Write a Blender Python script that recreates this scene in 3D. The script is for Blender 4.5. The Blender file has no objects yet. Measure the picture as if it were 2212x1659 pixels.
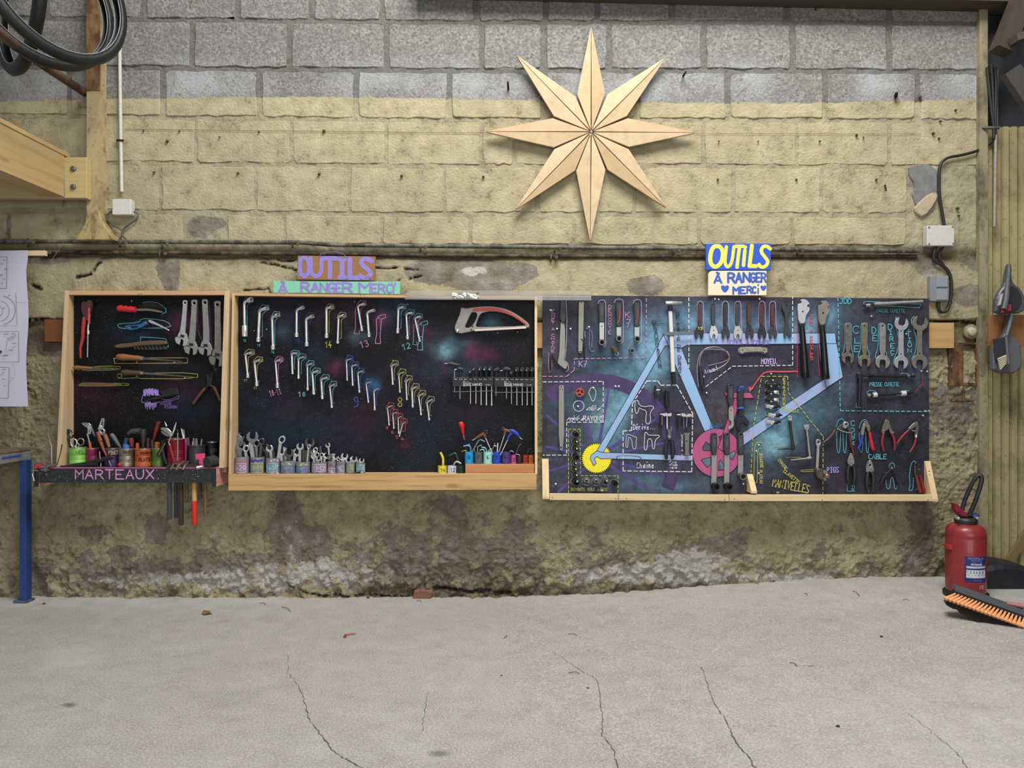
import bpy, math, random
import numpy as np
from mathutils import Vector, Matrix
from mathutils.geometry import tessellate_polygon

R = random.Random(7)
SC = bpy.context.scene
COL = SC.collection

# ---------------------------------------------------------------- camera, world, lights, exposure
F, D, H = 1598.0, 3.9, 1.124          # focal length (px of 2212), distance to the wall, eye height
cam = bpy.data.cameras.new('camera'); cam.sensor_width = 36; cam.lens = F / 2212 * 36
co = bpy.data.objects.new('camera', cam); COL.objects.link(co)
co.location = (0, -D, H); co.rotation_euler = (math.pi / 2, 0, 0); SC.camera = co
cam.clip_start = .05

w = bpy.data.worlds.new('daylight'); SC.world = w; w.use_nodes = True
bg = w.node_tree.nodes['Background']; bg.inputs[0].default_value = (.80, .87, 1, 1); bg.inputs[1].default_value = .31

def area(name, loc, target, sx, sy, power, col):
    l = bpy.data.lights.new(name, 'AREA'); l.shape = 'RECTANGLE'; l.size = sx; l.size_y = sy
    l.energy = power; l.color = col
    o = bpy.data.objects.new(name, l); COL.objects.link(o); o.location = loc
    o.rotation_euler = (Vector(target) - Vector(loc)).to_track_quat('-Z', 'Y').to_euler()
    return o
area('skylight', (.55, -2.3, 5.0), (.1, -.3, .6), 2.6, 1.6, 275, (1, .985, .95))
area('open_doorway', (.9, -8.2, 1.9), (.1, 0, 1.0), 4.6, 3.2, 135, (1, .98, .96))

vs = SC.view_settings; vs.view_transform = 'Standard'; vs.look = 'None'; vs.gamma = 1; vs.exposure = 0
vs.use_curve_mapping = False

# ---------------------------------------------------------------- helpers
def P(px, py, Y=0.0):
    k = (D + Y) / F
    return ((px - 1106) * k, Y, H - (py - 829.5) * k)
def X2(pts, Y):
    return [(P(a, b, Y)[0], P(a, b, Y)[2]) for a, b in pts]
def px2m(n, Y=0.0):
    return n * (D + Y) / F
def lin(h):
    c = [int(h[i:i + 2], 16) / 255 for i in (0, 2, 4)]
    return tuple(x / 12.92 if x <= .04045 else ((x + .055) / 1.055) ** 2.4 for x in c) + (1,)

class MB:
    """collects faces in world space"""
    def __init__(s): s.v = []; s.f = []; s.sm = []; s.mi = []; s.m = 0; s.ns = 0
    def add(s, vs, fs, smooth=False):
        b = len(s.v); s.v += [tuple(q) for q in vs]
        for q in fs: s.f.append(tuple(b + i for i in q)); s.sm.append(smooth); s.mi.append(s.m)
        return s
    def box(s, a, b, ch=0.0):
        x0, x1 = sorted((a[0], b[0])); y0, y1 = sorted((a[1], b[1])); z0, z1 = sorted((a[2], b[2]))
        return s.prism([(x0, z0), (x1, z0), (x1, z1), (x0, z1)], y0, y1, ch)
    def prism(s, poly, y0, y1, ch=0.0, holes=()):
        """poly in (x,z), extruded from y0 (front, smaller) to y1, front edge chamfered"""
        def area2(p): return sum(p[i][0] * p[(i + 1) % len(p)][1] - p[(i + 1) % len(p)][0] * p[i][1] for i in range(len(p)))
        loops = []
        for k, p in enumerate([poly] + list(holes)):
            p = list(p)
            if (area2(p) > 0) != (k == 0): p.reverse()
            loops.append(p)
        def inset(p, d):
            o = []; n = len(p)
            for i in range(n):
                a, b, c = Vector(p[i - 1]), Vector(p[i]), Vector(p[(i + 1) % n])
                e1 = (b - a); e2 = (c - b)
                if e1.length < 1e-9 or e2.length < 1e-9: o.append(p[i]); continue
                e1.normalize(); e2.normalize()
                n1 = Vector((-e1.y, e1.x)); n2 = Vector((-e2.y, e2.x)); m = n1 + n2
                if m.length < 1e-6: o.append(p[i]); continue
                m.normalize(); q = b + m * (d / max(.5, m.dot(n1))); o.append((q.x, q.y))
            return o
        front = [inset(p, ch) for p in loops] if ch else loops
        V = [Vector((a, b, 0)) for l in front for a, b in l]
        tris = tessellate_polygon([[Vector((a, b, 0)) for a, b in l] for l in front])
        fr = []
        for t in tris:
            a, b, c = (V[i] for i in t)
            up = (b - a).cross(c - a).z > 0
            fr.append(tuple(t) if up else tuple(reversed(t)))
        s.add([(q.x, y0, q.y) for q in V], fr)
        Vb = [(a, b) for l in loops for a, b in l]
        s.add([(a, y1, b) for a, b in Vb], [tuple(reversed(t)) for t in fr])
        for l, fl in zip(loops, front):
            n = len(l)
            rings = [[(a, y0, b) for a, b in fl]] if ch else []
            rings += [[(a, y0 + ch, b) for a, b in l], [(a, y1, b) for a, b in l]]
            for r0, r1 in zip(rings, rings[1:]):
                s.add(r0 + r1, [(i, n + i, n + (i + 1) % n, (i + 1) % n) for i in range(n)])
        return s
    def loft(s, rings, closed=False, caps=True, smooth=True):
        n = len(rings[0]); m = len(rings)
        V = [p for r in rings for p in r]; fs = []
        for j in range(m if closed else m - 1):
            a, b = j * n, ((j + 1) % m) * n
            fs += [(a + i, a + (i + 1) % n, b + (i + 1) % n, b + i) for i in range(n)]
        s.add(V, fs, smooth)
        if caps and not closed:
            s.add(rings[0], [tuple(reversed(range(n)))]); s.add(rings[-1], [tuple(range(n))])
        return s
    def tube(s, pts, r, n=8, closed=False, caps=True, flat=1.0):
        pts = [Vector(p) for p in pts]; m = len(pts)
        rs = r if isinstance(r, (list, tuple)) else [r] * m
        if len(rs) != m:      # radii given at fewer stations: interpolate
            rs = [float(np.interp(i / (m - 1), np.linspace(0, 1, len(rs)), rs)) for i in range(m)]
        rings = []; up = None
        for i, p in enumerate(pts):
            a = pts[i - 1] if (i or closed) else p; b = pts[(i + 1) % m] if (i < m - 1 or closed) else p
            t = (b - a)
            if t.length < 1e-9: t = Vector((0, 0, 1))
            t.normalize()
            if up is None:
                up = Vector((0, -1, 0)) if abs(t.y) < .9 else Vector((0, 0, 1))
            u = up - t * up.dot(t)
            if u.length < 1e-6: u = t.orthogonal()
            u.normalize(); up = u; q = t.cross(u)
            rings.append([tuple(p + (u * math.cos(2 * math.pi * k / n) * flat + q * math.sin(2 * math.pi * k / n)) * rs[i]) for k in range(n)])
        return s.loft(rings, closed, caps)
    def lathe(s, c, axis, prof, n=16, caps=True):
        """prof: list of (radius, height along axis)"""
        a = Vector(axis).normalized(); u = a.orthogonal().normalized(); q = a.cross(u); c = Vector(c)
        rings = [[tuple(c + a * h + (u * math.cos(2 * math.pi * k / n) + q * math.sin(2 * math.pi * k / n)) * r) for k in range(n)] for r, h in prof]
        # hard edges: split the profile where it turns sharply
        seg = [rings[0]]
        for i in range(1, len(prof)):
            seg.append(rings[i])
            if i < len(prof) - 1:
                d0 = Vector((prof[i][0] - prof[i - 1][0], prof[i][1] - prof[i - 1][1])); d1 = Vector((prof[i + 1][0] - prof[i][0], prof[i + 1][1] - prof[i][1]))
                if d0.length > 1e-9 and d1.length > 1e-9 and d0.angle(d1) > .6:
                    s.loft(seg, caps=False); seg = [rings[i]]
        s.loft(seg, caps=False)
        if caps:
            if prof[0][0] > 1e-6: s.add(rings[0], [tuple(reversed(range(n)))])
            if prof[-1][0] > 1e-6: s.add(rings[-1], [tuple(range(n))])
        return s
    def ball(s, c, r, n=10, sq=(1, 1, 1)):
        rings = []
        for j in range(1, 6):
            t = math.pi * j / 6
            rings.append([(c[0] + r * sq[0] * math.sin(t) * math.cos(2 * math.pi * k / n), c[1] + r * sq[1] * math.sin(t) * math.sin(2 * math.pi * k / n), c[2] - r * sq[2] * math.cos(t)) for k in range(n)])
        b = [(c[0], c[1], c[2] - r * sq[2])] + [p for q in rings for p in q] + [(c[0], c[1], c[2] + r * sq[2])]
        fs = [(0, 1 + (k + 1) % n, 1 + k) for k in range(n)]
        for j in range(4):
            fs += [(1 + j * n + k, 1 + j * n + (k + 1) % n, 1 + (j + 1) * n + (k + 1) % n, 1 + (j + 1) * n + k) for k in range(n)]
        L = len(b) - 1
        fs += [(L, 1 + 4 * n + k, 1 + 4 * n + (k + 1) % n) for k in range(n)]
        return s.add(b, fs, True)
    def stroke(s, pts, wd, y, closed=False):
        """flat painted line on a vertical surface at depth y (pts in world x,z)"""
        y -= 5e-5 * s.ns; s.ns += 1       # every stroke lies on the ones before it
        p = [Vector(q) for q in pts]
        p = [q for i, q in enumerate(p) if i == 0 or (q - p[i - 1]).length > 1e-6]
        if closed and len(p) > 2 and (p[0] - p[-1]).length < 1e-6: p.pop()
        n = len(p)
        if n == 1: return s.dot(p[0], wd / 2, y)
        if wd > .0078:        # fat brush: one quad and one round dab per step
            for i in range(n if closed else n - 1):
                a, b = p[i], p[(i + 1) % n]; e = (b - a).normalized(); m = Vector((-e.y, e.x)) * wd / 2
                s.add([(q.x, y, q.y) for q in (a + m, a - m, b - m, b + m)], [(0, 1, 2, 3)]); s.dot(a, wd / 2, y - 2e-5, 12); y -= 4e-5
            s.ns += n; return s if closed else s.dot(p[-1], wd / 2, y, 12)
        L = []; Rr = []
        for i in range(n):
            a = p[i - 1] if (i or closed) else None; b = p[(i + 1) % n] if (i < n - 1 or closed) else None
            e1 = (p[i] - a).normalized() if a is not None else None; e2 = (b - p[i]).normalized() if b is not None else None
            if e1 is None: m = Vector((-e2.y, e2.x)); k = 1
            elif e2 is None: m = Vector((-e1.y, e1.x)); k = 1
            else:
                n1 = Vector((-e1.y, e1.x)); m = n1 + Vector((-e2.y, e2.x))
                if m.length < .35: m = n1; k = 1
                else: m.normalize(); k = 1 / max(.55, m.dot(n1))
            L.append(p[i] + m * wd / 2 * k); Rr.append(p[i] - m * wd / 2 * k)
        V = [(q.x, y, q.y) for q in L] + [(q.x, y, q.y) for q in Rr]
        s.add(V, [(i, (i + 1) % n, n + (i + 1) % n, n + i)[::-1] for i in range(n if closed else n - 1)])
        if not closed:
            for q in (p[0], p[-1]): s.dot(q, wd / 2, y - 2e-5)
        return s
    def dot(s, c, r, y, n=8):
        return s.add([(c[0] + r * math.cos(2 * math.pi * k / n), y, c[1] + r * math.sin(2 * math.pi * k / n)) for k in range(n)], [tuple(range(n))])
    def poly(s, pts, y):
        """flat filled shape in the x,z plane facing the room"""
        V = [Vector((a, b, 0)) for a, b in pts]
        fr = []
        for t in tessellate_polygon([V]):
            a, b, c = (V[i] for i in t)
            fr.append(tuple(t) if (b - a).cross(c - a).z > 0 else tuple(reversed(t)))
        return s.add([(q.x, y, q.y) for q in V], fr)
    def obox(s, c, ax, ay, az, hx, hy, hz):
        c = Vector(c); V = []
        for i in (-1, 1):
            for j in (-1, 1):
                for k in (-1, 1): V.append(tuple(c + Vector(ax) * hx * i + Vector(ay) * hy * j + Vector(az) * hz * k))
        return s.add(V, [(0, 1, 3, 2), (4, 6, 7, 5), (0, 4, 5, 1), (2, 3, 7, 6), (0, 2, 6, 4), (1, 5, 7, 3)])

def mkobj(name, mb, mats, origin=None):
    me = bpy.data.meshes.new(name)
    V = np.array(mb.v, dtype=np.float64)
    o = origin if origin is not None else ((V[:, 0].min() + V[:, 0].max()) / 2, (V[:, 1].min() + V[:, 1].max()) / 2, V[:, 2].min())
    V = V - np.array(o)
    me.from_pydata([tuple(q) for q in V], [], mb.f)
    for m in (mats if isinstance(mats, (list, tuple)) else [mats]): me.materials.append(m)
    me.polygons.foreach_set('use_smooth', mb.sm)
    if max(mb.mi) > 0: me.polygons.foreach_set('material_index', mb.mi)
    me.update()
    ob = bpy.data.objects.new(name, me); COL.objects.link(ob); ob.location = o
    return ob

class Thing:
    def __init__(s, name, label, cat, group=None, kind=None):
        s.name, s.label, s.cat, s.group, s.kind = name, label, cat, group, kind; s.parts = []
    def part(s, name, mb, mat, label=None, sub=None, kind=None):
        o = mkobj(name, mb, mat)
        if label: o['label'] = label
        if kind: o['kind'] = kind
        s.parts.append((o, sub)); return o
    def done(s):
        if len(s.parts) == 1 and False: pass
        bb = []
        for o, _ in s.parts:
            bb += [o.location + Vector(c) for c in o.bound_box]
        org = Vector(((min(c.x for c in bb) + max(c.x for c in bb)) / 2, (min(c.y for c in bb) + max(c.y for c in bb)) / 2, min(c.z for c in bb)))
        e = bpy.data.objects.new(s.name, None); COL.objects.link(e); e.location = org; e.empty_display_size = .02
        for o, sub in s.parts:
            if sub is None: o.parent = e; o.location = o.location - org
        for o, sub in s.parts:
            if sub is not None: o.parent = sub; o.location = o.location - (sub.location + org)
        tag(e, s.label, s.cat, s.group, s.kind); s.root = e
        return e
def tag(o, label=None, cat=None, group=None, kind=None):
    if label: o['label'] = label
    if cat: o['category'] = cat
    if group: o['group'] = group
    if kind: o['kind'] = kind
    return o
def solo(name, label, cat, mb, mat, group=None, kind=None):
    return tag(mkobj(name, mb, mat), label, cat, group, kind)
def child(parent, name, mb, mat, label=None, kind=None):
    o = mkobj(name, mb, mat); o.parent = parent
    o.location = o.location - wloc(parent)
    if label: o['label'] = label
    if kind: o['kind'] = kind
    return o
def wloc(o):
    v = Vector(o.location)
    while o.parent is not None:
        o = o.parent; v = v + o.location
    return v

def smooth(pts, closed=False, n=2):
    p = [tuple(q) for q in pts]
    for _ in range(n):
        o = []; m = len(p)
        if not closed: o.append(p[0])
        for i in range(m if closed else m - 1):
            a, b = p[i], p[(i + 1) % m]
            o.append(tuple(.75 * x + .25 * y for x, y in zip(a, b))); o.append(tuple(.25 * x + .75 * y for x, y in zip(a, b)))
        if not closed: o.append(p[-1])
        p = o
    return p
def arc(cx, cy, r, a0, a1, n=10, ry=None):
    ry = r if ry is None else ry
    return [(cx + r * math.cos(math.radians(a0 + (a1 - a0) * i / n)), cy - ry * math.sin(math.radians(a0 + (a1 - a0) * i / n))) for i in range(n + 1)]
def circ(cx, cy, r, n=20, ry=None):
    return arc(cx, cy, r, 0, 360 - 360 / n, n - 1, ry)
def rot(pts, cx, cy, deg):
    a = math.radians(deg); c, s = math.cos(a), math.sin(a)
    return [(cx + (x - cx) * c - (y - cy) * s, cy + (x - cx) * s + (y - cy) * c) for x, y in pts]

# ---- numpy noise for relief
def vnoise(x, y, seed):
    r = np.random.RandomState(seed); T = r.rand(256, 256)
    xi = np.floor(x).astype(int); yi = np.floor(y).astype(int); fx = x - xi; fy = y - yi
    fx = fx * fx * (3 - 2 * fx); fy = fy * fy * (3 - 2 * fy)
    g = lambda a, b: T[a % 256, b % 256]
    return (g(xi, yi) * (1 - fx) + g(xi + 1, yi) * fx) * (1 - fy) + (g(xi, yi + 1) * (1 - fx) + g(xi + 1, yi + 1) * fx) * fy
def fbm(x, y, sc, o, seed):
    t = 0; a = .5
    for i in range(o):
        t = t + a * (vnoise(x * sc, y * sc, seed + i) - .5); sc *= 2.05; a *= .52
    return t
def sstep(a, b, x):
    t = np.clip((x - a) / (b - a), 0, 1); return t * t * (3 - 2 * t)

# ---------------------------------------------------------------- materials
MATS = {}
def newmat(name):
    m = bpy.data.materials.new(name); m.use_nodes = True
    nt = m.node_tree; b = nt.nodes['Principled BSDF']
    return m, nt, b
def N(nt, t, **kw):
    n = nt.nodes.new(t)
    for k, v in kw.items():
        if k.startswith('i_'):
            n.inputs[int(k[2:]) if k[2:].isdigit() else k[2:].replace('_', ' ')].default_value = v
        else: setattr(n, k, v)
    return n
def posn(nt, scale=(1, 1, 1)):
    g = N(nt, 'ShaderNodeNewGeometry'); m = N(nt, 'ShaderNodeVectorMath', operation='MULTIPLY'); m.inputs[1].default_value = scale
    nt.links.new(g.outputs['Position'], m.inputs[0]); return m.outputs[0]
def noise(nt, vec, scale, detail=3, rough=.55):
    n = N(nt, 'ShaderNodeTexNoise'); n.inputs['Scale'].default_value = scale; n.inputs['Detail'].default_value = detail; n.inputs['Roughness'].default_value = rough
    nt.links.new(vec, n.inputs['Vector']); return n.outputs[0]
def ramp(nt, fac, stops, interp='LINEAR'):
    r = N(nt, 'ShaderNodeValToRGB'); cr = r.color_ramp; cr.interpolation = interp
    while len(cr.elements) < len(stops): cr.elements.new(.5)
    for e, (p, c) in zip(cr.elements, stops): e.position = p; e.color = c if len(c) == 4 else tuple(c) + (1,)
    nt.links.new(fac, r.inputs[0]); return r.outputs[0]
def mixc(nt, fac, a, b, mode='MIX'):
    m = N(nt, 'ShaderNodeMix', data_type='RGBA', blend_type=mode)
    for k, v in ((0, fac), (6, a), (7, b)):
        if isinstance(v, (int, float)): m.inputs[k].default_value = v
        elif isinstance(v, tuple): m.inputs[k].default_value = v
        else: nt.links.new(v, m.inputs[k])
    return m.outputs[2]
def math_(nt, op, a, b=0.0, c=0.0):
    m = N(nt, 'ShaderNodeMath', operation=op)
    for k, v in ((0, a), (1, b), (2, c)):
        if isinstance(v, (int, float)): m.inputs[k].default_value = v
        else: nt.links.new(v, m.inputs[k])
    return m.outputs[0]
def bump(nt, b, h, strength=.3, dist=.01):
    n = N(nt, 'ShaderNodeBump'); n.inputs['Strength'].default_value = strength; n.inputs['Distance'].default_value = dist
    nt.links.new(h, n.inputs['Height']); nt.links.new(n.outputs[0], b.inputs['Normal'])
def M(hexc, rough=.5, metal=0.0, var=.12, sc=60, bmp=0.0, coat=0.0):
    """painted / metal / plastic surface with slight procedural unevenness"""
    key = (hexc, rough, metal, var, sc, bmp, coat)
    if key in MATS: return MATS[key]
    m, nt, b = newmat('surface_' + hexc)
    c = lin(hexc); v = posn(nt)
    n = noise(nt, v, sc, 4)
    dark = tuple(x * (1 - var) for x in c[:3]) + (1,); lite = tuple(min(1, x * (1 + var)) for x in c[:3]) + (1,)
    nt.links.new(ramp(nt, n, [(.3, dark), (.7, lite)]), b.inputs['Base Color'])
    nt.links.new(math_(nt, 'MULTIPLY_ADD', n, .25, rough - .125), b.inputs['Roughness'])
    b.inputs['Metallic'].default_value = metal; b.inputs['Coat Weight'].default_value = coat
    if bmp: bump(nt, b, n, bmp, .002)
    MATS[key] = m; return m
def wood(hexc, axis='x', dark='8a5a2c', amt=.45, knots=True, var=1.0):
    key = ('wood', hexc, axis, dark, amt, knots)
    if key in MATS: return MATS[key]
    m, nt, b = newmat('wood_' + hexc)
    s = {'x': (1.2, 18, 22), 'z': (22, 18, 1.2), 'd': (9, 12, 9), 'y': (20, 1.2, 20)}[axis]
    v = posn(nt, s); g = noise(nt, v, 2.2, 5, .62); g2 = noise(nt, posn(nt), 7, 2)
    c = lin(hexc); dk = lin(dark)
    lite = tuple(min(1, x * 1.1) for x in c[:3]) + (1,)
    a = ramp(nt, g, [(.28, tuple(c[i] * (1 - amt) + dk[i] * amt for i in range(3)) + (1,)), (.5, c), (.75, lite)])
    out = mixc(nt, math_(nt, 'MULTIPLY', g2, .35), a, tuple(c[i] * .78 for i in range(3)) + (1,))
    if knots:
        vo = N(nt, 'ShaderNodeTexVoronoi'); vo.inputs['Scale'].default_value = 1
        ks = {'x': (2.6, 6, 8), 'z': (8, 6, 2.6), 'd': (4, 4, 4), 'y': (8, 2.6, 8)}[axis]
        nt.links.new(posn(nt, ks), vo.inputs['Vector'])
        kf = ramp(nt, vo.outputs['Distance'], [(.06, (1, 1, 1, 1)), (.15, (0, 0, 0, 1))])
        out = mixc(nt, math_(nt, 'MULTIPLY', kf, .7), out, dk)
    nt.links.new(out, b.inputs['Base Color']); b.inputs['Roughness'].default_value = .62
    bump(nt, b, g, .15, .002)
    MATS[key] = m; return m
CHROME = M('dededc', .24, .78, .05)
STEEL = M('aeaca6', .34, .78, .1)
DULL = M('8a877e', .5, .85, .15)
DARKM = M('3a3936', .45, .8, .15)
BLACKR = M('17181a', .55, 0, .2, 80, .1)
GREYR = M('3b4043', .6, 0, .12, 80, .1)
NAILM = M('e6e6e2', .35, .6, .05)
HOLE = M('0b0b0c', .8, 0, .1)
# ================================================================ ROOM
def wall_mat():
    m, nt, b = newmat('painted_masonry')
    L = nt.links
    v = posn(nt); sx = N(nt, 'ShaderNodeSeparateXYZ'); L.new(v, sx.inputs[0]); x, z = sx.outputs[0], sx.outputs[2]
    big = noise(nt, v, 2.2, 4); mid = noise(nt, v, 11, 5, .6); fine = noise(nt, v, 70, 5, .7); grit = noise(nt, v, 210, 3, .7)
    def attr(n):
        a = N(nt, 'ShaderNodeAttribute', attribute_name=n); return a.outputs['Fac']
    peel, whit, crk = attr('peel'), attr('whit'), attr('crack')
    # yellow limewash / bare grey concrete, meeting at a wavy painted edge
    yel = ramp(nt, mid, [(.25, lin('9d9375')), (.5, lin('b9ae8c')), (.75, lin('ccc1a0'))])
    yel = mixc(nt, ramp(nt, big, [(.35, (0, 0, 0, 1)), (.7, (.45, .45, .45, 1))]), yel, lin('8f866c'))
    gry = ramp(nt, fine, [(.28, lin('636260')), (.5, lin('888683')), (.72, lin('aeaca8'))])
    gry = mixc(nt, ramp(nt, mid, [(.4, (0, 0, 0, 1)), (.75, (.6, .6, .6, 1))]), gry, lin('6f6d69'))
    edge = math_(nt, 'ADD', z, math_(nt, 'MULTIPLY', mid, .045)); edge = math_(nt, 'ADD', edge, math_(nt, 'MULTIPLY', math_(nt, 'SINE', math_(nt, 'MULTIPLY', x, 1.35)), .016))
    top = ramp(nt, math_(nt, 'SUBTRACT', edge, 2.142), [(.498, (0, 0, 0, 1)), (.503, (1, 1, 1, 1))])
    # pale wash smeared just above the edge
    wash = math_(nt, 'MULTIPLY', ramp(nt, math_(nt, 'ABSOLUTE', math_(nt, 'SUBTRACT', z, 2.71)), [(.02, (1, 1, 1, 1)), (.16, (0, 0, 0, 1))]), ramp(nt, big, [(.42, (0, 0, 0, 1)), (.62, (1, 1, 1, 1))]))
    gry2 = mixc(nt, math_(nt, 'MULTIPLY', wash, .7), gry, lin('b4b6b8'))
    c = mixc(nt, top, yel, gry2)
    # bare render where the paint has flaked off (field stored on the wall's own mesh)
    mo = math_(nt, 'MULTIPLY', attr('mortar'), math_(nt, 'MULTIPLY_ADD', top, .62, .24)); c = mixc(nt, mo, c, mixc(nt, fine, lin('4d4b48'), lin('86827c')))
    pk = math_(nt, 'ADD', peel, math_(nt, 'MULTIPLY_ADD', math_(nt, 'ADD', fine, mid), .55, -.55))
    pm = ramp(nt, pk, [(.46, (0, 0, 0, 1)), (.51, (1, 1, 1, 1))])
    bare = ramp(nt, mid, [(.3, lin('716858')), (.55, lin('8f877a')), (.75, lin('b0aaa0'))])
    c = mixc(nt, pm, c, bare)
    wm = ramp(nt, math_(nt, 'ADD', whit, math_(nt, 'MULTIPLY_ADD', fine, .7, -.35)), [(.5, (0, 0, 0, 1)), (.7, (1, 1, 1, 1))])
    c = mixc(nt, wm, c, lin('c4c1ba'))
    lowm = attr('low'); mot = ramp(nt, math_(nt, 'ADD', math_(nt, 'MULTIPLY', mid, .55), math_(nt, 'MULTIPLY', fine, .45)), [(.40, (.85, .85, .85, 1)), (.56, (0, 0, 0, 1))])
    c = mixc(nt, math_(nt, 'MULTIPLY', lowm, math_(nt, 'MULTIPLY', mot, .3)), c, lin('8a7d62'))
    # grime: specks and soiled wall foot; shade of pipes, recess and corner painted in
    sp = ramp(nt, math_(nt, 'MULTIPLY', fine, mid), [(.13, (1, 1, 1, 1)), (.19, (0, 0, 0, 1))])
    c = mixc(nt, math_(nt, 'MULTIPLY', sp, .5), c, lin('5b4d36'))
    dm = math_(nt, 'MULTIPLY', attr('dirt_shade'), math_(nt, 'MULTIPLY_ADD', fine, .9, .35))
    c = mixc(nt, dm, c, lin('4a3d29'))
    c = mixc(nt, crk, c, lin('231c13'))
    L.new(c, b.inputs['Base Color']); b.inputs['Roughness'].default_value = .93
    b.inputs['Specular IOR Level'].default_value = .2
    h = math_(nt, 'ADD', math_(nt, 'MULTIPLY', fine, .9), math_(nt, 'MULTIPLY', grit, .4)); h = math_(nt, 'ADD', h, math_(nt, 'MULTIPLY', mid, .8))
    h = math_(nt, 'SUBTRACT', h, math_(nt, 'MULTIPLY', pm, .25))
    rid = math_(nt, 'ABSOLUTE', math_(nt, 'SUBTRACT', noise(nt, v, 30, 4, .6), .5))
    h = math_(nt, 'ADD', h, math_(nt, 'MULTIPLY', math_(nt, 'MULTIPLY', rid, -3.2), lowm))
    bump(nt, b, h, .9, .009)
    return m
WALLM = wall_mat()

def zpy(py): return H - (py - 829.5) * D / F
def xpx(px): return (px - 1106) * D / F
def grid(name, gx, gz, yfun, mat, attrs, axis='wall'):
    nx, nz = len(gx), len(gz)
    Xg, Zg = np.meshgrid(gx, gz)
    Y = yfun
    V = np.stack([Xg, Y, Zg], -1).reshape(-1, 3) if axis == 'wall' else np.stack([Xg, Zg, Y], -1).reshape(-1, 3)
    i = np.arange(nx * nz).reshape(nz, nx)
    a, b_, c, d = i[:-1, :-1], i[:-1, 1:], i[1:, 1:], i[1:, :-1]
    Fq = np.stack([a, b_, c, d], -1).reshape(-1, 4)
    me = bpy.data.meshes.new(name)
    me.vertices.add(len(V)); me.vertices.foreach_set('co', V.astype(np.float32).ravel())
    me.loops.add(Fq.size); me.loops.foreach_set('vertex_index', Fq.astype(np.int32).ravel())
    me.polygons.add(len(Fq)); me.polygons.foreach_set('loop_start', np.arange(0, Fq.size, 4, dtype=np.int32))
    me.polygons.foreach_set('use_smooth', np.ones(len(Fq), dtype=bool))
    me.update(calc_edges=True); me.validate()
    for k, arr in attrs.items():
        if arr.ndim == 3:
            at = me.attributes.new(k, 'FLOAT_COLOR', 'POINT')
            at.data.foreach_set('color', np.concatenate([arr, np.ones(arr.shape[:2] + (1,))], -1).astype(np.float32).ravel())
        else:
            at = me.attributes.new(k, 'FLOAT', 'POINT'); at.data.foreach_set('value', arr.astype(np.float32).ravel())
    me.materials.append(mat)
    o = bpy.data.objects.new(name, me); COL.objects.link(o); return o

gx = np.linspace(-2.95, 2.50, 860); gz = np.concatenate([np.linspace(-.12, 1.8, 310), np.linspace(1.809, 3.25, 150)])
Xg, Zg = np.meshgrid(gx, gz)
PXg = Xg * F / D + 1106; PYg = 829.5 - (Zg - H) * F / D
def blob(cx, cy, rx, ry, a=1.0):
    return a * np.exp(-(((PXg - cx) / rx) ** 2 + ((PYg - cy) / ry) ** 2))
n1 = fbm(Xg + 9, Zg + 9, 3.1, 5, 11); n2 = fbm(Xg + 5, Zg + 3, 14, 4, 31); n3 = fbm(Xg + 2, Zg + 7, 38, 3, 51)
edge1 = 548 + 10 * n1 + 14 * n2
edge2 = 692 + 16 * n1 + 14 * n2
low = sstep(530, 600, PYg)
slab = sstep(edge1, edge1 + 14, PYg) * (1 - sstep(edge2 - 4, edge2 + 6, PYg))
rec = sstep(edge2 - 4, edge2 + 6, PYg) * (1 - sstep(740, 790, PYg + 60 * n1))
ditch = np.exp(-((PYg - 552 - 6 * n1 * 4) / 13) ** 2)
Yw = .0015 + .010 * n2 + .012 * n3
rough = sstep(690, 800, PYg)
Yw = Yw * (1 - low) + low * (-.002 + .026 * n1 * (.4 + .6 * rough) + .014 * n2 * (.5 + .5 * rough) + rough * (-.035 * np.abs(n3) + .014 * n3 + .010 * fbm(Xg, Zg, 75, 2, 91)) + .004 * n3)
Yw += -.012 * slab + .022 * rec + .016 * ditch
base = sstep(1205, 1262, PYg + 40 * n1)
Yw += base * (.008 + .05 * n2 + .03 * n3)
peel = .34 + .9 * n1 * sstep(1040, 1250, PYg) + .2 * n2
n5 = fbm(Xg + 1, Zg + 8, 30, 3, 61)
peel = peel * 0 + .10 + low * (.10 + .75 * n2 + .3 * n1 + .55 * n5) * (.45 + .55 * rough)
for q in [(432, 492, 30, 24), (470, 482, 18, 10), (365, 585, 26, 30), (372, 610, 12, 40), (990, 585, 90, 30), (1050, 612, 60, 25), (1120, 590, 40, 20), (925, 590, 40, 16), (1395, 620, 40, 20), (35, 490, 40, 28), (100, 560, 60, 12), (1985, 390, 26, 38), (2000, 560, 40, 30), (2140, 570, 60, 20), (2110, 632, 50, 16), (2090, 650, 26, 12), (1850, 480, 30, 10, .6), (100, 735, 50, 25), (620, 1105, 26, 55), (640, 1160, 50, 34), (340, 1140, 28, 26), (200, 1150, 30, 16, .8), (260, 1190, 30, 14, .8), (560, 1215, 240, 40, .28), (250, 1230, 160, 26, .3), (880, 1200, 160, 70, .34), (1000, 1160, 120, 60, .3), (960, 1090, 40, 20, .6), (1130, 1160, 60, 70, .4), (1300, 1200, 90, 60, .34), (1480, 1190, 60, 50, .36), (1580, 1170, 40, 30, .6), (1770, 1200, 30, 20, .6), (1990, 1150, 26, 90, .6), (2060, 900, 50, 60, .5)]:
    peel = peel + blob(*q)
peel = peel + .22 * sstep(1170, 1265, PYg)
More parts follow.
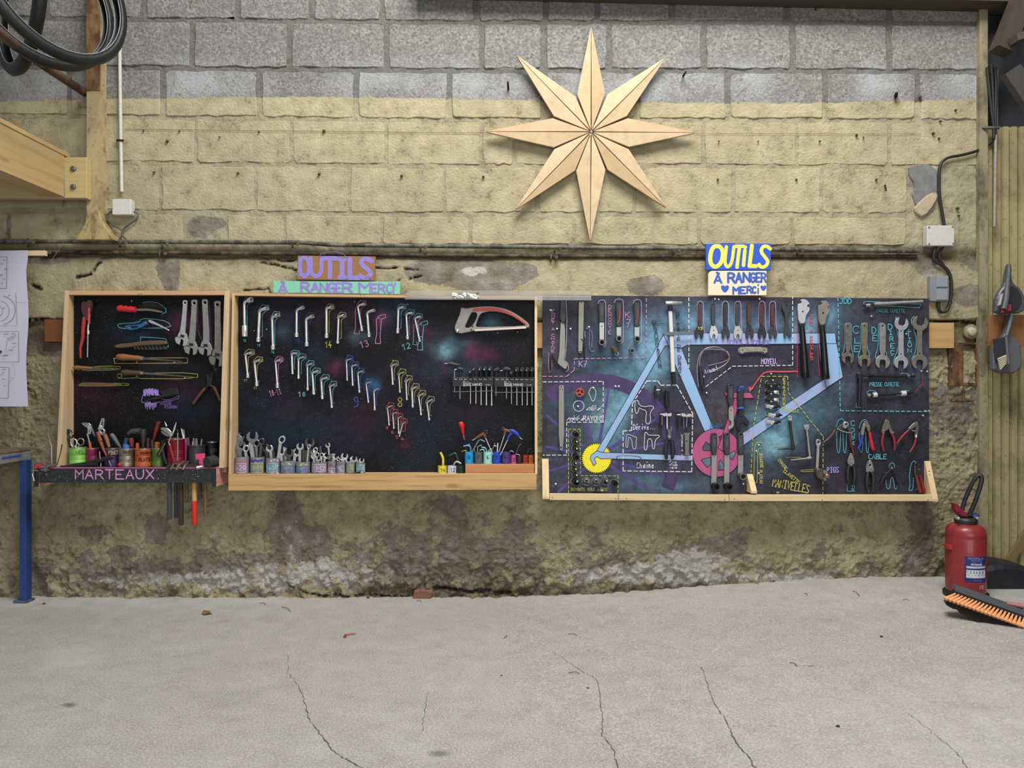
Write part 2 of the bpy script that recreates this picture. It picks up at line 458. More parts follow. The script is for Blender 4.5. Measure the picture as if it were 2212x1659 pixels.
whit = .24 * sstep(1130, 1240, PYg) + blob(620, 1245, 130, 26, .6) + blob(740, 1230, 80, 25, .6) + blob(400, 1255, 160, 16, .6) + blob(1490, 1210, 90, 30, .5) + blob(1390, 1240, 160, 20, .6) + blob(632, 1150, 40, 40, .45) + blob(1700, 1245, 60, 10, .5) + blob(1260, 1170, 30, 30, .35) + blob(1560, 1250, 200, 8, .4) + blob(1030, 585, 40, 10, .4) + blob(1010, 590, 60, 20, .25)
whit = whit * 1.15 * (1 + 1.6 * n2 + 1.6 * n5)
dirt_shade = low * .02 + .95 * ditch ** .6 + .6 * rec + .55 * sstep(1250, 1280, PYg + 30 * n1) * sstep(500, 900, PXg + 200 * n1)  # soiling, plus shade painted under the pipes and in the recess
dirt_shade = dirt_shade + .35 * blob(60, 1000, 140, 300) + .45 * blob(2100, 900, 120, 260) + .16 * sstep(1040, 1080, PYg) * (.4 + 2 * n1).clip(0, 1) + .3 * blob(1000, 1230, 200, 50)  # darker wall ends, the dim right corner painted in
crack = np.zeros_like(peel)
def crackline(pts, wd, amp=3):
    wd *= 1.25
    global crack, Yw
    for (x0, y0), (x1, y1) in zip(pts, pts[1:]):
        t = ((PXg - x0) * (x1 - x0) + (PYg - y0) * (y1 - y0)) / ((x1 - x0) ** 2 + (y1 - y0) ** 2)
        t = np.clip(t, 0, 1); dd = np.hypot(PXg - x0 - t * (x1 - x0) + amp * n3 * 6, PYg - y0 - t * (y1 - y0) + amp * n2 * 4)
        k = 1 - sstep(wd * .4, wd, dd); crack = np.maximum(crack, k); Yw = Yw + .008 * k
for q, wd in [([(565, 565), (600, 572), (640, 585)], 3.5), ([(810, 580), (850, 578), (900, 585)], 3.5), ([(530, 625), (580, 622), (590, 634)], 3.5), ([(170, 600), (200, 590), (215, 570)], 4), ([(75, 615), (95, 622)], 5), ([(860, 606), (910, 600)], 3), ([(600, 560), (640, 566)], 3), ([(1690, 690), (2120, 694)], 4), ([(30, 690), (140, 692)], 4), ([(620, 1262), (700, 1285), (900, 1290)], 3), ([(940, 1270), (1100, 1280)], 5)]:
    crackline(q, wd)
wall_back = grid('wall_back', gx, gz, Yw, WALLM, {'peel': peel, 'whit': whit, 'dirt_shade': dirt_shade.clip(0, .95), 'crack': crack, 'low': low * (.12 + .88 * rough), 'mortar': (1 - low)})
tag(wall_back, kind='structure', label='yellow and grey block wall with flaking render behind the tool boards')

# ---- the concrete blocks, one object each
def block(x0, x1, y0, y1, proud):
    pts = []
    j = lambda s=2.2: R.uniform(-s, s)
    tl = lambda x: -8 + 9 * min(1, max(0, x / 900)) + (0 if x < 1500 else (x - 1500) * .004)
    def e(a, b, n, fx):
        for i in range(n + 1): pts.append(fx(a + (b - a) * i / n))
    c = [R.choice((1.5, 2.5, 3, 6)) for _ in range(4)]; j = lambda s=2.0: R.uniform(-s, s)
    e(x0 + c[0], x1 - c[1], 9, lambda t: (t, y0 + tl(t) + j())); e(y0 + c[1], y1 - c[2], 3, lambda t: (x1 + j(), t + tl(x1)))
    e(x1 - c[2], x0 + c[3], 9, lambda t: (t, y1 + tl(t) + j())); e(y1 - c[3], y0 + c[0], 3, lambda t: (x0 + j(), t + tl(x0)))
    m = MB(); m.prism(X2(pts, 0), -proud, .012, min(.0035, proud * .9))
    child(wall_back, 'concrete_block', m, WALLM)
rows = [(-62, 43, [-120, 100, 310, 515, 673, 825, 1030, 1180, 1290, 1450, 1700, 1920, 2122]),
        (53, 147, [-160, 8, 208, 415, 626, 835, 1040, 1174, 1316, 1520, 1712, 1920, 2122]),
        (158, 254, [-60, 150, 353, 560, 769, 970, 1175, 1375, 1573, 1782, 1982, 2122]),
        (264, 353, [-160, 8, 215, 423, 630, 834, 1040, 1110, 1320, 1520, 1721, 1921, 2122]),
        (363, 457, [-60, 140, 347, 552, 755, 960, 1160, 1370, 1585, 1775, 1960]),
        (469, 526, [-120, 20, 185, 400, 614, 825, 1016, 1240, 1510, 1711, 1960])]
for k, (y0, y1, xs) in enumerate(rows):
    for x0, x1 in zip(xs, xs[1:]):
        if k == 5 and x0 == 400: x0 = 488
        g = 6.5 if k < 3 else 4
        block(x0 + g, x1 - g, y0, y1, (.0045 if k < 3 else .0022) + R.uniform(-.0008, .0008))

# bare cement patches and spikes on the wall
m = MB(); m.prism(X2(smooth([(1963, 358), (2020, 356), (2024, 400), (2018, 450), (1998, 470), (1968, 430), (1976, 400), (1962, 380)], True, 1), 0), -.009, .004, .003)
child(wall_back, 'cement_patch', m, M('727372', .95, 0, .22, 30, .5))
m = MB(); m.prism(X2(smooth([(2005, 418), (2024, 418), (2018, 440), (1992, 472), (1975, 462), (1972, 448)], True, 1), 0), -.018, .004, .005)
child(wall_back, 'plaster_lump', m, M('ab9c84', .95, 0, .18, 30, .5))
m = MB()
for q in [(868, 380, 5), (1044, 382, 5), (690, 376, 5), (515, 374, 4), (334, 372, 4), (700, 283, 6), (1550, 388, 4), (1720, 388, 4), (1892, 388, 4), (1553, 305, 3), (1638, 305, 3), (1770, 305, 3), (1850, 292, 5), (2015, 288, 5), (2028, 299, 4), (1865, 297, 3), (475, 296, 3), (560, 285, 3), (310, 282, 3), (388, 283, 3), (362, 305, 5), (1762, 20, 5), (1987, 210, 6), (2064, 238, 4), (2030, 262, 4), (1216, 386, 4), (1100, 292, 3), (2068, 450, 6), (2070, 466, 4)]:
    x, y, r = q; p = P(x, y, -.006); m.lathe(p, (R.uniform(-.3, .3), -1, -.3), [(px2m(r) * .6, 0), (px2m(r) * .5, .01), (px2m(r) * .3, .014)], 6)
child(wall_back, 'wall_anchors', m, M('4a3a2c', .9), kind='stuff')
def spike(x, y, x1, y1, r):
    m = MB(); m.tube([P(x, y, .01), P(x, y, -.03), P(x1, y1, -.045)], [px2m(r), px2m(r), px2m(r * .8)], 6); child(wall_back, 'iron_spike', m, M('3c2a20', .85, .5, .3))
spike(1098, 192, 1097, 176, 2.6); spike(1476, 164, 1482, 154, 2.2); spike(1912, 400, 1914, 412, 2); spike(1935, 208, 1937, 200, 4)
m = MB(); m.tube([P(270, 279, -.008), P(640, 283, -.008), P(1062, 287, -.008)], .0011, 4); child(wall_back, 'stretched_wire', m, M('6d6142', .9))
m = MB(); m.tube([P(1500, 288, -.008), P(1990, 289, -.008)], .001, 4); child(wall_back, 'stretched_wire', m, M('8d8058', .9))

# ---- floor
def floor_mat():
    m, nt, b = newmat('worn_concrete'); L = nt.links
    v = posn(nt); big = noise(nt, v, 1.1, 4); mid = noise(nt, v, 9, 5, .65); fine = noise(nt, v, 90, 4, .75); grit = noise(nt, v, 260, 3, .8)
    c = ramp(nt, mid, [(.25, lin('a09c96')), (.5, lin('afaba5')), (.75, lin('bab6b0'))])
    c = mixc(nt, ramp(nt, big, [(.4, (0, 0, 0, 1)), (.7, (.4, .4, .4, 1))]), c, lin('a49e94'))
    c = mixc(nt, ramp(nt, grit, [(.34, (.75, .75, .75, 1)), (.43, (0, 0, 0, 1))]), c, lin('77716a'))
    c = mixc(nt, ramp(nt, fine, [(.62, (0, 0, 0, 1)), (.72, (.8, .8, .8, 1))]), c, lin('d3cfc8'))
    agg = noise(nt, v, 150, 2, .5); c = mixc(nt, ramp(nt, agg, [(.35, (.32, .32, .32, 1)), (.5, (0, 0, 0, 1))]), c, lin('6d675f')); c = mixc(nt, ramp(nt, agg, [(.55, (0, 0, 0, 1)), (.68, (.4, .4, .4, 1))]), c, lin('dcd8d0'))
    a = N(nt, 'ShaderNodeAttribute', attribute_name='stain').outputs['Fac']; c = mixc(nt, a, c, lin('4d4a46'))
    a = N(nt, 'ShaderNodeAttribute', attribute_name='dust_light').outputs['Fac']; c = mixc(nt, math_(nt, 'MULTIPLY', a, math_(nt, 'MULTIPLY_ADD', mid, 1.2, .1)), c, lin('d6d2cb'))
    L.new(c, b.inputs['Base Color']); b.inputs['Roughness'].default_value = .82; b.inputs['Specular IOR Level'].default_value = .3
    h = math_(nt, 'ADD', math_(nt, 'MULTIPLY', fine, .7), math_(nt, 'MULTIPLY', grit, .5))
    bump(nt, b, h, .8, .005); return m
def fz(x, y):
    """gentle rise of the slab towards the far corner"""
    t = max(0, min(1, (x + .15) / 2.2)); t = t * t * (3 - 2 * t)
    u = max(0, min(1, 1 + y / 2.2)); return .105 * t * (u * u * (3 - 2 * u))
def G(px, py, dz=0.0):
    """point of the floor seen at px, py"""
    y = 0
    for _ in range(12):
        d_ = (H - fz((px - 1106) * (D + y) / F, y)) * F / (py - 829.5); y = min(.02, d_ - D)
    x = (px - 1106) * (D + y) / F
    return (x, y, fz(x, y) + dz)
fx = np.linspace(-3.1, 2.6, 520); fy = np.concatenate([np.linspace(-9, -1.95, 12), np.linspace(-1.9, .05, 240)])
FX, FY = np.meshgrid(fx, fy)
t = np.clip((FX + .15) / 2.2, 0, 1); t = t * t * (3 - 2 * t); u = np.clip(1 + FY / 2.2, 0, 1); u = u * u * (3 - 2 * u)
FZ = .105 * t * u + .0012 * fbm(FX + 4, FY + 20, 3, 4, 71)
k = F / (D + FY).clip(.3); QX = 1106 + FX * k; QY = 829.5 + (H - FZ) * k
fb = lambda cx, cy, rx, ry, a: a * np.exp(-(((QX - cx) / rx) ** 2 + ((QY - cy) / ry) ** 2) ** 2)
stain = fb(150, 1523, 15, 5, .75) + fb(948, 1628, 22, 7, .6) + fb(490, 1510, 60, 24, .12) + fb(440, 1440, 120, 30, .05)
dust_light = sstep(1335, 1290, QY) * .6 * (1 - sstep(200, 900, QX) * .6) + fb(160, 1420, 60, 30, .3) + sstep(1400, 2300, QX) * .35 * sstep(1300, 1600, QY)  # powdery wall foot, plus floor light painted brighter towards the right foreground
floor = grid('floor', fx, fy, FZ, floor_mat(), {'stain': stain.clip(0, 1), 'dust_light': dust_light.clip(0, 1)}, 'floor')
tag(floor, kind='structure', label='worn grey concrete floor with thin cracks')
def crack_strip(pts, w0, w1, seed):
    r = random.Random(seed); P2 = []
    for (a, b), (c, d_) in zip(pts, pts[1:]):
        n = max(2, int(math.hypot(c - a, d_ - b) / 5))
        P2 += [(a + (c - a) * i / n + r.uniform(-2.6, 2.6), b + (d_ - b) * i / n + r.uniform(-1.2, 1.2)) for i in range(n)]
    P2.append(pts[-1]); m = MB(); Lp = []; Rp = []
    for i, (a, b) in enumerate(P2):
        t = i / (len(P2) - 1); hw = (w0 + (w1 - w0) * t) * r.uniform(.25, 1) * .5
        Lp.append(G(a - hw, b, .0025)); Rp.append(G(a + hw, b, .0025))
    n = len(P2); m.add(Lp + Rp, [(i, i + 1, n + i + 1, n + i)[::-1] for i in range(n - 1)])
    child(floor, 'crack', m, M('5f5952', .95))
crack_strip([(622, 1415), (622, 1455), (645, 1480), (655, 1510), (668, 1555), (695, 1590), (720, 1625), (755, 1645), (790, 1664)], 1.2, 4.5, 1)
crack_strip([(1515, 1440), (1530, 1485), (1545, 1525), (1570, 1560), (1588, 1605), (1612, 1630), (1634, 1664)], 1.5, 4.5, 2)
crack_strip([(1190, 1405), (1240, 1440), (1290, 1470), (1300, 1540), (1302, 1590), (1325, 1620), (1335, 1664)], 1, 3.2, 3)
crack_strip([(1520, 1445), (1600, 1440), (1680, 1436), (1760, 1440)], 1, 2, 4)
crack_strip([(1960, 1540), (2010, 1580), (2060, 1620), (2095, 1664)], 1, 2.4, 5)
crack_strip([(925, 1495), (915, 1550), (912, 1580)], .8, 1.4, 6)

def grimy(hexc, dk, sc=9, lo=.35, hi=.62, rough=.75):
    k = ('gr', hexc, dk, sc, lo)
    if k in MATS: return MATS[k]
    m, nt, b = newmat('grimy_' + hexc); a = noise(nt, posn(nt, (1, 1, .55)), sc, 6, .68)
    f = noise(nt, posn(nt), 45, 4, .7)
    c = mixc(nt, ramp(nt, a, [(lo, (1, 1, 1, 1)), (hi, (0, 0, 0, 1))]), lin(hexc), lin(dk))
    c = mixc(nt, ramp(nt, f, [(.3, (.7, .7, .7, 1)), (.42, (0, 0, 0, 1))]), c, lin(dk))
    nt.links.new(c, b.inputs['Base Color']); b.inputs['Roughness'].default_value = rough; bump(nt, b, f, .25, .003)
    MATS[k] = m; return m
# ---- pipes along the wall
GP = grimy('6f6b5f', '3a352c', 14, .42, .58, .6); OP = M('584c38', .8, .1, .4, 30, .6)
def pipe(label, pts, r, mat, clamps):
    t = Thing('wall_pipe', label, 'pipe', 'pipes along the wall')
    m = MB(); m.tube(pts, px2m(r), 10); t.part('pipe_run', m, mat)
    for a, b in clamps:
        m = MB(); m.tube([P(a, b - r * 1.6, -.012), P(a, b - r, -.02 - px2m(r) * 1.1), P(a, b + r, -.02 - px2m(r) * 1.1), P(a, b + r * 1.7, -.012)], px2m(2.2), 6, flat=1)
        m.tube([P(a + 11, b, -.02), P(a + 12, b - 1, -.055)], px2m(4), 6); t.part('pipe_clamp', m, OP)
    t.done()
ys = lambda x: 520 + 22 * min(1, x / 1985)
pipe('long thin grey pipe with clamps, the upper of two above the tool boards', [P(x, 521 + (8 if x > 700 else 3 * x / 700) + 13 * max(0, x - 700) / 1285, -.028) for x in (-60, 150, 300, 500, 650, 720, 900, 1100, 1300, 1500, 1700, 1850, 1985)], 4.6, GP, [(60, 524), (260, 525), (350, 528), (632, 527), (908, 535), (1198, 538), (1455, 540), (1722, 541), (1940, 543)])
pipe('rust brown lower pipe running half buried in the render', [P(x, 543 + 13 * min(1, x / 1500) - (0 if x < 1500 else 2), -.012) for x in (-60, 300, 700, 900, 1200, 1500, 1980)], 4.2, grimy('5d5038', '2a2218', 12, .45, .6), [(95, 546), (345, 548), (1190, 556)])

# ---- corrugated side wall, corner
XR = xpx(2126)
def corr(z0, z1):
    m = MB(); pr = []; x = XR
    st_ = px2m(18)
    while x < 2.74: pr += [(x, .012), (x + st_ * .16, .012), (x + st_ * .28, -.006), (x + st_ * .86, -.006), (x + st_ * .98, .012)]; x += st_
    n = len(pr); m.add([(a, b, z0) for a, b in pr] + [(a, b, z1) for a, b in pr], [(i, i + 1, n + i + 1, n + i) for i in range(n - 1)]); return m
dr = mkobj('door_1', MB().box((XR - .004, .03, -.1), (2.75, .08, 3.6)), grimy('2c3138', '1b1e22', 6), (XR, 0, 0)); tag(dr, kind='structure', label='corrugated metal door panel beside the block wall')
child(dr, 'corrugated_sheet', corr(0, 2.48), grimy('9c9068', '5d5236', 7, .25, .5))  # sheet colour darkened to carry the dimness of the corner
wr = mkobj('wall_right', MB().box((2.76, -4.5, -.1), (2.86, .08, 3.6)), grimy('6f675a', '4a443a', 6), (2.76, 0, 0)); tag(wr, kind='structure', label='side wall out of view past the corrugated door')  # unseen wall, moved in close to keep light off the corner
m = MB(); m.box(P(2116, 1285, -.03), (P(2126, 0, 0)[0], .0, 3.3)); tr = mkobj('trim_1', m, grimy('8d8568', '4e4838', 10, .3, .55)); tag(tr, kind='structure', label='narrow angle iron running up the corner of the wall')
zl, zr = P(900, -2, 0)[2], P(2120, 27, 0)[2]; xl, xr_ = P(900, 0, 0)[0], P(2120, 0, 0)[0]; xe = 2.74; ze = zr + (zr - zl) * (xe - xr_) / (xr_ - xl)
m = MB(); m.add([(xl, -.12, zl), (xe, -.12, ze), (xe, .02, ze), (xl, .02, zl), (xl, -.12, 3.6), (xe, -.12, 3.6), (xe, .02, 3.6), (xl, .02, 3.6)], [(0, 3, 2, 1), (4, 5, 6, 7), (0, 1, 5, 4), (2, 3, 7, 6), (1, 2, 6, 5), (3, 0, 4, 7)])
tag(mkobj('ceiling_beam', m, wood('51483c', 'x', '2a241d')), kind='structure', label='dark timber plate along the top of the wall')
m = MB(); m.obox(P(2186, 52, -.16), (.37, 0, .93), (0, 1, 0), (.93, 0, -.37), .15, .04, .042)
solo('timber_brace', 'weathered brown timber brace high in the corner', 'beam', m, wood('43382f', 'z', '211a15', .6))  # brown deepened to hold the shade of the corner
m = MB(); m.obox(P(2214, 200, -.26), (.55, 0, -.83), (0, 1, 0), (.83, 0, .55), .13, .02, .045)
solo('timber_strut', 'grey timber strut slanting below the weathered brace in the corner', 'beam', m, wood('3f3d3a', 'z', '282624'))  # strut colour darkened too for the shaded corner
m = MB(); m.obox(P(2212, 78, -.24), (.9, 0, .3), (0, 1, 0), (-.3, 0, .9), .06, .03, .018)
solo('timber_stub', 'short brown timber end poking out beside the weathered brace', 'beam', m, wood('54473a', 'x', '2c231b'))
# ---- steel post with spread foot
t = Thing('pillar', 'rust streaked yellow steel post on a spread foot', 'post', kind='structure')
m = MB(); m.box(P(187, 470, -.075), (P(214, 0, -.075)[0], .0, 3.3))
t.part('post_flange', m, grimy('b3a27a', '6b4526', 8, .3, .52))
m = MB(); m.prism(X2([(187, 455), (214, 455), (219, 478), (246, 518), (163, 518), (184, 480)], -.08), -.08, .0, .003); t.part('post_foot', m, grimy('ad9a6a', '5b4a30', 16, .35, .55))
m = MB(); m.box(P(186, 195, -.079), (P(215, 0, -.078)[0], -.07, 3.3)); t.part('rust_scale', m, grimy('83683f', '543620', 14, .4, .6)); t.done()
# ================================================================ TOOL BOARDS
YP = -.05       # painted front of the two cabinet panels
YB = -.055      # painted front of the open board
GL = {'A': '00 38 60|13 53', 'B': '00 08 48 57 55 44 04|44 63 61 50 00', 'C': '~67 48 28 06 02 20 40 61', 'D': '00 08|~08 38 66 62 30 00', 'E': '60 00 08 68|04 44', 'F': '00 08 68|04 44',
 'G': '~67 48 28 06 02 20 40 62 64|64 34', 'H': '00 08|60 68|04 64', 'I': '30 38|18 58|10 50', 'J': '~58 52 30 10 02|28 68', 'K': '00 08|68 03|24 60', 'L': '08 00 60', 'M': '00 08 34 68 60', 'N': '00 08 60 68',
 'O': '~!38 18 06 02 20 40 62 66 48', 'P': '00 08|~08 48 66 44 04', 'Q': '~!38 06 02 30 62 66|42 70', 'R': '00 08|~08 48 66 44 04|34 60', 'S': '~67 48 18 06 34 62 40 10 01', 'T': '30 38|08 68', 'U': '~08 02 20 40 62 68',
 'V': '08 30 68', 'W': '08 10 35 50 68', 'X': '00 68|08 60', 'Y': '08 34 68|34 30', 'Z': '08 68 00 60', '-': '14 54', '.': '20 21', '>': '06 63 00', 'i': '30 35|38 39',
 '0': '~!38 16 12 30 52 56', '1': '06 38 30', '2': '~06 28 48 66 54 00|00 60', '3': '~07 38 57 45 24|~24 54 62 30 01', '4': '38 03 63|44 40', '5': '58 08 05|~05 45 63 50 20 01', '6': '~58 26 03 20 50 62 44 03', '7': '08 68 20|14 44', '8': '~!34 06 28 48 66 44 02 10 50 62', '9': '~!64 34 06 28 58 66 54|~65 62 40 10',
 'a': '~54 24 02 10 30 53|55 51 60', 'c': '~55 25 02 10 30 51', 'd': '~54 24 02 10 30 53|59 50', 'e': '~03 53 35 14 01 20 51', 'g': '~55 25 03 31 54|~55 5- 2- 0-', 'h': '09 00|~03 25 44 40', 'l': '~29 21 40', 'm': '05 00|~03 25 33 30|~33 54 60', 'n': '05 00|~03 25 44 40', 'p': '~05 0-|~04 35 52 20 02', 'q': '20', 'r': '05 00|~03 24 45', 's': '~45 15 24 42 20 00', 't': '39 31 50|15 55', 'u': '05 01 30|45 40', 'v': '05 20 45', 'f': '~49 28 20|14 44',
 'é': '~03 53 35 14 01 20 51|27 49', 'è': '~03 53 35 14 01 20 51|47 29', 'à': '~54 24 02 10 30 53|55 51 60|47 29', 'À': '00 37 60|12 52|48 29'}
def glyph(ch):
    out = []
    for s in GL[ch].split('|'):
        sm = s[0] == '~'; s = s.lstrip('~'); cl = s[0] == '!'; s = s.lstrip('!')
        p = [(int(t[0]), -2 if t[1] == '-' else int(t[1])) for t in s.split()]
        if sm and len(p) > 2: p = smooth(p, cl)
        out.append((p, cl))
    return out
def text(m, s, x0, y0, x1, y1, lw, Y, deg=0, jit=.25, italic=0):
    """hand lettering fitted to the px box (x0,y0)-(x1,y1); deg turns it about its start"""
    r = random.Random(s + str(x0)); n = len(s); adv = (x1 - x0) / max(.01, (n - 1) + .78); w = adv * .74; h = y1 - y0
    for i, ch in enumerate(s):
        if ch == ' ': continue
        bx = x0 + i * adv + r.uniform(-jit, jit); by = y1 + r.uniform(-jit, jit) * 1.5
        for p, cl in glyph(ch):
            q = [(bx + a / 6 * w + italic * b / 8 * h, by - b / 8 * h) for a, b in p]
            if deg: q = rot(q, x0, y1, deg)
            m.stroke(X2(q, Y), px2m(lw, Y), Y, cl)
    return m
def column(m, s, x, y0, y1, cw, lw, Y, dx=0.0):
    """letters stacked downwards"""
    n = len(s); st = (y1 - y0) / n
    for i, ch in enumerate(s):
        if ch != ' ': text(m, ch, x - cw / 2 + dx * i, y0 + i * st, x + cw / 2 + dx * i, y0 + i * st + st * .76, lw, Y)
    return m
def paint(hexc, rough=.7): return M(hexc, rough, 0, .1, 90)

def board_mat():
    m, nt, b = newmat('galaxy_paint'); L = nt.links; v = posn(nt)
    a = N(nt, 'ShaderNodeAttribute', attribute_name='paint').outputs['Color']
    n = noise(nt, v, 24, 5, .7)
    c = mixc(nt, 1.0, a, ramp(nt, n, [(.25, (.55, .55, .55, 1)), (.5, (1, 1, 1, 1)), (.8, (1.6, 1.6, 1.6, 1))]), 'MULTIPLY')
    for sc, th in ((95, .075), (240, .10)):
        vo = N(nt, 'ShaderNodeTexVoronoi'); vo.inputs['Scale'].default_value = sc; L.new(v, vo.inputs['Vector'])
        sr = N(nt, 'ShaderNodeSeparateColor'); L.new(vo.outputs['Color'], sr.inputs[0])
        k = math_(nt, 'MULTIPLY', math_(nt, 'LESS_THAN', vo.outputs['Distance'], math_(nt, 'MULTIPLY', sr.outputs[0], th * 2)), math_(nt, 'POWER', sr.outputs[1], 3.0))
        k = math_(nt, 'MULTIPLY', k, ramp(nt, noise(nt, v, 3.5, 3), [(.36, (.25, .25, .25, 1)), (.6, (1, 1, 1, 1))]))
        c = mixc(nt, math_(nt, 'MULTIPLY', k, 1.0), c, mixc(nt, sr.outputs[2], lin('b9b48a'), lin('aeb6c4')))
    L.new(c, b.inputs['Base Color']); b.inputs['Roughness'].default_value = .55; b.inputs['Specular IOR Level'].default_value = .22
    bump(nt, b, n, .06, .002); return m
BOARDM = board_mat()
def painted_panel(parent_thing, name, x0, x1, z0l, z0r, z1l, z1r, y, th, base, blobs, seed, label=None, cloud=()):
    """a ply panel with a painted front; paint colours stored per vertex as sprayed pigment"""
    nx = int((x1 - x0) / .008); nz = int((z1l - z0l) / .008)
    u, v = np.meshgrid(np.linspace(0, 1, nx), np.linspace(0, 1, nz))
    X = x0 + (x1 - x0) * u; Z = (z0l + (z0r - z0l) * u) * (1 - v) + (z1l + (z1r - z1l) * u) * v
    k = (D + y) / F; px = 1106 + X / k; py = 829.5 - (Z - H) / k
    C = np.ones(X.shape + (3,)) * np.array(lin(base)[:3])
    for hexc, sc, lo, hi, amt, sd in cloud:
        w_ = (sstep(lo, hi, fbm(X + 3, Z + 3, sc, 5, sd)) * amt)[..., None]; C = C * (1 - w_) + w_ * np.array(lin(hexc)[:3])
    nz_ = fbm(X + 1, Z + 2, 16, 4, seed); nl = fbm(X + 6, Z + 1, 4, 3, seed + 5)
    for cx, cy, rx, ry, hexc, amt in blobs:
        hc = np.array(lin(hexc)[:3]); hc = hc * .8 + .2 * hc.mean()
        w_ = (amt * np.exp(-(((px - cx + nl * 60) / rx) ** 2 + ((py - cy + nl * 40) / ry) ** 2)) * (1 + 1.2 * nz_)).clip(0, 1)[..., None]
        C = C * (1 - w_) + w_ * hc
    i = np.arange(nx * nz).reshape(nz, nx)
    V = np.stack([X, np.full_like(X, y), Z], -1).reshape(-1, 3)
    Fq = np.stack([i[:-1, :-1], i[:-1, 1:], i[1:, 1:], i[1:, :-1]], -1).reshape(-1, 4)
    m = MB(); m.v = [tuple(q) for q in V]; m.f = [tuple(q) for q in Fq.tolist()]; m.sm = [False] * len(m.f); m.mi = [0] * len(m.f)
    nb = len(m.v); m.m = 1
    c4 = [(x0, z0l), (x1, z0r), (x1, z1r), (x0, z1l)]
    m.add([(a, y, b) for a, b in c4] + [(a, y + th, b) for a, b in c4], [(0, 4, 5, 1), (1, 5, 6, 2), (2, 6, 7, 3), (3, 7, 4, 0), (7, 6, 5, 4)])
    o = parent_thing.part(name, m, [BOARDM, wood('8a6f4c', 'x')], label)
    at = o.data.attributes.new('paint', 'FLOAT_COLOR', 'POINT')
    full = np.ones((len(m.v), 4), dtype=np.float32); full[:nb, :3] = C.reshape(-1, 3); at.data.foreach_set('color', full.ravel())
    return o
def sideboard(x0, x1, prof):
    """prof: (y,z) outline extruded along x"""
    m = MB(); n = len(prof)
    m.add([(x0, a, b) for a, b in prof] + [(x1, a, b) for a, b in prof], [tuple(range(n)), tuple(reversed(range(n, 2 * n)))] + [(i, n + i, n + (i + 1) % n, (i + 1) % n) for i in range(n)])
    return m
FRW = wood('c6a072', 'x', '80582f', .5); FRZ = wood('cbb088', 'z', '8f6c44', .5); PALE = wood('dcc398', 'x', 'b08d5c', .5); PALEZ = wood('dcc398', 'z', 'b08d5c', .5)
def nailhead(t, spots, Y, r=2.0, mat=None, h=.012):
    for x, y in spots:
        m = MB(); c = P(x, y, Y); m.lathe((c[0], Y + .002, c[2]), (0, -1, .12), [(px2m(r) * .5, 0), (px2m(r) * .5, h), (px2m(r), h), (px2m(r) * .9, h + .002)], 8)
        t.part('nail', m, mat or NAILM)

# ---- cabinet for brushes, files and pliers
T1 = Thing('tool_cabinet', 'narrow wood framed black tool panel with a hammer tray across its foot', 'cabinet')
mag, blu, grn = '5c1540', '123a55', '123a34'
pan1 = painted_panel(T1, 'panel', -2.29, -1.47, .70, .70, 1.602, 1.602, YP, .012, '090a0c',
    [(395, 700, 30, 22, mag, .6), (205, 855, 36, 20, '4a1030', .6), (390, 850, 30, 24, '4a1030', .6), (300, 720, 40, 30, '0e2c44', .5), (330, 795, 60, 14, '2c1020', .6), (230, 880, 60, 40, '1c0a18', .7), (400, 880, 60, 40, '0d1830', .6), (340, 800, 50, 12, '0e2a26', .5)], 101, 'black sprayed panel with magenta glows')
T1.part('side_board', sideboard(-2.302, -2.281, [(-.092, 1.606), (-.164, .70), (-.035, .70), (-.035, 1.606)]), FRZ)
T1.part('side_board', sideboard(-1.480, -1.453, [(-.092, 1.603), (-.164, .70), (-.035, .70), (-.035, 1.603)]), FRZ)
T1.part('top_rail', MB().box((-2.281, -.092, 1.583), (-1.480, -.035, 1.604)), FRW)
nailhead(T1, [(302, 633), (308, 633)], -.088, 1.4)
T1.part('shelf', MB().box((-2.31, -.15, .676), (-1.45, -.035, .698)), wood('8d5a5a', 'x', '4a2030'))
def speckled():
    m, nt, b = newmat('speckled_black'); v = posn(nt); c = lin('202328')
    for sc, lo, hx in ((150, .655, '7d8a62'), (90, .67, '9aa040'), (240, .64, '5c6a66')):
        f = ramp(nt, noise(nt, v, sc, 2, .5), [(lo, (0, 0, 0, 1)), (lo + .035, (1, 1, 1, 1))]); c = mixc(nt, f, c, lin(hx))
    nt.links.new(c, b.inputs['Base Color']); b.inputs['Roughness'].default_value = .6; return m
specky = speckled()
T1.part('tray_front', MB().box(P(84, 1043, -.2), tuple(P(459, 1011, -.2)[i] if i != 1 else -.182 for i in range(3)), .001), specky, 'black speckled front plank of the hammer tray')
T1.part('tray_lip', MB().box((P(84, 0, -.2)[0], -.2005, .7015), (P(459, 0, -.2)[0], -.1815, .7065)), M('a8557f', .6, 0, .2))
for a, b, nm in ((74, 84, None), (459, 467, None)):
    x0, x1 = P(a, 0, -.2)[0], P(b, 0, -.2)[0]; m = MB()
    m.box((x0, -.2, P(0, 1051, -.2)[2]), (x1, -.035, .703)); o = T1.part('tray_end', m, wood('d89a86', 'y', 'b0607a', .6, False))
    m = MB(); m.box((x0 - .0005, -.2025, P(0, 1051, -.2)[2]), (x1 + .0003, -.2003, .704)); T1.part('end_face', m, M('1f1f22', .7), sub=o)
    m = MB(); m.box((x0 - .0005, -.2003, .7032), (x1 + .0005, -.04, .7062)); T1.part('top_face', m, M('a8557f', .6, 0, .25), sub=o)
m = MB(); text(m, 'MARTEAUX', 163, 1015, 333, 1034.5, 2.6, -.2006); T1.part('lettering', m, paint('cf8fc0'), 'pink hand painted word on the tray front')
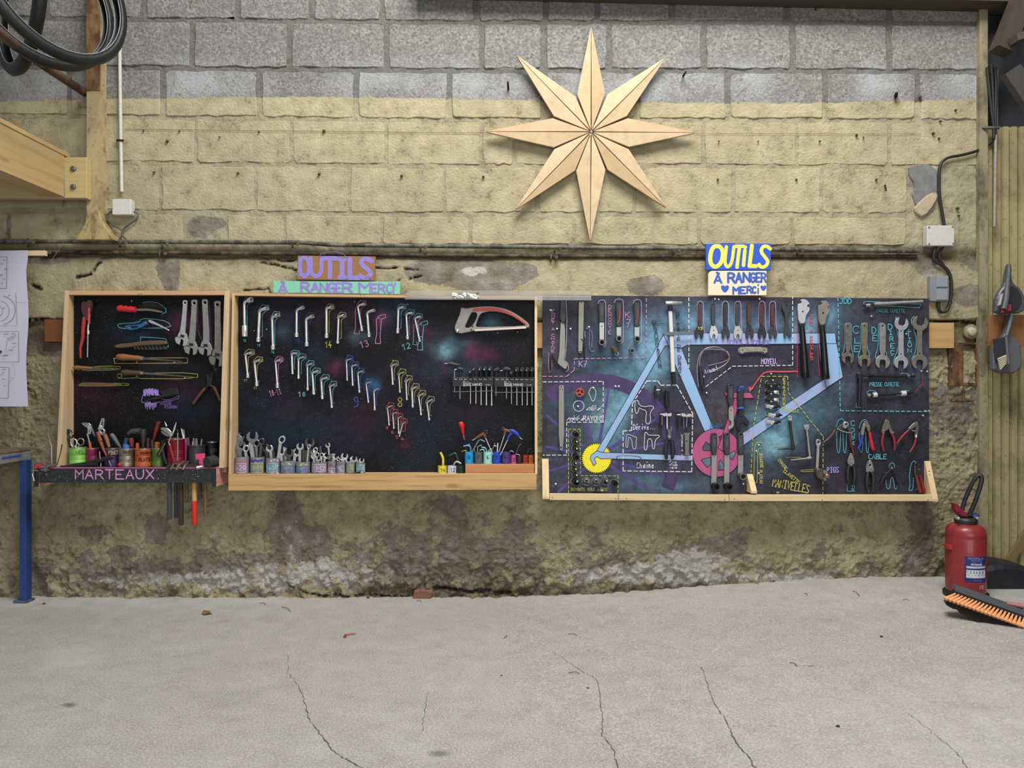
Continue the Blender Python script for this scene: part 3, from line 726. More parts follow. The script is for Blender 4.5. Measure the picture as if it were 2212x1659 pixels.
def lettering(t, s, x0, y0, x1, y1, lw, hexc, Y, deg=0, italic=0):
    m = MB(); text(m, s, x0, y0, x1, y1, lw * .86, Y, deg, .25, italic); t.part('lettering', m, paint(hexc))
def outline(t, pts, hexc, Y, lw=1.5, closed=True, sm=1, name='outline_marking'):
    m = MB(); p = smooth(pts, closed, sm) if sm else pts; m.stroke(X2(p, Y), px2m(lw * .86, Y), Y, closed); t.part(name, m, paint(hexc))
def dashed(t, pts, hexc, Y, lw=1.7, on=7, off=5):
    m = MB(); carry = 0
    for (x0, y0), (x1, y1) in zip(pts, pts[1:]):
        L_ = math.hypot(x1 - x0, y1 - y0); s = -carry
        while s < L_:
            a, b = max(0, s), min(L_, s + on)
            if b > a + .5:
                q = [(x0 + (x1 - x0) * v / L_, y0 + (y1 - y0) * v / L_) for v in (a, b)]; m.stroke(X2(q, Y), px2m(lw, Y), Y)
            s += on + off
        carry = 0
    t.part('dashed_marking', m, paint(hexc))
Y1 = YP - .0006
cy_, yl_, pu_ = '4f9fb0', 'a3a03a', '6a3a70'
outline(T1, [(308, 654), (325, 651), (347, 656), (362, 672), (350, 679)], cy_, Y1, 1.4, False)
outline(T1, [(253, 700), (262, 699), (300, 697), (305, 688), (330, 689), (362, 694), (372, 708), (300, 709), (258, 710)], cy_, Y1, 1.5)
outline(T1, [(303, 737), (304, 728), (330, 729), (358, 732), (364, 749), (352, 750)], cy_, Y1, 1.4, False, 0)
outline(T1, [(246, 774), (290, 773), (405, 773), (405, 784), (300, 785), (248, 785)], yl_, Y1, 1.4, True, 0)
outline(T1, [(170, 799), (200, 800), (255, 799), (262, 794), (255, 791), (205, 791)], yl_, Y1, 1.2)
outline(T1, [(253, 806), (300, 806), (427, 805), (427, 818), (305, 818), (298, 816), (254, 818)], yl_, Y1, 1.4)
outline(T1, circ(258, 812, 5, 10), yl_, Y1, 1.4)
outline(T1, [(170, 830), (250, 828), (278, 828), (278, 833), (172, 834)], yl_, Y1, 1.2)
outline(T1, [(402, 649), (404, 700), (396, 720), (404, 745)], pu_, Y1, 1.1, False); outline(T1, [(428, 650), (426, 712), (436, 735)], pu_, Y1, 1.1, False); outline(T1, [(452, 650), (455, 720), (460, 760)], pu_, Y1, 1.1, False)
outline(T1, [(461, 780), (463, 800), (468, 797)], pu_, Y1, 1.1, False)
outline(T1, [(305, 866), (310, 850), (320, 846), (345, 852), (352, 865), (375, 862), (388, 852), (384, 864), (345, 868), (332, 872), (308, 870)], '9a7fc8', Y1, 1.4)
m = MB(); m2 = MB()
for i in range(22):
    x = 310 + i * 1.5; r = random.Random(i); m.stroke(X2([(x, 838 + r.uniform(0, 4) + abs(i - 10) * .25), (x + .8, 851 + r.uniform(-2, 5))], Y1), px2m(1.5), Y1)
    if i > 1 and i < 19: m2.stroke(X2([(x + 1, 868 + r.uniform(0, 4)), (x + .5, 878 + r.uniform(-1, 7))], Y1), px2m(1.4), Y1)
T1.part('brush_marking', m, paint('9a7fc8'), 'purple painted brush silhouette'); T1.part('brush_marking', m2, paint('9a7fc8'))
lettering(T1, 'BROSSE', 346, 868, 371, 874, 1.2, '7a62a4', Y1); lettering(T1, 'PIGNON', 356, 876, 383, 882, 1.2, '7a62a4', Y1)
nailhead(T1, [(171, 799), (244, 798), (196, 832), (254, 832), (297, 783), (378, 784), (297, 813), (400, 817), (320, 868), (286, 651)], YP, 1.5, None, .008)
T1.done()

# ---- wide cabinet
T2 = Thing('tool_cabinet', 'wide wood framed black tool panel full of angled socket wrenches and cups', 'cabinet')
pan2 = painted_panel(T2, 'panel', -1.428, .122, .66, .66, 1.588, 1.572, YP, .012, '0b0d12',
    [(725, 668, 60, 30, '2c1230', .6), (770, 660, 40, 24, '2a1028', .5), (615, 720, 22, 18, '1f3e50', .7), (775, 728, 22, 12, '54707e', .6), (830, 690, 20, 16, '6a1848', .7), (865, 670, 50, 30, '0e2f48', .7), (915, 715, 16, 18, '5c1442', .75), (885, 735, 16, 10, '4c1038', .6), (960, 755, 22, 16, '6fa9be', .8), (990, 735, 30, 16, '3c6b80', .6), (1015, 755, 14, 20, '72174a', .8), (1045, 760, 26, 14, '571640', .6), (1055, 690, 18, 16, '2c6478', .55), (718, 790, 14, 16, '6a1846', .75), (795, 825, 20, 14, '17527c', .85), (960, 800, 60, 26, '142c44', .6), (1005, 800, 26, 16, '264a60', .6), (955, 800, 10, 14, '4a1038', .6), (785, 868, 22, 18, '47112e', .6), (650, 895, 40, 18, '32101f', .8), (775, 905, 26, 26, '4a1228', .5), (620, 950, 60, 50, '10233a', .7), (700, 930, 60, 40, '0f2a40', .6), (1020, 880, 50, 30, '36102e', .75), (890, 970, 20, 12, '4a0f20', .6), (960, 900, 120, 80, '0f1a2c', .6), (740, 900, 120, 60, '17131f', .6), (1120, 820, 40, 120, '08080a', .7)], 131, 'black panel sprayed with blue and magenta nebulas and star flecks',
    cloud=[('16202e', 4, .0, .25, .7, 7), ('23162a', 5, .05, .25, .6, 17)])
T2.part('side_board', sideboard(-1.437, -1.425, [(-.10, 1.592), (-.15, .667), (-.035, .667), (-.035, 1.592)]), FRZ)
T2.part('side_board', sideboard(.1165, .129, [(-.10, 1.573), (-.15, .667), (-.035, .667), (-.035, 1.573)]), PALEZ)
m = MB(); m.prism([(-1.425, 1.579), (.1165, 1.560), (.1165, 1.573), (-1.425, 1.592)], -.10, -.035); T2.part('top_rail', m, FRW)
m = MB(); m.prism(X2([(493, 1025), (1159, 1023), (1159, 1058), (493, 1060)], -.16), -.16, -.139, .0015); T2.part('front_plank', m, wood('c8a069', 'x', '6a4420', .7), 'knotty plank closing the shelf')
T2.part('shelf', MB().box((-1.425, -.138, .645), (.1165, -.035, .665)), FRW)
nailhead(T2, [(522, 1057), (672, 1055), (840, 1055), (983, 1054), (570, 632), (786, 638), (779, 638)], -.158, 1.3, M('8d8a80', .4, .8), .002)
nailhead(T2, [(766, 652), (881, 658), (1075, 720), (1118, 718), (550, 715), (577, 712)], YP, 1.6, M('9c8f72', .5, .5), .008)
Y2 = YP - .0006; cy, ye, pk, bl, rd, dg = '63b2bd', 'b3ae46', 'c07fae', '2f5fb8', 'c04a50', '4a5a3c'
for s, x0, y0, x1, y1, lw, hx in [('15', 525, 733.5, 531, 738.5, 1.1, cy), ('17', 556, 743.5, 562, 748.5, 1.1, cy), ('16', 586, 757, 592, 763, 1.2, cy), ('15', 637, 733, 647, 741, 1.2, '1c3a78'), ('14', 703, 738, 716, 751, 1.7, ye), ('13', 780, 738, 798, 752, 1.8, pk), ('12', 871, 744, 888, 756, 1.8, cy), ('11', 527, 819, 535, 824, 1.1, ye), ('11', 548, 836, 555, 841, 1.1, ye), ('10-11', 584, 844, 609, 857, 1.5, pk), ('10', 645, 847, 660, 857, 1.8, cy), ('9', 764, 858, 774, 879, 1.6, bl), ('8', 859, 859, 869, 878, 1.7, ye), ('7', 834, 922, 839, 928, 1.5, rd), ('6', 845, 930, 850, 937, 1.5, rd), ('5', 855, 941, 860, 947, 1.4, rd), ('4', 866, 944, 872, 951, 1.5, rd)]:
    deg = -14 if s in ('10-11', '13', '12') else 0
    lettering(T2, s, x0, y0, x1, y1, lw, hx, Y2, deg)

# ---- open board with the painted bicycle
T3 = Thing('tool_board', 'big unframed plywood board with a painted bicycle and outlined tools', 'board')
pan3 = painted_panel(T3, 'panel', P(1172, 0, YB)[0], P(2007, 0, YB)[0], P(0, 1072, YB)[2], P(0, 1072, YB)[2], P(0, 637.5, YB)[2], P(0, 645, YB)[2], YB, .018, '33313d',
    [(1405, 740, 60, 50, '5d9bb8', .85), (1395, 790, 40, 50, '6fb0cb', .8), (1350, 800, 60, 30, '3e7490', .6), (1290, 740, 40, 60, '2c4656', .6), (1270, 770, 40, 20, '2c5a70', .6), (1440, 690, 60, 30, '456a86', .6), (1200, 660, 60, 40, '2c2c38', .8), (1240, 860, 50, 40, '3a6274', .7), (1330, 870, 36, 50, '6aaec6', .8), (1310, 930, 36, 40, '5d9db4', .75), (1290, 890, 26, 26, '76aec0', .5), (1250, 960, 50, 60, '3a4f66', .5), (1420, 1045, 90, 22, '4d7d98', .7), (1300, 1045, 90, 25, '36506a', .6), (1500, 690, 60, 28, '5d8cae', .75), (1560, 690, 50, 30, '567fa2', .65), (1630, 700, 60, 24, '5b88a8', .6), (1740, 700, 30, 34, '6c9fc0', .8), (1800, 690, 24, 30, '5f93b0', .7), (1600, 760, 120, 30, '332f42', .8), (1560, 830, 60, 40, '37344a', .7), (1550, 880, 30, 30, '4b4244', .8), (1600, 850, 30, 30, '3a4668', .6), (1690, 930, 60, 40, '5f9fb4', .85), (1740, 890, 50, 40, '47788e', .7), (1670, 960, 40, 26, '72b4c8', .7), (1640, 1020, 70, 40, '3c5366', .6), (1770, 900, 50, 50, '3d6478', .7), (1820, 830, 40, 30, '46667e', .6), (1840, 720, 40, 40, '3a5064', .5), (1850, 800, 60, 20, '4a3c50', .5), (1900, 960, 120, 110, '25242e', .85), (1700, 1050, 90, 25, '2c2838', .8), (1950, 700, 60, 60, '28262e', .7), (1420, 900, 60, 60, '352c48', .8), (1480, 1000, 30, 20, '3a3550', .4)], 171, 'dark board sprayed with blue clouds and star flecks',
    cloud=[('46525f', 4, -.02, .22, .5, 27), ('3a3145', 6, .02, .2, .5, 37)])
Y3 = YB - .0005
def in3(a, b): return 1172.5 < a < 2006 and b < 1067.5
def clip_quads(t, name, quads, hexc, Y, label, mat=None):
    m = MB()
    for q in quads:
        if all(in3(a, b) for a, b in q): m.poly(X2(q, Y), Y)
    t.part(name, m, mat or paint(hexc), label)
cxw, cyw = 1289, 988
qs = []
for i in range(120):
    a0, a1 = 360 * i / 120, 360 * (i + 1) / 120; o = arc(cxw, cyw, 181, a0, a1, 1); n_ = arc(cxw, cyw, 152, a1, a0, 1); qs.append(o + n_)
clip_quads(T3, 'wheel_marking', qs, '463368', Y3, 'purple painted bicycle wheel rim', grimy('483a66', '362d52', 18, .35, .6, .7))
spm = grimy('57448c', '46387a', 18, .35, .6, .7)
for ang in (12, 33, 58, 80, 107, 140, 168, 196, 222, 262, 292, 328, 345):
    c, s = math.cos(math.radians(ang)), math.sin(math.radians(ang)); qs = []
    for i in range(12):
        r0, r1 = 34 + 118 * i / 12, 34 + 118 * (i + 1) / 12; h0, h1 = 3.4 - .08 * i, 3.4 - .08 * (i + 1)
        qs.append([(cxw + c * r0 - s * h0, cyw - s * r0 - c * h0), (cxw + c * r1 - s * h1, cyw - s * r1 - c * h1), (cxw + c * r1 + s * h1, cyw - s * r1 + c * h1), (cxw + c * r0 + s * h0, cyw - s * r0 + c * h0)])
    clip_quads(T3, 'spoke_marking', qs, '55428a', Y3 - .0002, None, spm)
def toothed(cx, cy, r0, r1, n):
    o = []
    for i in range(n):
        for f, r in ((.1, r0), (.32, r1), (.6, r1), (.82, r0)): a = 2 * math.pi * (i + f) / n; o.append((cx + r * math.cos(a), cy + r * math.sin(a)))
    return o
def filled(t, name, pts, mat, Y, label=None, edge='15131c', lw=1.3, close=True):
    m = MB(); m.poly(X2(pts, Y), Y); o = t.part(name, m, mat, label)
    if edge:
        m = MB(); m.stroke(X2(pts, Y - .0002), px2m(lw, Y), Y - .0002, close); t.part('edge_marking', m, paint(edge), sub=o)
    return o
filled(T3, 'sprocket_marking', toothed(1289, 990, 31, 34, 44), paint('efe02c'), Y3 - .0005, 'yellow painted sprocket')
frm = grimy('8fb6de', 'a3a4cf', 6, .38, .55, .65)
Yf = Y3 - .001
for nm, pts in [('chain stay', [(1300, 977), (1497, 984), (1497, 995.5), (1321, 991), (1297, 991), (1289, 986), (1284, 991), (1288, 1001), (1282, 1006), (1275, 991), (1277, 983), (1289, 974)]),
                ('seat stay', [(1433, 724), (1452, 742), (1436, 748), (1303, 977.5), (1289, 974), (1338, 890)]),
                ('seat tube', [(1447, 738), (1471, 750), (1541, 926), (1523, 934), (1458, 787), (1446, 752)]),
                ('down tube', [(1598, 939), (1779, 820), (1795, 806), (1821, 815), (1727, 879), (1603, 964)]),
                ('head tube', [(1766, 719.5), (1803.5, 719.5), (1821, 815), (1785, 838), (1772, 780)]),
                ('top tube', [(1433, 722), (1462, 719.5), (1804, 719.5), (1807, 742), (1486, 745), (1471, 752), (1446, 750)])]:
    filled(T3, 'frame_marking', pts, frm, Yf, 'pale blue painted ' + nm, '1a1826', 1.2); Yf -= .0003
pkm = paint('b2537f')
filled(T3, 'chainring_marking', circ(1548, 978, 52.5, 40), pkm, Yf, 'pink painted chainring'); Yf -= .0003
filled(T3, 'crank_marking', [(1587, 858), (1601, 858), (1584, 912), (1562, 975), (1551, 968), (1572, 905)], pkm, Yf, 'pink painted crank arm'); Yf -= .0003
filled(T3, 'pedal_marking', [(1564, 848), (1621, 848), (1629, 860), (1572, 860)], pkm, Yf, 'pink painted pedal'); Yf -= .0003
for pts, hx in [([(1525, 954), (1517, 968), (1520, 973), (1535, 973), (1536, 962)], '4a4048'), ([(1515, 994), (1520, 991), (1536, 988), (1535, 1003), (1528, 1010)], '6f95ac'), ([(1553, 998), (1556, 993), (1563, 1003), (1565, 1014), (1552, 1016)], '6f95ac'), ([(1575, 980), (1585, 974), (1590, 976), (1583, 993), (1576, 988)], '7a9cb0'), ([(1553, 943), (1558, 941), (1555, 955)], '5a4a50')]:
    filled(T3, 'hole_marking', pts, grimy(hx, '4a5a68', 12), Yf)
Y3 = Yf - .0008
wh, li, ly, cyn, red, dk = 'd9d6dd', 'bfa6d8', 'b9b25a', '5db5c6', 'd2494a', '191722'
dashed(T3, [(1173, 813), (1224, 813), (1240, 800), (1241, 775), (1396, 772), (1396, 640)], pk, Y3)
dashed(T3, [(1173, 825), (1303, 824), (1303, 912), (1224, 912), (1224, 983), (1173, 983)], wh, Y3)
dashed(T3, [(1488, 643), (1488, 795)], wh, Y3); dashed(T3, [(1525, 835), (1582, 791), (1712, 789), (1712, 642)], wh, Y3)
dashed(T3, [(1810, 643), (1815, 887), (2006, 889)], cyn, Y3, 1.9)
dashed(T3, [(1346, 1017), (1346, 931), (1364, 930), (1366, 872), (1397, 823), (1421, 823), (1427, 832), (1462, 832), (1496, 893), (1494, 1019), (1346, 1017)], wh, Y3, 2.0, 8, 5)
dashed(T3, [(1228, 1065), (1228, 927), (1253, 927), (1254, 1027), (1335, 1028), (1335, 1065)], ly, Y3, 1.5, 6, 4)
dashed(T3, [(1628, 920), (1645, 813), (1701, 813), (1703, 848), (1712, 860), (1778, 943), (1777, 1066)], ly, Y3, 1.6, 7, 5); dashed(T3, [(1628, 920), (1622, 1020)], ly, Y3, 1.4, 7, 5)
def L3(s, x0, y0, x1, y1, lw, hx, deg=0, it=0): lettering(T3, s, x0, y0, x1, y1, lw, hx, Y3, deg, it)
def C3(s, x, y0, y1, cw, lw, hx, dx=0.0):
    m = MB(); column(m, s, x, y0, y1, cw, lw * .86, Y3, dx); T3.part('lettering', m, paint(hx))
C3('FOUET A CHAINE', 1195, 669, 762, 6.5, 1.2, pk, -.05); L3('K7', 1251, 780, 1268, 792, 1.6, li); C3('DEMONTE', 1317.5, 659, 724, 6, 1.3, pk); L3('K', 1351, 674, 1360, 686, 1.5, pk); L3('7', 1352, 690, 1362, 707, 1.6, pk)
C3('DEGAUCHISSEUR', 1414, 692, 796, 7, 1.4, dk, 1.0); C3('DE PATTE DE DERAIL', 1464, 675, 815, 7, 1.4, dk, .33)
L3('clés à', 1266, 877, 1293, 886, 1.4, wh, 0, 1); L3('règle à', 1224, 899, 1258, 908, 1.4, wh, 0, 1); L3('RAYONS', 1260, 899, 1304, 909, 1.7, wh)
L3('DEMONTE ROUE LIBRE', 1234, 1054, 1313, 1060, 1.3, ly); L3('Dérive', 1368, 917, 1402, 928, 1.6, wh); L3('...', 1404, 921, 1415, 927, 1.6, wh); L3('Chaine', 1376, 999, 1413, 1011, 1.7, wh)
C3('USURE A CH', 1473.5, 938, 992, 3.4, .9, wh); L3('Pince', 1447, 995, 1462, 1000, .8, wh); L3('attache', 1446, 1001, 1464, 1006, .8, wh); L3('rapide', 1448, 1007, 1463, 1012, .8, wh)
L3('CLES A CONES', 1577, 735, 1661, 744, 1.4, '6f62b8'); L3('Aimant', 1523, 797, 1552, 807, 1.6, li, -14); L3('MOYEU.', 1645, 775, 1681, 786, 2.2, li); C3('CLE A PEDALES', 1753, 680, 780, 6.5, 1.4, red)
C3('EXTRACTEUR', 1694, 817, 878, 5, 1.4, ly); L3('DE', 1689, 878, 1696, 883, 1.1, ly); L3('MANIVELLE', 1690, 884, 1726, 890, 1.3, ly); L3('DEGAUCHIE', 1641, 974, 1672, 980, 1.3, ly, 88); L3('PLATEAU', 1640, 1010, 1668, 1016, 1.3, ly, 87)
L3('CHASSE', 1680, 988, 1707, 994, 1.5, ly, 52); L3('CLAVETTE', 1692, 1012, 1733, 1019, 1.6, ly, 40); L3('MANIVELLES', 1668, 1033, 1748, 1050, 2.2, ly, 11); L3('PIGS', 1787, 1010, 1812, 1021, 2.3, '9d86d6', -2)
L3('JDD', 1814, 645, 1839, 656, 1.7, cyn); L3('CHASSE CUVETTE', 1892, 667, 1954, 674, 1.2, '2f7f7e', 1); L3('PRESSE CUVETTE', 1879, 826, 1942, 834, 1.4, cyn)
for s, x, y0, y1, w_ in [('C', 1849, 704, 720, 13), ('L', 1852, 730, 741, 11), ('E', 1851, 747, 760, 11), ('D', 1888, 707, 721, 9), ('E', 1890, 724, 736, 9), ('D', 1923, 700, 712, 9), ('I', 1924, 715, 723, 7), ('R', 1926, 727, 737, 8), ('E', 1928, 742, 752, 8), ('C', 1928, 757, 765, 8), ('-', 1927, 765, 771, 5), ('-', 1963, 709, 715, 4), ('T', 1963, 716, 727, 10), ('I', 1965, 730, 737, 8), ('O', 1965, 740, 750, 8), ('N', 1965, 753, 761, 8), ('C', 1842, 909, 920, 8), ('O', 1842, 924, 933, 8), ('U', 1843, 936, 944, 6), ('P', 1843, 944, 953, 7), ('E', 1844, 954, 960, 4)]:
    L3(s, x - w_ / 2, y0, x + w_ / 2, y1, 1.7, cyn)
L3('CABLE', 1876, 981, 1915, 991, 2, cyn); L3('BdP', 1535, 916, 1560, 926, 1.3, '3a62b0')
m = MB(); p = smooth([(1723, 802), (1690, 803), (1662, 802), (1648, 806), (1636, 822), (1624, 840)], False); m.stroke(X2(p, Y3), px2m(2.6, Y3), Y3); m.poly(X2([(1617, 835), (1628, 838), (1619, 847)], Y3 - .0001), Y3 - .0001); T3.part('arrow_marking', m, paint('d8545a'), 'red painted arrow')
outline(T3, circ(1250, 877, 11.5, 18), wh, Y3, 1.4, True, 0); outline(T3, [(1274, 842), (1271, 850), (1276, 857), (1278, 866), (1284, 866), (1286, 857), (1288, 848), (1284, 838), (1278, 836)], wh, Y3, 1.3)
outline(T3, [(1372, 866), (1371, 880), (1373, 892), (1376, 894), (1380, 886), (1380, 880), (1386, 884), (1397, 887), (1395, 905), (1395, 915), (1403, 916), (1406, 905), (1404, 894), (1408, 885), (1413, 882), (1410, 877), (1400, 877), (1395, 879), (1381, 876), (1378, 864)], wh, Y3, 1.4)
outline(T3, [(1354, 938), (1352, 952), (1352, 966), (1356, 967), (1357, 950), (1358, 943), (1365, 950), (1366, 966), (1370, 971), (1374, 968), (1374, 950), (1376, 945), (1368, 942), (1358, 938)], wh, Y3, 1.2)
outline(T3, [(1393, 934), (1392, 950), (1391, 970), (1395, 973), (1398, 968), (1399, 948), (1408, 948), (1409, 969), (1414, 970), (1415, 950), (1424, 944), (1424, 940), (1412, 940), (1400, 940), (1397, 934)], wh, Y3, 1.5)
outline(T3, [(1271, 704), (1263, 716), (1265, 735), (1262, 720), (1267, 709), (1275, 710), (1280, 722), (1278, 750)], '8a78ae', Y3, 1.2, False); outline(T3, [(1273, 710), (1273, 750), (1277, 760), (1284, 757)], '8a78ae', Y3, 1.2, False)
outline(T3, [(1185, 762), (1185, 800), (1188, 806), (1192, 800), (1192, 768)], pk, Y3, 1.2, False); outline(T3, [(1223, 650), (1225, 700), (1222, 770), (1218, 778), (1228, 785), (1228, 800), (1222, 803)], li, Y3, 1.2, False)
for x0, x1, y0, y1 in [(1291.5, 1309, 648, 750), (1327, 1347, 646, 742), (1368, 1386, 647, 742)]: outline(T3, [(x0, y0 + 8), (x0 + 3, y0), (x1 - 3, y0), (x1, y0 + 8), (x1 - 1, y1 - 20), (x1, y1 - 6), (x1 - 5, y1)], li, Y3, 1.1, False)
for x, c_ in [(1513, li), (1567, li), (1594, li), (1646, li), (1669, li)]: outline(T3, [(x - 7, 715), (x - 7, 660), (x - 5, 652), (x, 650), (x + 5, 652), (x + 7, 660), (x + 7, 708), (x + 11, 722)], c_, Y3, 1.2, False)
outline(T3, [(1509, 835), (1505, 800), (1508, 775), (1515, 760), (1524, 753), (1570, 756), (1577, 770), (1570, 780), (1529, 790)], li, Y3, 1.1, False)
outline(T3, [(1594, 757), (1598, 750), (1655, 750), (1658, 757), (1654, 764), (1648, 764), (1646, 760), (1608, 761), (1606, 764), (1598, 764)], li, Y3, 1.2)
outline(T3, [(1723, 665), (1722, 735), (1722, 815)], 'c04a4a', Y3, 1.1, False); outline(T3, [(1767, 662), (1766, 740), (1770, 812)], 'c04a4a', Y3, 1.1, False)
outline(T3, [(1866, 664), (1866, 652), (1875, 651), (1990, 657), (1986, 665), (1900, 660)], cyn, Y3, 1.2, False, 0)
for x, s in ((1832, 0), (1867, 1), (1904, 1)): outline(T3, [(x - 7, 703), (x - 5, 698), (x + 5, 698), (x + 7, 703), (x + 6, 752), (x + 12, 766), (x + 9, 775)], cyn, Y3, 1.5, False); outline(T3, [(x - 7, 703), (x - 7, 752), (x - 14, 768), (x - 9, 782)], cyn, Y3, 1.5, False)
outline(T3, [(1936, 684), (1932, 700), (1941, 725), (1940, 755), (1930, 778), (1931, 790), (1940, 793)], cyn, Y3, 1.6, False); outline(T3, [(1974, 683), (1967, 692), (1974, 712), (1980, 730), (1978, 760), (1969, 775), (1971, 790), (1981, 794)], cyn, Y3, 1.6, False)
outline(T3, [(1880, 858), (1874, 854), (1873, 846), (1880, 843), (1891, 845), (1894, 852), (1950, 853), (1950, 845), (1962, 844), (1966, 848)], cyn, Y3, 1.1, False, 0); outline(T3, [(1851, 815), (1851, 806), (1858, 806)], cyn, Y3, 1.2, False, 0); outline(T3, [(1850, 870), (1849, 879), (1859, 880)], cyn, Y3, 1.2, False, 0); outline(T3, [(1944, 812), (1948, 806), (1960, 807), (1966, 810), (1975, 807)], cyn, Y3, 1.2, False, 0)
for x, y in ((1812, 903), (1862, 905)): outline(T3, [(x - 6, y + 20), (x - 2, y + 6), (x + 6, y), (x + 12, y + 6), (x + 16, y + 18)], cyn, Y3, 1.4, False)
for x0, x1, y0, y1 in [(1807, 1816, 932, 979), (1821, 1829, 935, 979), (1856, 1865, 935, 978), (1870, 1878, 932, 979)]: outline(T3, [(x0, y0), (x0 + 1, y1 - 6), (x0 + 4, y1), (x1 - 2, y1 - 3), (x1, y0)], cyn, Y3, 1.4, False)
outline(T3, [(1829, 1032), (1827, 1015), (1830, 1050), (1830, 1061), (1840, 1061), (1842, 1048)], cyn, Y3, 1.4, False, 0); outline(T3, [(1841, 1050), (1843, 1061), (1845, 1061), (1846, 1035)], cyn, Y3, 1.5, False, 0)
outline(T3, [(1878, 995), (1872, 1000), (1870, 1018)], cyn, Y3, 1.2, False); outline(T3, [(1876, 1063), (1877, 1040)], cyn, Y3, 1.4, False, 0); outline(T3, [(1888, 1030), (1889, 1055), (1886, 1062)], cyn, Y3, 1.3, False)
outline(T3, [(1921, 1013), (1920, 1005), (1926, 999), (1932, 1002), (1932, 1010)], cyn, Y3, 1.4, False); outline(T3, [(1914, 1037), (1914, 1050), (1919, 1058), (1923, 1050), (1924, 1035), (1928, 1030), (1931, 1040), (1932, 1055), (1937, 1057), (1939, 1045)], cyn, Y3, 1.4, False)
outline(T3, [(1980, 1003), (1975, 994), (1968, 1002), (1966, 1015), (1964, 1030), (1966, 1045), (1963, 1060), (1972, 1059), (1973, 1032)], cyn, Y3, 1.4, False); outline(T3, [(1978, 1058), (1983, 1055)], cyn, Y3, 1.2, False, 0)
for y in (825, 842, 858, 873, 892, 908): outline(T3, [(1658, y - 3), (1652, y), (1654, y + 5), (1662, y + 7)], ly, Y3, 1.2, False)
outline(T3, [(1648, 956), (1636, 954), (1630, 964), (1629, 1000), (1628, 1040), (1632, 1044), (1636, 1040), (1636, 970), (1644, 968)], ly, Y3, 1.3, False); outline(T3, [(1663, 965), (1700, 962)], ly, Y3, 1, False, 0); outline(T3, [(1698, 988), (1730, 988)], ly, Y3, 1, False, 0); outline(T3, [(1758, 1014), (1730, 1016), (1732, 1019), (1760, 1018)], ly, Y3, 1.2, False, 0)
for x, y, r in [(1242, 937, 6.5), (1243, 953, 7), (1243, 968, 7), (1243, 984, 7), (1241, 999, 7), (1241, 1012, 6), (1243, 1026, 6), (1242, 1040, 8), (1266, 1040, 8), (1287, 1041, 8), (1306, 1039, 7), (1326, 1042, 6)]: outline(T3, circ(x, y, r + 1.2, 14), '9aa05a', Y3, 1.1, True, 0)
outline(T3, [(1408, 693), (1411, 701), (1432, 698)], dk, Y3, 1.2, False); outline(T3, [(1453, 711), (1477, 712), (1480, 708)], dk, Y3, 1.2, False)
nailhead(T3, [(1189, 671), (1272, 707), (1329, 835), (1336, 835), (1281, 838), (1248, 878), (1200, 1045), (1604, 1045), (1637, 961), (1637, 1022), (1632, 974), (1543, 647), (1551, 648), (1639, 647), (1880, 684), (1955, 722), (1988, 802), (2000, 803), (1664, 808), (1668, 822), (1525, 849), (1996, 888), (2004, 888), (1991, 898), (1519, 814), (1232, 711), (1203, 711)], YB, 1.9, None, .014)
# ledge and its brackets
RY = -.13
for a, b, c, d_ in ((1187, 1336, 1066.5, 1067.5), (1336, 1575, 1067.5, 1069), (1575, 2014, 1069, 1069)):
    m = MB(); m.prism(X2([(a + .5, c + 13.5), (b - .5, d_ + 13.8), (b - .5, d_), (a + .5, c)], RY), RY, RY + .02, .001); T3.part('front_rail', m, PALE)
m = MB(); m.box((P(1185, 0, RY)[0], -.11, P(0, 1079, RY)[2]), (P(2012, 0, RY)[0], YB - .002, P(0, 1079, RY)[2] + .012)); T3.part('shelf', m, PALE)
def wedge(xt0, xt1, yt, xb0, xb1, yb, ytop=-.062):
    a0, a1 = P(xt0, yt, ytop), P(xt1, yt, ytop); b0, b1 = P(xb0, yb, RY - .002), P(xb1, yb, RY - .002)
    x0, x1 = (a0[0] + b0[0]) / 2, (a1[0] + b1[0]) / 2
    return sideboard(x0, x1, [(ytop, a0[2]), (RY - .002, b0[2] + .012), (RY - .002, b0[2]), (YB - .002, b0[2]), (YB - .002, a0[2])])
for q in [(1171, 1185, 991, 1172, 1186.5, 1078), (1615, 1627, 1024, 1621, 1634, 1066), (1996.5, 2009, 996, 2014.5, 2027, 1083)]:
    T3.part('bracket', wedge(*q), PALEZ)
nailhead(T3, [(1193, 1075), (1330, 1077), (1353, 1077), (1565, 1079), (1586, 1078), (1776, 1080), (2004, 1080)], RY + .002, 1.3, M('6d6a62', .5, .6), .003)
nailhead(T3, [(2007, 1018), (2014, 1056)], -.095, 1.3, M('6d6a62', .5, .6), .004)
# ================================================================ STAR, SIGNS, PIPES' NEIGHBOURS
def wrap(mb, xc, yc, r, turn=None):
    """roll flat print round an upright cylinder; turn it to face the room's middle"""
    a = math.atan2(xc, D + yc) if turn is None else turn
    y0 = max(q[1] for q in mb.v)
    for i, (x, y, z) in enumerate(mb.v):
        th = math.asin(max(-.999, min(.999, (x - xc) / r))) - a; k = r + (y0 - y); mb.v[i] = (xc + k * math.sin(th), yc - k * math.cos(th), z)
    return mb
st = Thing('wooden_star', 'big eight pointed star of pale pine boards hung high on the wall', 'decoration')
cx, cy_s = 1277, 285
rays = [((1277, 57), (1246, 202), (1308, 201)), ((1438, 124), (1312, 202), (1355, 250)), ((1501, 286), (1357, 253.5), (1359, 317)), ((1438, 447), (1359, 321), (1312, 366)), ((1275, 520), (1309, 366), (1244, 368)), ((1114, 452), (1243, 368), (1197, 321)), ((1050, 284), (1196, 318), (1194, 253.5)), ((1117, 120), (1196, 250), (1244, 207))]
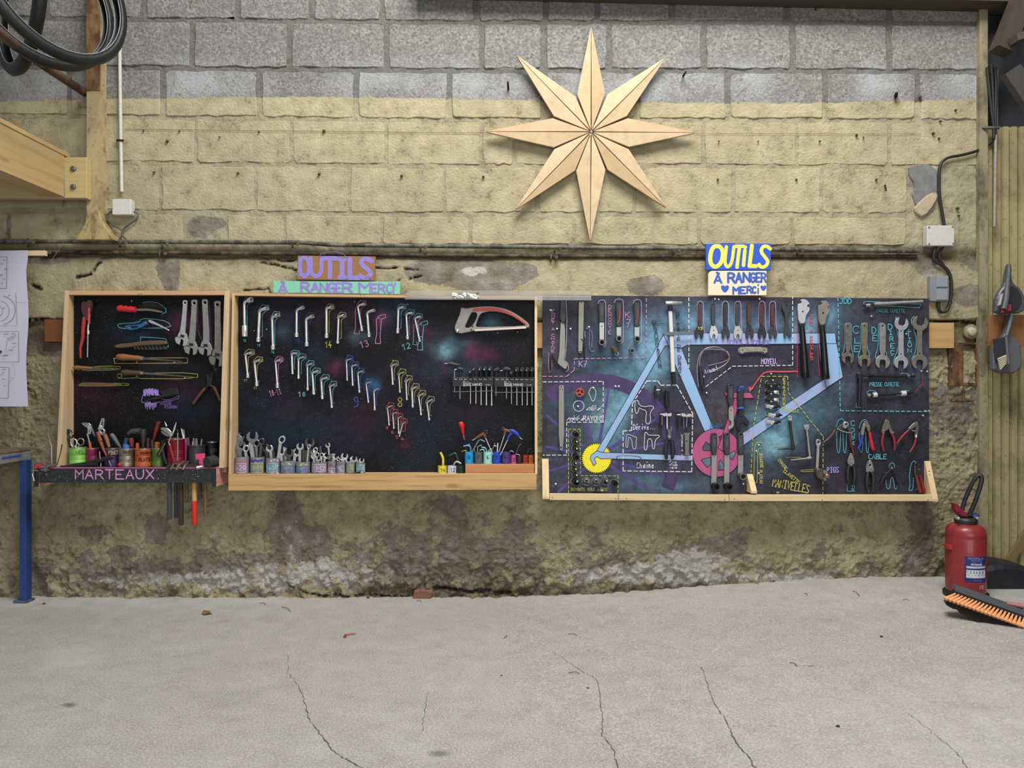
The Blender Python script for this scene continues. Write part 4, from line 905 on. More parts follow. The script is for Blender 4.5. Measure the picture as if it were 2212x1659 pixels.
star_woods = [wood(h, 'd', 'a87d4c', .42) for h in ('c3aa84', 'bb9f78', 'cab28d')]
for i, (tip, a, b) in enumerate(rays):
    ux, uy = tip[0] - cx, tip[1] - cy_s; L_ = math.hypot(ux, uy); ux /= L_; uy /= L_
    for k, sh in enumerate((a, b)):
        sd = 1 if (sh[0] - cx) * -uy + (sh[1] - cy_s) * ux > 0 else -1; nx, ny = -uy * sd, ux * sd
        g = .45; c0 = (cx + ux * 5 + nx * 1.2, cy_s + uy * 5 + ny * 1.2); c1 = (tip[0] + nx * g, tip[1] + ny * g)
        s_ = (sh[0] - nx * .9, sh[1] - ny * .9)
        m = MB(); pts = X2([c0, c1, s_], -.055)
        if ((pts[1][0] - pts[0][0]) * (pts[2][1] - pts[0][1]) - (pts[1][1] - pts[0][1]) * (pts[2][0] - pts[0][0])) < 0: pts = [pts[0], pts[2], pts[1]]; ys_ = (-.058, -.05, -.054)
        else: ys_ = (-.058, -.054, -.05)
        m.add([(p[0], y, p[1]) for p, y in zip(pts, ys_)] + [(p[0], -.034, p[1]) for p in pts], [(0, 1, 2), (5, 4, 3), (0, 3, 4, 1), (1, 4, 5, 2), (2, 5, 3, 0)])
        st.part('star_board', m, star_woods[(i * 2 + k) % 3])
m = MB(); m.lathe(P(cx, cy_s, 0), (0, -1, 0), [(.03, .016), (.03, .033)], 12); st.part('hub_block', m, PALE)
m = MB(); m.lathe(P(cx, cy_s, -.055), (0, -1, 0), [(.008, 0), (.008, .004), (.005, .006)], 6); st.part('bolt', m, M('93a0a6', .4, .9)); st.done()

def plank(t, name, pts, y0, y1, mat, ch=.0015, label=None):
    m = MB(); m.prism(X2(pts, y0), y0, y1, ch); return t.part(name, m, mat, label)
def words_on(t, items, hexc, Y, it=0):
    for s, x0, y0, x1, y1, lw in items:
        m = MB(); text(m, s, x0, y0, x1, y1, lw, Y, 0, .2, it); t.part('lettering', m, paint(hexc))
lav = '8a7cc4'
t = Thing('sign_board', 'brown wooden sign with lavender letters above the teal sign', 'sign')
plank(t, 'board', [(643, 552), (811, 554), (809, 606), (641, 604)], -.075, -.06, wood('93693f', 'x', '6b4526', .4))
words_on(t, [('O', 648, 557, 669, 597, 9), ('U', 671, 558, 696, 597, 9), ('T', 700, 558, 727, 599, 9.5), ('I', 731, 560, 748, 599, 10), ('L', 756, 560, 777, 600, 10), ('S', 779, 559, 804, 600, 10)], lav, -.0755)
for a, b in ((690, 552), (633, 600), (790, 601)):
    m = MB()
    m.tube([P(a, b + 4, -.077)] + [P(*q, -.085) for q in (arc(a + (28 if a == 690 else 6), b + 2, 28 if a == 690 else 8, 170, 20, 8, 10))] + [P(a + (58 if a == 690 else 12), b + 4, -.077)], .0012, 5)
    t.part('wire_loop', m, M('7e86c9' if a == 690 else 'b39bc4', .5))
t.done()
t = Thing('sign_board', 'long teal sign with lavender letters standing on the wide cabinet', 'sign')
plank(t, 'board', [(590, 607), (864, 609), (864, 635.5), (590, 632.5)], -.08, -.065, M('7cc4a3', .6, 0, .06))
words_on(t, [('À', 602, 611, 621, 631.5, 5), ('R', 651, 610, 670, 631, 5), ('A', 672, 612, 690, 631, 5), ('N', 692, 612, 707, 631, 4.5), ('G', 710, 611, 724, 632, 4.5), ('E', 727, 612, 738, 632, 4.5), ('R', 741, 611, 762, 632, 5), ('M', 776, 612, 801, 632, 5), ('E', 803, 614, 816, 632, 4), ('R', 818, 614, 833, 632, 4), ('C', 836, 614, 846, 632, 4), ('Y', 846, 612, 855, 632, 4)], lav, -.0805); t.done()
t = Thing('sign_board', 'bright blue sign with fat yellow letters', 'sign')
plank(t, 'board', [(1525, 526.5), (1666, 526), (1665, 583.5), (1525, 583)], -.075, -.06, M('2a55c4', .5, 0, .05))
words_on(t, [('O', 1532, 532, 1560, 576, 9), ('U', 1564, 533, 1581, 576, 7), ('T', 1584, 532, 1601, 577, 7.5), ('L', 1619, 531, 1634, 575, 8.5), ('S', 1639, 532, 1660, 577, 7.5)], 'ece25c', -.0755, .12)
m = MB(); m.stroke(X2([(1606, 573), (1609, 541)], -.0755), px2m(7.5), -.0755); m.dot(X2([(1610, 534)], -.0755)[0], px2m(4), -.0755); t.part('lettering', m, paint('ece25c')); t.done()
t = Thing('sign_board', 'cream wooden sign with blue letters and hearts below the blue sign', 'sign')
plank(t, 'board', [(1530, 638), (1656, 638), (1656, 585), (1538, 585), (1533, 587), (1530.5, 592)], -.075, -.06, M('ead9bd', .6, 0, .04, 20))
words_on(t, [('À', 1543, 591, 1559, 611, 4.5), ('R', 1573, 590, 1588, 610, 5), ('A', 1590, 590, 1603, 610, 5), ('N', 1606, 590, 1620, 609, 5), ('G', 1622, 590, 1632, 609, 4.5), ('E', 1634, 590, 1644, 609, 4.5), ('R', 1645, 590, 1655, 609, 4), ('M', 1584, 621, 1597, 635, 4.5), ('E', 1600, 620, 1611, 634, 4), ('R', 1614, 619, 1624, 633, 4), ('C', 1626, 620, 1633, 633, 4), ('i', 1634, 617, 1642, 634, 3.4)], '3a5fae', -.0755)
for hx, hy, s in ((1566, 622, 9.5), (1649, 621, 7)):
    m = MB(); p = smooth([(hx, hy - s * .3), (hx + s * .5, hy - s * .75), (hx + s, hy - s * .25), (hx + s * .7, hy + s * .5), (hx, hy + s * 1.2), (hx - s * .7, hy + s * .5), (hx - s, hy - s * .25), (hx - s * .5, hy - s * .75)], True, 1)
    m.poly(X2(p, -.0755), -.0755); t.part('heart_marking', m, paint('3a5fae'))
t.done()
# clear channel lying over the cabinet, with crumpled foil tape
m_, nt_, b_ = newmat('clear_plastic'); b_.inputs['Base Color'].default_value = (.85, .84, .8, 1); b_.inputs['Transmission Weight'].default_value = .88; b_.inputs['Roughness'].default_value = .15; b_.inputs['IOR'].default_value = 1.4; CLEAR = m_
t = Thing('plastic_channel', 'clear plastic channel lying along the cabinet top and over the open board', 'cover')
y0 = -.125; x0, x1 = P(875, 0, y0)[0], P(1277, 0, y0)[0]
za, zb, zc = P(0, 638, y0)[2], P(0, 647, y0)[2], P(0, 627, -.08)[2]
m = MB(); m.add([(x0, y0, za), (x1, y0, za - .004), (x1, y0, zb - .004), (x0, y0, zb), (x0, y0 + .003, za), (x1, y0 + .003, za - .004), (x1, y0 + .003, zb - .004), (x0, y0 + .003, zb)], [(3, 2, 1, 0), (4, 5, 6, 7), (0, 1, 5, 4), (2, 3, 7, 6), (1, 2, 6, 5), (3, 0, 4, 7)]); t.part('front_lip', m, CLEAR)
m = MB(); m.add([(x0, y0 + .004, za), (x1, y0 + .004, za - .004), (x1, -.07, zc), (x0 + .01, -.07, zc), (x0, y0 + .004, za - .003), (x1, y0 + .004, za - .007), (x1, -.07, zc - .003), (x0 + .01, -.07, zc - .003)], [(0, 1, 2, 3), (7, 6, 5, 4), (0, 4, 5, 1), (2, 6, 7, 3), (1, 5, 6, 2), (3, 7, 4, 0)]); t.part('top_sheet', m, CLEAR)
m = MB(); r = random.Random(3); W_, H_ = 12, 4; V = []
for j in range(H_ + 1):
    for i in range(W_ + 1): q = P(977 + 58 * i / W_ + r.uniform(-1, 1), 632 + 12.5 * j / H_ + r.uniform(-.7, .7), -.129 - r.uniform(0, .005)); V.append(q)
m.add(V, [(j * (W_ + 1) + i, (j + 1) * (W_ + 1) + i, (j + 1) * (W_ + 1) + i + 1, j * (W_ + 1) + i + 1) for j in range(H_) for i in range(W_)]); t.part('foil_tape', m, M('d6d4c6', .22, .9, .1), 'crumpled silver foil tape'); t.done()
# battens that carry the boards
BAT = wood('b79361', 'x', '8a6a3c', .4); m = MB(); m.box(P(1150, 752, -.0355), tuple(P(2061, 697, -.0355)[i] if i != 1 else .03 for i in range(3)), .001); solo('wall_batten', 'pale wooden batten carrying the open board, its end showing past the board', 'batten', m, BAT)
m = MB(); m.box(P(96, 738, -.034), tuple(P(1128, 690, -.034)[i] if i != 1 else .03 for i in range(3)), .001); solo('wall_batten', 'reddish brown wooden batten behind the narrow cabinet', 'batten', m, wood('7a4a28', 'x', '4a2c18', .4))

# ---------------------------------------------------------------- electrics
def jbox(px0, py0, px1, py1, y, hexc, t, screws=()):
    m = MB(); m.prism(X2([(px0 + 2, py0), (px1 - 2, py0), (px1, py0 + 2), (px1, py1 - 2), (px1 - 2, py1), (px0 + 2, py1), (px0, py1 - 2), (px0, py0 + 2)], y), y, -.01, .003); t.part('housing', m, M(hexc, .5, 0, .06))
    for a, b in screws:
        m = MB(); m.lathe(P(a, b, y), (0, -1, 0), [(px2m(2.4), 0), (px2m(2), .002)], 8); t.part('screw', m, M('8a8478', .5, .5))
def cable(t, pts, r, mat, y=-.02, name='cable', sm=2):
    p = smooth([(a, b) for a, b in pts], False, sm); m = MB(); m.tube([P(a, b, y) for a, b in p], px2m(r), 6); t.part(name, m, mat)
WIRE = M('55524c', .6); BLKW = M('1d1e20', .5)
t = Thing('conduit', 'pale plastic conduit running down the wall beside the steel post', 'conduit')
m = MB(); m.tube([P(258, -30, -.022), P(259, 150, -.022), P(261, 300, -.022), P(263, 414, -.022)], px2m(3.6), 10); t.part('tube', m, M('c3c2bc', .5, 0, .1))
for y in (14, 303): m = MB(); m.tube([P(253, y, -.01), P(255, y, -.032), P(264, y, -.032), P(266, y, -.01)], px2m(2.3), 6); t.part('clip', m, BLKW)
t.done()
t = Thing('junction_box', 'small white junction box below the end of the conduit', 'box'); jbox(242, 430, 283, 464, -.05, 'c8c7c0', t)
cable(t, [(241, 455), (228, 468), (240, 485), (262, 495), (266, 505), (256, 520)], 1.9, WIRE); cable(t, [(280, 456), (297, 458), (298, 472), (278, 485), (264, 497), (264, 508), (276, 521)], 1.9, WIRE); t.done()
t = Thing('junction_box', 'larger white junction box with screwed lid near the corner', 'box'); jbox(2003, 487, 2062, 531, -.05, 'c0beb6', t, [(2007, 491), (2058, 490), (2007, 527), (2059, 526)])
cable(t, [(2151, 290), (2140, 310), (2115, 325), (2080, 335), (2045, 340), (2029, 355), (2028, 400), (2030, 430), (2037, 470), (2040, 490)], 3.2, BLKW)
cable(t, [(2022, 532), (2016, 550), (2018, 565), (2034, 572), (2050, 585), (2056, 610), (2054, 650), (2046, 672), (2034, 676), (2027, 668), (2027, 652)], 3.2, BLKW, -.03)
cable(t, [(2038, 532), (2030, 545), (2028, 560), (2040, 575)], 2.6, BLKW); t.done()
t = Thing('wall_switch', 'grey double wall switch beside the corner of the open board', 'switch'); jbox(2010, 595, 2050, 651, -.045, '7d8286', t)
for y0, y1 in ((598, 620), (624, 648)): m = MB(); m.prism(X2([(2024, y0), (2048, y0), (2048, y1), (2024, y1)], -.052), -.052, -.044, .002); t.part('rocker', m, M('868c94', .45, 0, .05))
t.done()
t = Thing('cable_bundle', 'black cables tied together running down the corner post', 'cable')
for a in ([(2132, 145), (2138, 200), (2143, 250), (2150, 290)], [(2150, 145), (2152, 200), (2150, 250), (2150, 290)], [(2142, 140), (2146, 220), (2147, 300)]): cable(t, a, 3.0, BLKW, -.05)
m = MB(); m.tube([P(2152, 150, -.045), P(2151, 300, -.045), P(2148, 490, -.045)], px2m(3.5), 8); t.part('grey_tube', m, M('8b8b80', .5, .3))
m = MB(); m.tube([P(2118, 276, -.02), P(2135, 276, -.05), P(2158, 276, -.05)], px2m(3.4), 6); t.part('bracket', m, M('55544c', .6, .3)); t.done()
t = Thing('wall_lamp_base', 'old round porcelain fitting on the wall beyond the open board', 'fitting')
m = MB(); m.lathe(P(2096, 717, .012), (0, -1, 0), [(px2m(17), 0), (px2m(16), .012), (px2m(12), .018)], 18); t.part('rosette', m, M('7d7155', .7, 0, .2)); m = MB(); m.lathe(P(2098, 716, -.005), (0, -1, 0), [(px2m(10), 0), (px2m(9), .012), (px2m(5), .016)], 14); t.part('cap', m, M('b3a98e', .5)); t.done()
t = Thing('iron_slot', 'rusty iron letter slot set in the wall near the corner', 'slot')
rust = grimy('7a5232', '3a2416', 18, .4, .6)
m = MB(); m.prism(X2([(2050, 740), (2114, 740), (2114, 834), (2050, 834)], -.012), -.012, .03, .002, [X2([(2081, 745), (2109, 745), (2109, 827), (2081, 827)], -.012)]); t.part('frame', m, rust)
m = MB(); m.box(P(2080, 828, .028), tuple(P(2110, 744, .028)[i] if i != 1 else .03 for i in range(3))); t.part('back_plate', m, M('191512', .9))
m = MB(); m.prism(X2([(2094, 748), (2107, 746), (2106, 800), (2098, 812)], .015), .015, .02); t.part('torn_plate', m, grimy('6d4a2e', '2a1c12', 22)); t.done()
m = MB(); m.tube([P(2054, 866, -.03), P(2101, 866, -.03)], px2m(2.6), 6); m.tube([P(2081, 835, -.012), P(2081, 866, -.03)], px2m(2), 6); solo('iron_hook', 'rusty iron bar hook on the wall below the iron slot', 'hook', m, rust)
m = MB(); m.lathe(P(2018, 842, .03), (0, -1, 0), [(px2m(16), 0), (px2m(15), .035), (px2m(4), .038)], 18); solo('metal_disc', 'dull grey round metal disc on the wall beside the open board', 'disc', m, M('77756f', .7, .2, .25))
# ---------------------------------------------------------------- dustpans on the side wall
GP1, GP2 = M('4a4d52', .4, 0, .1), M('5a5d63', .45, 0, .1)
t = Thing('dustpan', 'grey dustpan with a red bristled brush, hung topmost on the side wall', 'dustpan', 'dustpan sets on the side wall')
m = MB(); m.prism(X2(smooth([(2181, 568), (2187, 573), (2186, 600), (2191, 613), (2207, 624), (2216, 645), (2218, 676), (2150, 680), (2152, 650), (2160, 630), (2172, 616), (2176, 590)], True, 1), -.16), -.16, -.13, .006); t.part('pan', m, GP1)
m = MB(); m.prism(X2(smooth([(2177, 616), (2196, 620), (2209, 640), (2206, 660), (2190, 676), (2168, 672), (2170, 645)], True, 1), -.164), -.164, -.158, .002); t.part('hollow', m, M('25282c', .5))
m = MB(); m.tube([P(2180, 572, -.17), P(2178, 600, -.175), P(2174, 640, -.185), P(2168, 668, -.19)], [.008, .009, .014, .016], 8); t.part('brush_handle', m, M('55585e', .35))
for i in range(6): m = MB(); m.tube([P(2166 + i * 3.4, 652 + i * 1.2, -.185), P(2164 + i * 3.6, 676 - i * .8, -.19)], px2m(1.9), 5); t.part('bristle_tuft', m, M('7a1c22', .7))
m = MB(); m.prism(X2([(2164, 636), (2168, 634), (2163, 658), (2158, 660)], -.205), -.205, -.19, .002); t.part('label', m, M('9b9c98', .4)); t.done()  # pale strip stands in for the glossy highlight on the brush
t = Thing('dustpan', 'grey dustpan with a cream bristled brush, hung below the red one', 'dustpan', 'dustpan sets on the side wall')
m = MB(); m.prism(X2(smooth([(2184, 676), (2194, 678), (2187, 715), (2184, 724), (2198, 732), (2207, 748), (2208, 806), (2146, 806), (2146, 770), (2150, 745), (2170, 728), (2178, 700)], True, 1), -.15), -.15, -.12, .006); t.part('pan', m, GP2)
m = MB(); m.tube([P(2186, 678, -.165), P(2180, 706, -.17), P(2174, 726, -.175)], [.009, .009, .008], 8); m.tube([P(2173, 726, -.175), P(2178, 786, -.175)], [.007, .008], 8); t.part('brush_handle', m, GP2)
m = MB(); m.prism(X2([(2147, 732), (2172, 727), (2175, 768), (2152, 776)], -.17), -.17, -.16, .003); t.part('brush_pad', m, M('24262c', .8, 0, .2, 90, .5))
for i in range(6): m = MB(); m.tube([P(2174 - i * .3, 768 + i * 3.2, -.172), P(2155 + i * 1.0, 776 + i * 4.4, -.182)], px2m(2.1), 5); t.part('bristle_tuft', m, M('b0aa90', .8))
t.done()
m = MB(); m.box(P(2136, 747, -.1), tuple(P(2214, 680, -.1)[i] if i != 1 else -.09 for i in range(3)), .001); solo('plywood_sheet', 'orange brown board behind the dustpans', 'board', m, wood('8a5e36', 'x', '6b4526', .3, False))

# ---------------------------------------------------------------- mezzanine timbers, tyres, poster, bench
BM = wood('bd9f70', 'y', '86673d', .4); BX = wood('bfab78', 'x', '94794a', .35)
m = MB(); m.box((-3.3, -.12, 2.074), (P(187, 0, -.12)[0], -.078, 2.283), .002); t = Thing('ledger_board', 'yellowish ledger board bolted across the steel post', 'beam'); t.part('board', m, BX)
for y in (365, 404): m = MB(); m.lathe(P(159, y, -.12), (0, -1, 0), [(px2m(6), 0), (px2m(6), .008), (px2m(4), .011)], 6); t.part('bolt', m, M('6d7074', .45, .8))
t.done()
m = MB(); m.box((-2.9, -2.4, 2.2915), (-2.283, -.079, 2.312), .001); solo('deck_board', 'pale board of the loft deck lying on the overhead joist', 'board', m, wood('c4a878', 'y', '9a7a4c', .35))
m = MB(); m.box((-2.375, -2.4, 2.08), (-2.287, -.121, 2.29), .003); solo('floor_joist', 'thick pine joist running out from the ledger board overhead', 'beam', m, BM)
m = MB(); m.prism(X2([(127, 362), (138, 364), (140, 428), (122, 418), (124, 405), (129, 398)], -.1245), -.1245, -.1205, .0005); solo('joist_hanger', 'grey sheet metal joist hanger where joist and ledger meet', 'bracket', m, M('8d9492', .5, .5))
TYRE = M('101112', .5, 0, .25, 60, .3)
def tyre(label, cx, cy, hw, hh, d, thick, tilt=0, lean=0.0):
    """open bicycle tyre hanging edge-on: horizontal half width hw and half height hh in px at depth d"""
    y = d - D; k = d / F; c = Vector(P(cx, cy, y)); Rz = hh * k; ang = math.acos(min(1, hw / hh)); u = Vector((math.cos(ang), math.sin(ang) * (1 if tilt >= 0 else -1), 0)); vz = Vector((0, 0, 1)); rl = Matrix.Rotation(math.radians(lean), 3, 'Y'); u = rl @ u; vz = rl @ vz; nrm = u.cross(vz); t_ = thick * k
    def ringpts(r, off, n=44): return [c + (u * math.cos(2 * math.pi * i / n) + vz * math.sin(2 * math.pi * i / n)) * r + nrm * off for i in range(n)]
    prof = [(-.95, -.85), (-.2, -1), (.6, -.75), (1, 0), (.6, .75), (-.2, 1), (-.95, .85), (-.75, .7), (-.1, .8), (.5, .55), (.8, 0), (.5, -.55), (-.1, -.8), (-.75, -.7)]
    rings = []
    for i in range(44):
        a = 2 * math.pi * i / 44; e = u * math.cos(a) + vz * math.sin(a); rings.append([tuple(c + e * (Rz + t_ * p) + nrm * t_ * q) for p, q in prof])
    m = MB(); m.loft(rings, True); T = Thing('bicycle_tyre', label, 'tyre', 'tyres hanging from the rusty arm'); T.part('casing', m, TYRE)
    for sg in (-1, 1): m = MB(); m.tube(ringpts(Rz - t_ * .92, sg * t_ * .8), .0022, 5, True); T.part('bead_highlight', m, M('8b8d8c', .4, 0, .1))  # bead edge, its pale grey also standing for the sidewall highlight
    T.done()
tyre('bare black tyre hanging nearest the steel post', 118, -36, 68, 160, 3.2, 12, 1, -8)
tyre('second black tyre, hanging in front of the first', 84, -22, 74, 160, 3.36, 11, 1, -8)
tyre('lowest black tyre at the end of the rusty arm', 44, -6, 112, 152, 3.62, 13, -1)
m = MB(); m.tube([P(183, 200, -.05), P(60, 118, -.55), P(-40, 40, -.95)], .021, 10); solo('rusty_arm', 'brown steel arm that carries the tyres, propped on the steel post', 'arm', m, grimy('5f4634', '33261c', 12, .4, .6))
# poster
m_, nt_, b_ = newmat('paper'); b_.inputs['Base Color'].default_value = lin('c3c2d4'); b_.inputs['Roughness'].default_value = .9; PAPER = m_
t = Thing('poster', 'white paper with bicycle part drawings hanging at the picture edge above the bench', 'poster')
yP = -.13; m = MB(); V = []; nx_, nz_ = 12, 16
for j in range(nz_ + 1):
    for i in range(nx_ + 1):
        px = -160 + (59 + 160) * i / nx_ + (3 if j < 2 and i == nx_ else 0) - (1.6 * math.sin(j * .7) if i == nx_ else 0); p = P(px, 541 + 337 * j / nz_, yP); V.append((p[0], yP + .004 * math.sin(i * .9 + j * .5), p[2]))
m.add(V, [(j * (nx_ + 1) + i, (j + 1) * (nx_ + 1) + i, (j + 1) * (nx_ + 1) + i + 1, j * (nx_ + 1) + i + 1) for j in range(nz_) for i in range(nx_)], True); sheet = t.part('sheet', m, PAPER)
yd = yP - .006; ink = M('3a3a44', .8)
def ink_line(pts, lw=1.0, cl=False):
    m = MB(); m.stroke(X2(pts, yd), px2m(lw * .65, yd), yd, cl); t.part('drawn_line', m, ink)
ink_line([(-20, 555), (15, 555), (14, 623), (-20, 622)], 1.1); ink_line([(-20, 717), (40, 716), (41, 782), (-20, 782)], 1.1); ink_line([(-20, 793), (20, 794), (18, 860), (-20, 860)], 1.1); ink_line([(34, 632), (37, 702)], .9); ink_line([(0, 704), (38, 704)], .6); ink_line([(30, 653), (56, 654)], .5)
ink_line(arc(2, 670, 31, -80, 80, 16), 1.3); ink_line(arc(-2, 672, 22, -80, 80, 12), 1.0); ink_line(arc(-6, 672, 12, -80, 80, 10), .9)
ink_line([(14, 732), (24, 728), (34, 724), (30, 730), (16, 734)], 1.1); ink_line([(16, 734), (12, 757)], .8); ink_line([(10, 762), (34, 748)], .7); ink_line([(-2, 812), (10, 803)], .9)
for i in range(9): ink_line([(26 + 6 * math.sin(i * .4) * (1 if i < 6 else .2) - max(0, i - 5) * 3, 786 + i * 5), (27.5 + 6 * math.sin(i * .4) - max(0, i - 5) * 3, 788 + i * 5)], .6)
for x, y, w_ in [(8, 562, 5), (4, 570, 3), (12, 581, 5), (2, 594, 6), (9, 603, 3), (4, 612, 4), (9, 665, 4), (13, 722, 10), (28, 721, 7), (30, 742, 8), (24, 757, 8), (13, 767, 10), (10, 769, 12), (8, 798, 6), (8, 819, 7), (10, 834, 3), (20, 638, 4)]:
    ink_line([(x - w_ / 2, y), (x + w_ / 2, y)], 1.5)
m = MB(); m.dot(X2([(1, 760)], yd)[0], px2m(3.2), yd); t.part('drawn_dot', m, ink); t.done()
m = MB(); m.box(P(-170, 552, -.125), tuple(P(97, 541, -.125)[i] if i != 1 else -.105 for i in range(3)), .001); solo('hanging_slat', 'pale wooden slat from which the paper poster hangs', 'slat', m, PALE)
m = MB(); m.tube([P(a, b, -.035) for a, b in smooth([(140, 519), (130, 535), (118, 552), (108, 568)])], .001, 5); solo('loose_wire', 'thin grey wire dangling from the pipes beside the slat', 'wire', m, M('8a8a86', .5))
t = Thing('workbench', 'worn steel workbench corner on a blue leg', 'workbench'); z0 = P(0, 966, -.03)[2]
m = MB(); m.box((-3.3, -1.0, z0 - .012), (-2.507, -.03, z0), .002); t.part('top', m, grimy('7d6a58', '4b4036', 9))
m = MB(); m.box((-3.3, -.98, z0 - .062), (-2.511, -.04, z0 - .0125), .002); o = t.part('apron', m, grimy('7d7f7c', '4a4a48', 9, .3, .55)); m = MB(); m.box((-2.5108, -.26, z0 - .04), (-2.509, -.12, z0 - .03)); t.part('blue_streak', m, M('2a4f9c', .5), sub=o)
p0, p1 = P(42, 1292, -.1), P(56, 1292, -.1); m = MB(); m.box((p0[0], -.1, .012), (p1[0], -.055, z0 - .063), .002); t.part('leg', m, grimy('22407e', '16284e', 7, .3, .6, .5))
m = MB(); m.box((p1[0] - .06, -.11, .002), (p1[0] + .012, -.045, .0115), .001); t.part('foot_plate', m, grimy('5a6a88', '3a3a3a', 14)); t.done()

# ---------------------------------------------------------------- fire extinguisher
RED = M('86262a', .42, 0, .1, 30, 0, .25); yE = -.32; kE = (D + yE) / F; xE = P(2086, 0, yE)[0]; rE = 39 * kE
zE = lambda py: H - (py - 829.5) * kE
t = Thing('fire_extinguisher', 'red fire extinguisher with black hose standing in the corner', 'extinguisher')
zb_ = fz(xE, yE); m = MB(); m.lathe((xE, yE, 0), (0, 0, 1), [(rE * .96, zb_ + .012), (rE, zE(1262)), (rE, zE(1160)), (rE * .985, zE(1158)), (rE, zE(1156)), (rE, zE(1150)), (rE * .93, zE(1140)), (rE * .75, zE(1133)), (rE * .5, zE(1130)), (rE * .45, zE(1127))], 40); t.part('body', m, RED)
m = MB(); m.lathe((xE, yE, 0), (0, 0, 1), [(rE * 1.12, zb_ - .004), (rE * 1.12, zb_ + .02), (rE * .98, zb_ + .028)], 28); t.part('base_ring', m, BLACKR)
m = MB(); m.lathe((xE, yE, 0), (0, 0, 1), [(rE * .55, zE(1130)), (rE * .58, zE(1122)), (rE * .5, zE(1118)), (rE * .4, zE(1117))], 18); t.part('neck_ring', m, M('232428', .5))
for a in (2066, 2107): m = MB(); m.lathe(P(a, 1119, yE - .03), (0, -1, .1), [(.007, 0), (.007, .02), (.004, .024)], 10); t.part('valve_knob', m, CHROME)
m = MB(); m.prism(X2([(2064, 1088), (2070, 1089), (2083, 1105), (2096, 1110), (2094, 1118), (2078, 1116), (2066, 1104)], yE - .02), yE - .02, yE + .02, .004); t.part('lever', m, M('7e2330', .4))
m = MB(); m.lathe(P(2102, 1114, yE), (.1, -.1, 1), [(.018, -.006), (.026, 0), (.022, .012)], 16); t.part('blue_collar', m, M('2b4a86', .5))
hp = smooth([(2078, 1102, 0), (2084, 1080, 0), (2096, 1052, -.01), (2106, 1033, -.015), (2117, 1024, -.02), (2122, 1034, -.03), (2114, 1062, -.035), (2104, 1090, -.03), (2093, 1114, -.02)], False, 2)
m = MB(); m.tube([P(a, b, yE + c) for a, b, c in hp], px2m(4.4, yE), 10); t.part('hose', m, M('1b1d20', .45))
m = MB(); V = []
for j in range(2):
    for i in range(13):
        th = math.radians(-2 + 68 * i / 12) - math.atan2(xE, D + yE); V.append((xE + (rE + .0008) * math.sin(th), yE - (rE + .0008) * math.cos(th), zE(1194 if j else 1248)))
m.add(V, [(i, i + 1, 13 + i + 1, 13 + i) for i in range(12)], True); lab = t.part('label', m, M('232a6e', .4))
def on_body(fn, hexc, name='lettering'):
    m = MB(); fn(m); wrap(m, xE, yE, rE + .0016); t.part(name, m, M(hexc, .5), sub=lab)
on_body(lambda m: [m.poly(X2([(2087 + i * 34 / 6, 1214), (2087 + (i + 1) * 34 / 6, 1214), (2087 + (i + 1) * 34 / 6, y1), (2087 + i * 34 / 6, y1)], yE), yE) for i in range(6) for y1 in (1218.5,)], 'b9bdd0', 'table_print')
on_body(lambda m: [m.poly(X2([(2087 + i * 34 / 6, 1222), (2087 + (i + 1) * 34 / 6, 1222), (2087 + (i + 1) * 34 / 6, 1239), (2087 + i * 34 / 6, 1239)], yE), yE) for i in range(6)], 'c9cbd6', 'table_print')
def tb(s, x0, y0, x1, y1, lw, hx):
    m = MB(); text(m, s, x0, y0, x1, y1, lw, yE); wrap(m, xE, yE, rE + .0024); t.part('lettering', m, M(hx, .5), sub=lab)
tb('MAINTENANCE', 2096, 1208.5, 2115, 1211.5, .7, 'e0e2ee'); tb('CONTROLE', 2090, 1196, 2118, 1199, .5, '9fa4c8'); tb('ANNUEL', 2096, 1200, 2116, 1202.5, .4, '8f95bf'); tb('DATE', 2098, 1204, 2115, 1206, .4, '8f95bf')
tb('1 2 3 4 5 6', 2089, 1224, 2118, 1229, .7, '3a3d58'); tb('2 1 4 3 7', 2090, 1231, 2117, 1233, .4, '6a6d88'); tb('VISITE', 2100, 1243, 2114, 1245, .4, '8f95bf'); tb('C', 2111, 1255, 2114.5, 1261, .8, 'd9c0c0'); tb('E', 2115.5, 1255, 2118.5, 1261, .8, 'd9c0c0')
m = MB(); m.box((xE - rE - .012, yE - .03, zE(1184)), (xE - rE + .01, yE + .01, zE(1175)), .001); t.part('strap_clip', m, M('a83028', .45)); t.done()

# ---------------------------------------------------------------- push broom
A = Vector(P(2064, 1268, -.62)); B = Vector(P(2216, 1322, -.72)); u = (B - A).normalized(); dn = Vector((0, 0, -1)); dn = (dn - u * dn.dot(u)).normalized(); wv = u.cross(dn).normalized()
if wv.y > 0: wv = -wv
Lb = (B - A).length * 2.05
t = Thing('push_broom', 'broom head with orange and black bristles leaning in the corner', 'broom')
m = MB(); m.obox(A + u * Lb / 2 + dn * .006 - wv * .02, u, dn, wv, Lb / 2, .009, .03); t.part('block', m, M('4d5358', .5))
m = MB(); m.obox(A + u * Lb / 2 + dn * .022 - wv * .02, u, dn, wv, Lb / 2 - .004, .008, .027); t.part('bristle_seat', m, M('1a1718', .6))
m = MB(); r = random.Random(5); V = []; nb = 40
for i in range(nb + 1):
    f = i / nb; b0 = A + u * (.004 + (Lb - .008) * f) + dn * .03; tip = A + u * (-.015 + (Lb + .03) * f) + dn * (.085 + .12 * f + r.uniform(-.004, .004))
    V += [tuple(b0 + wv * .0), tuple(tip + wv * (.016 + r.uniform(-.004, .004))), tuple(tip - wv * .05), tuple(b0 - wv * .045)]
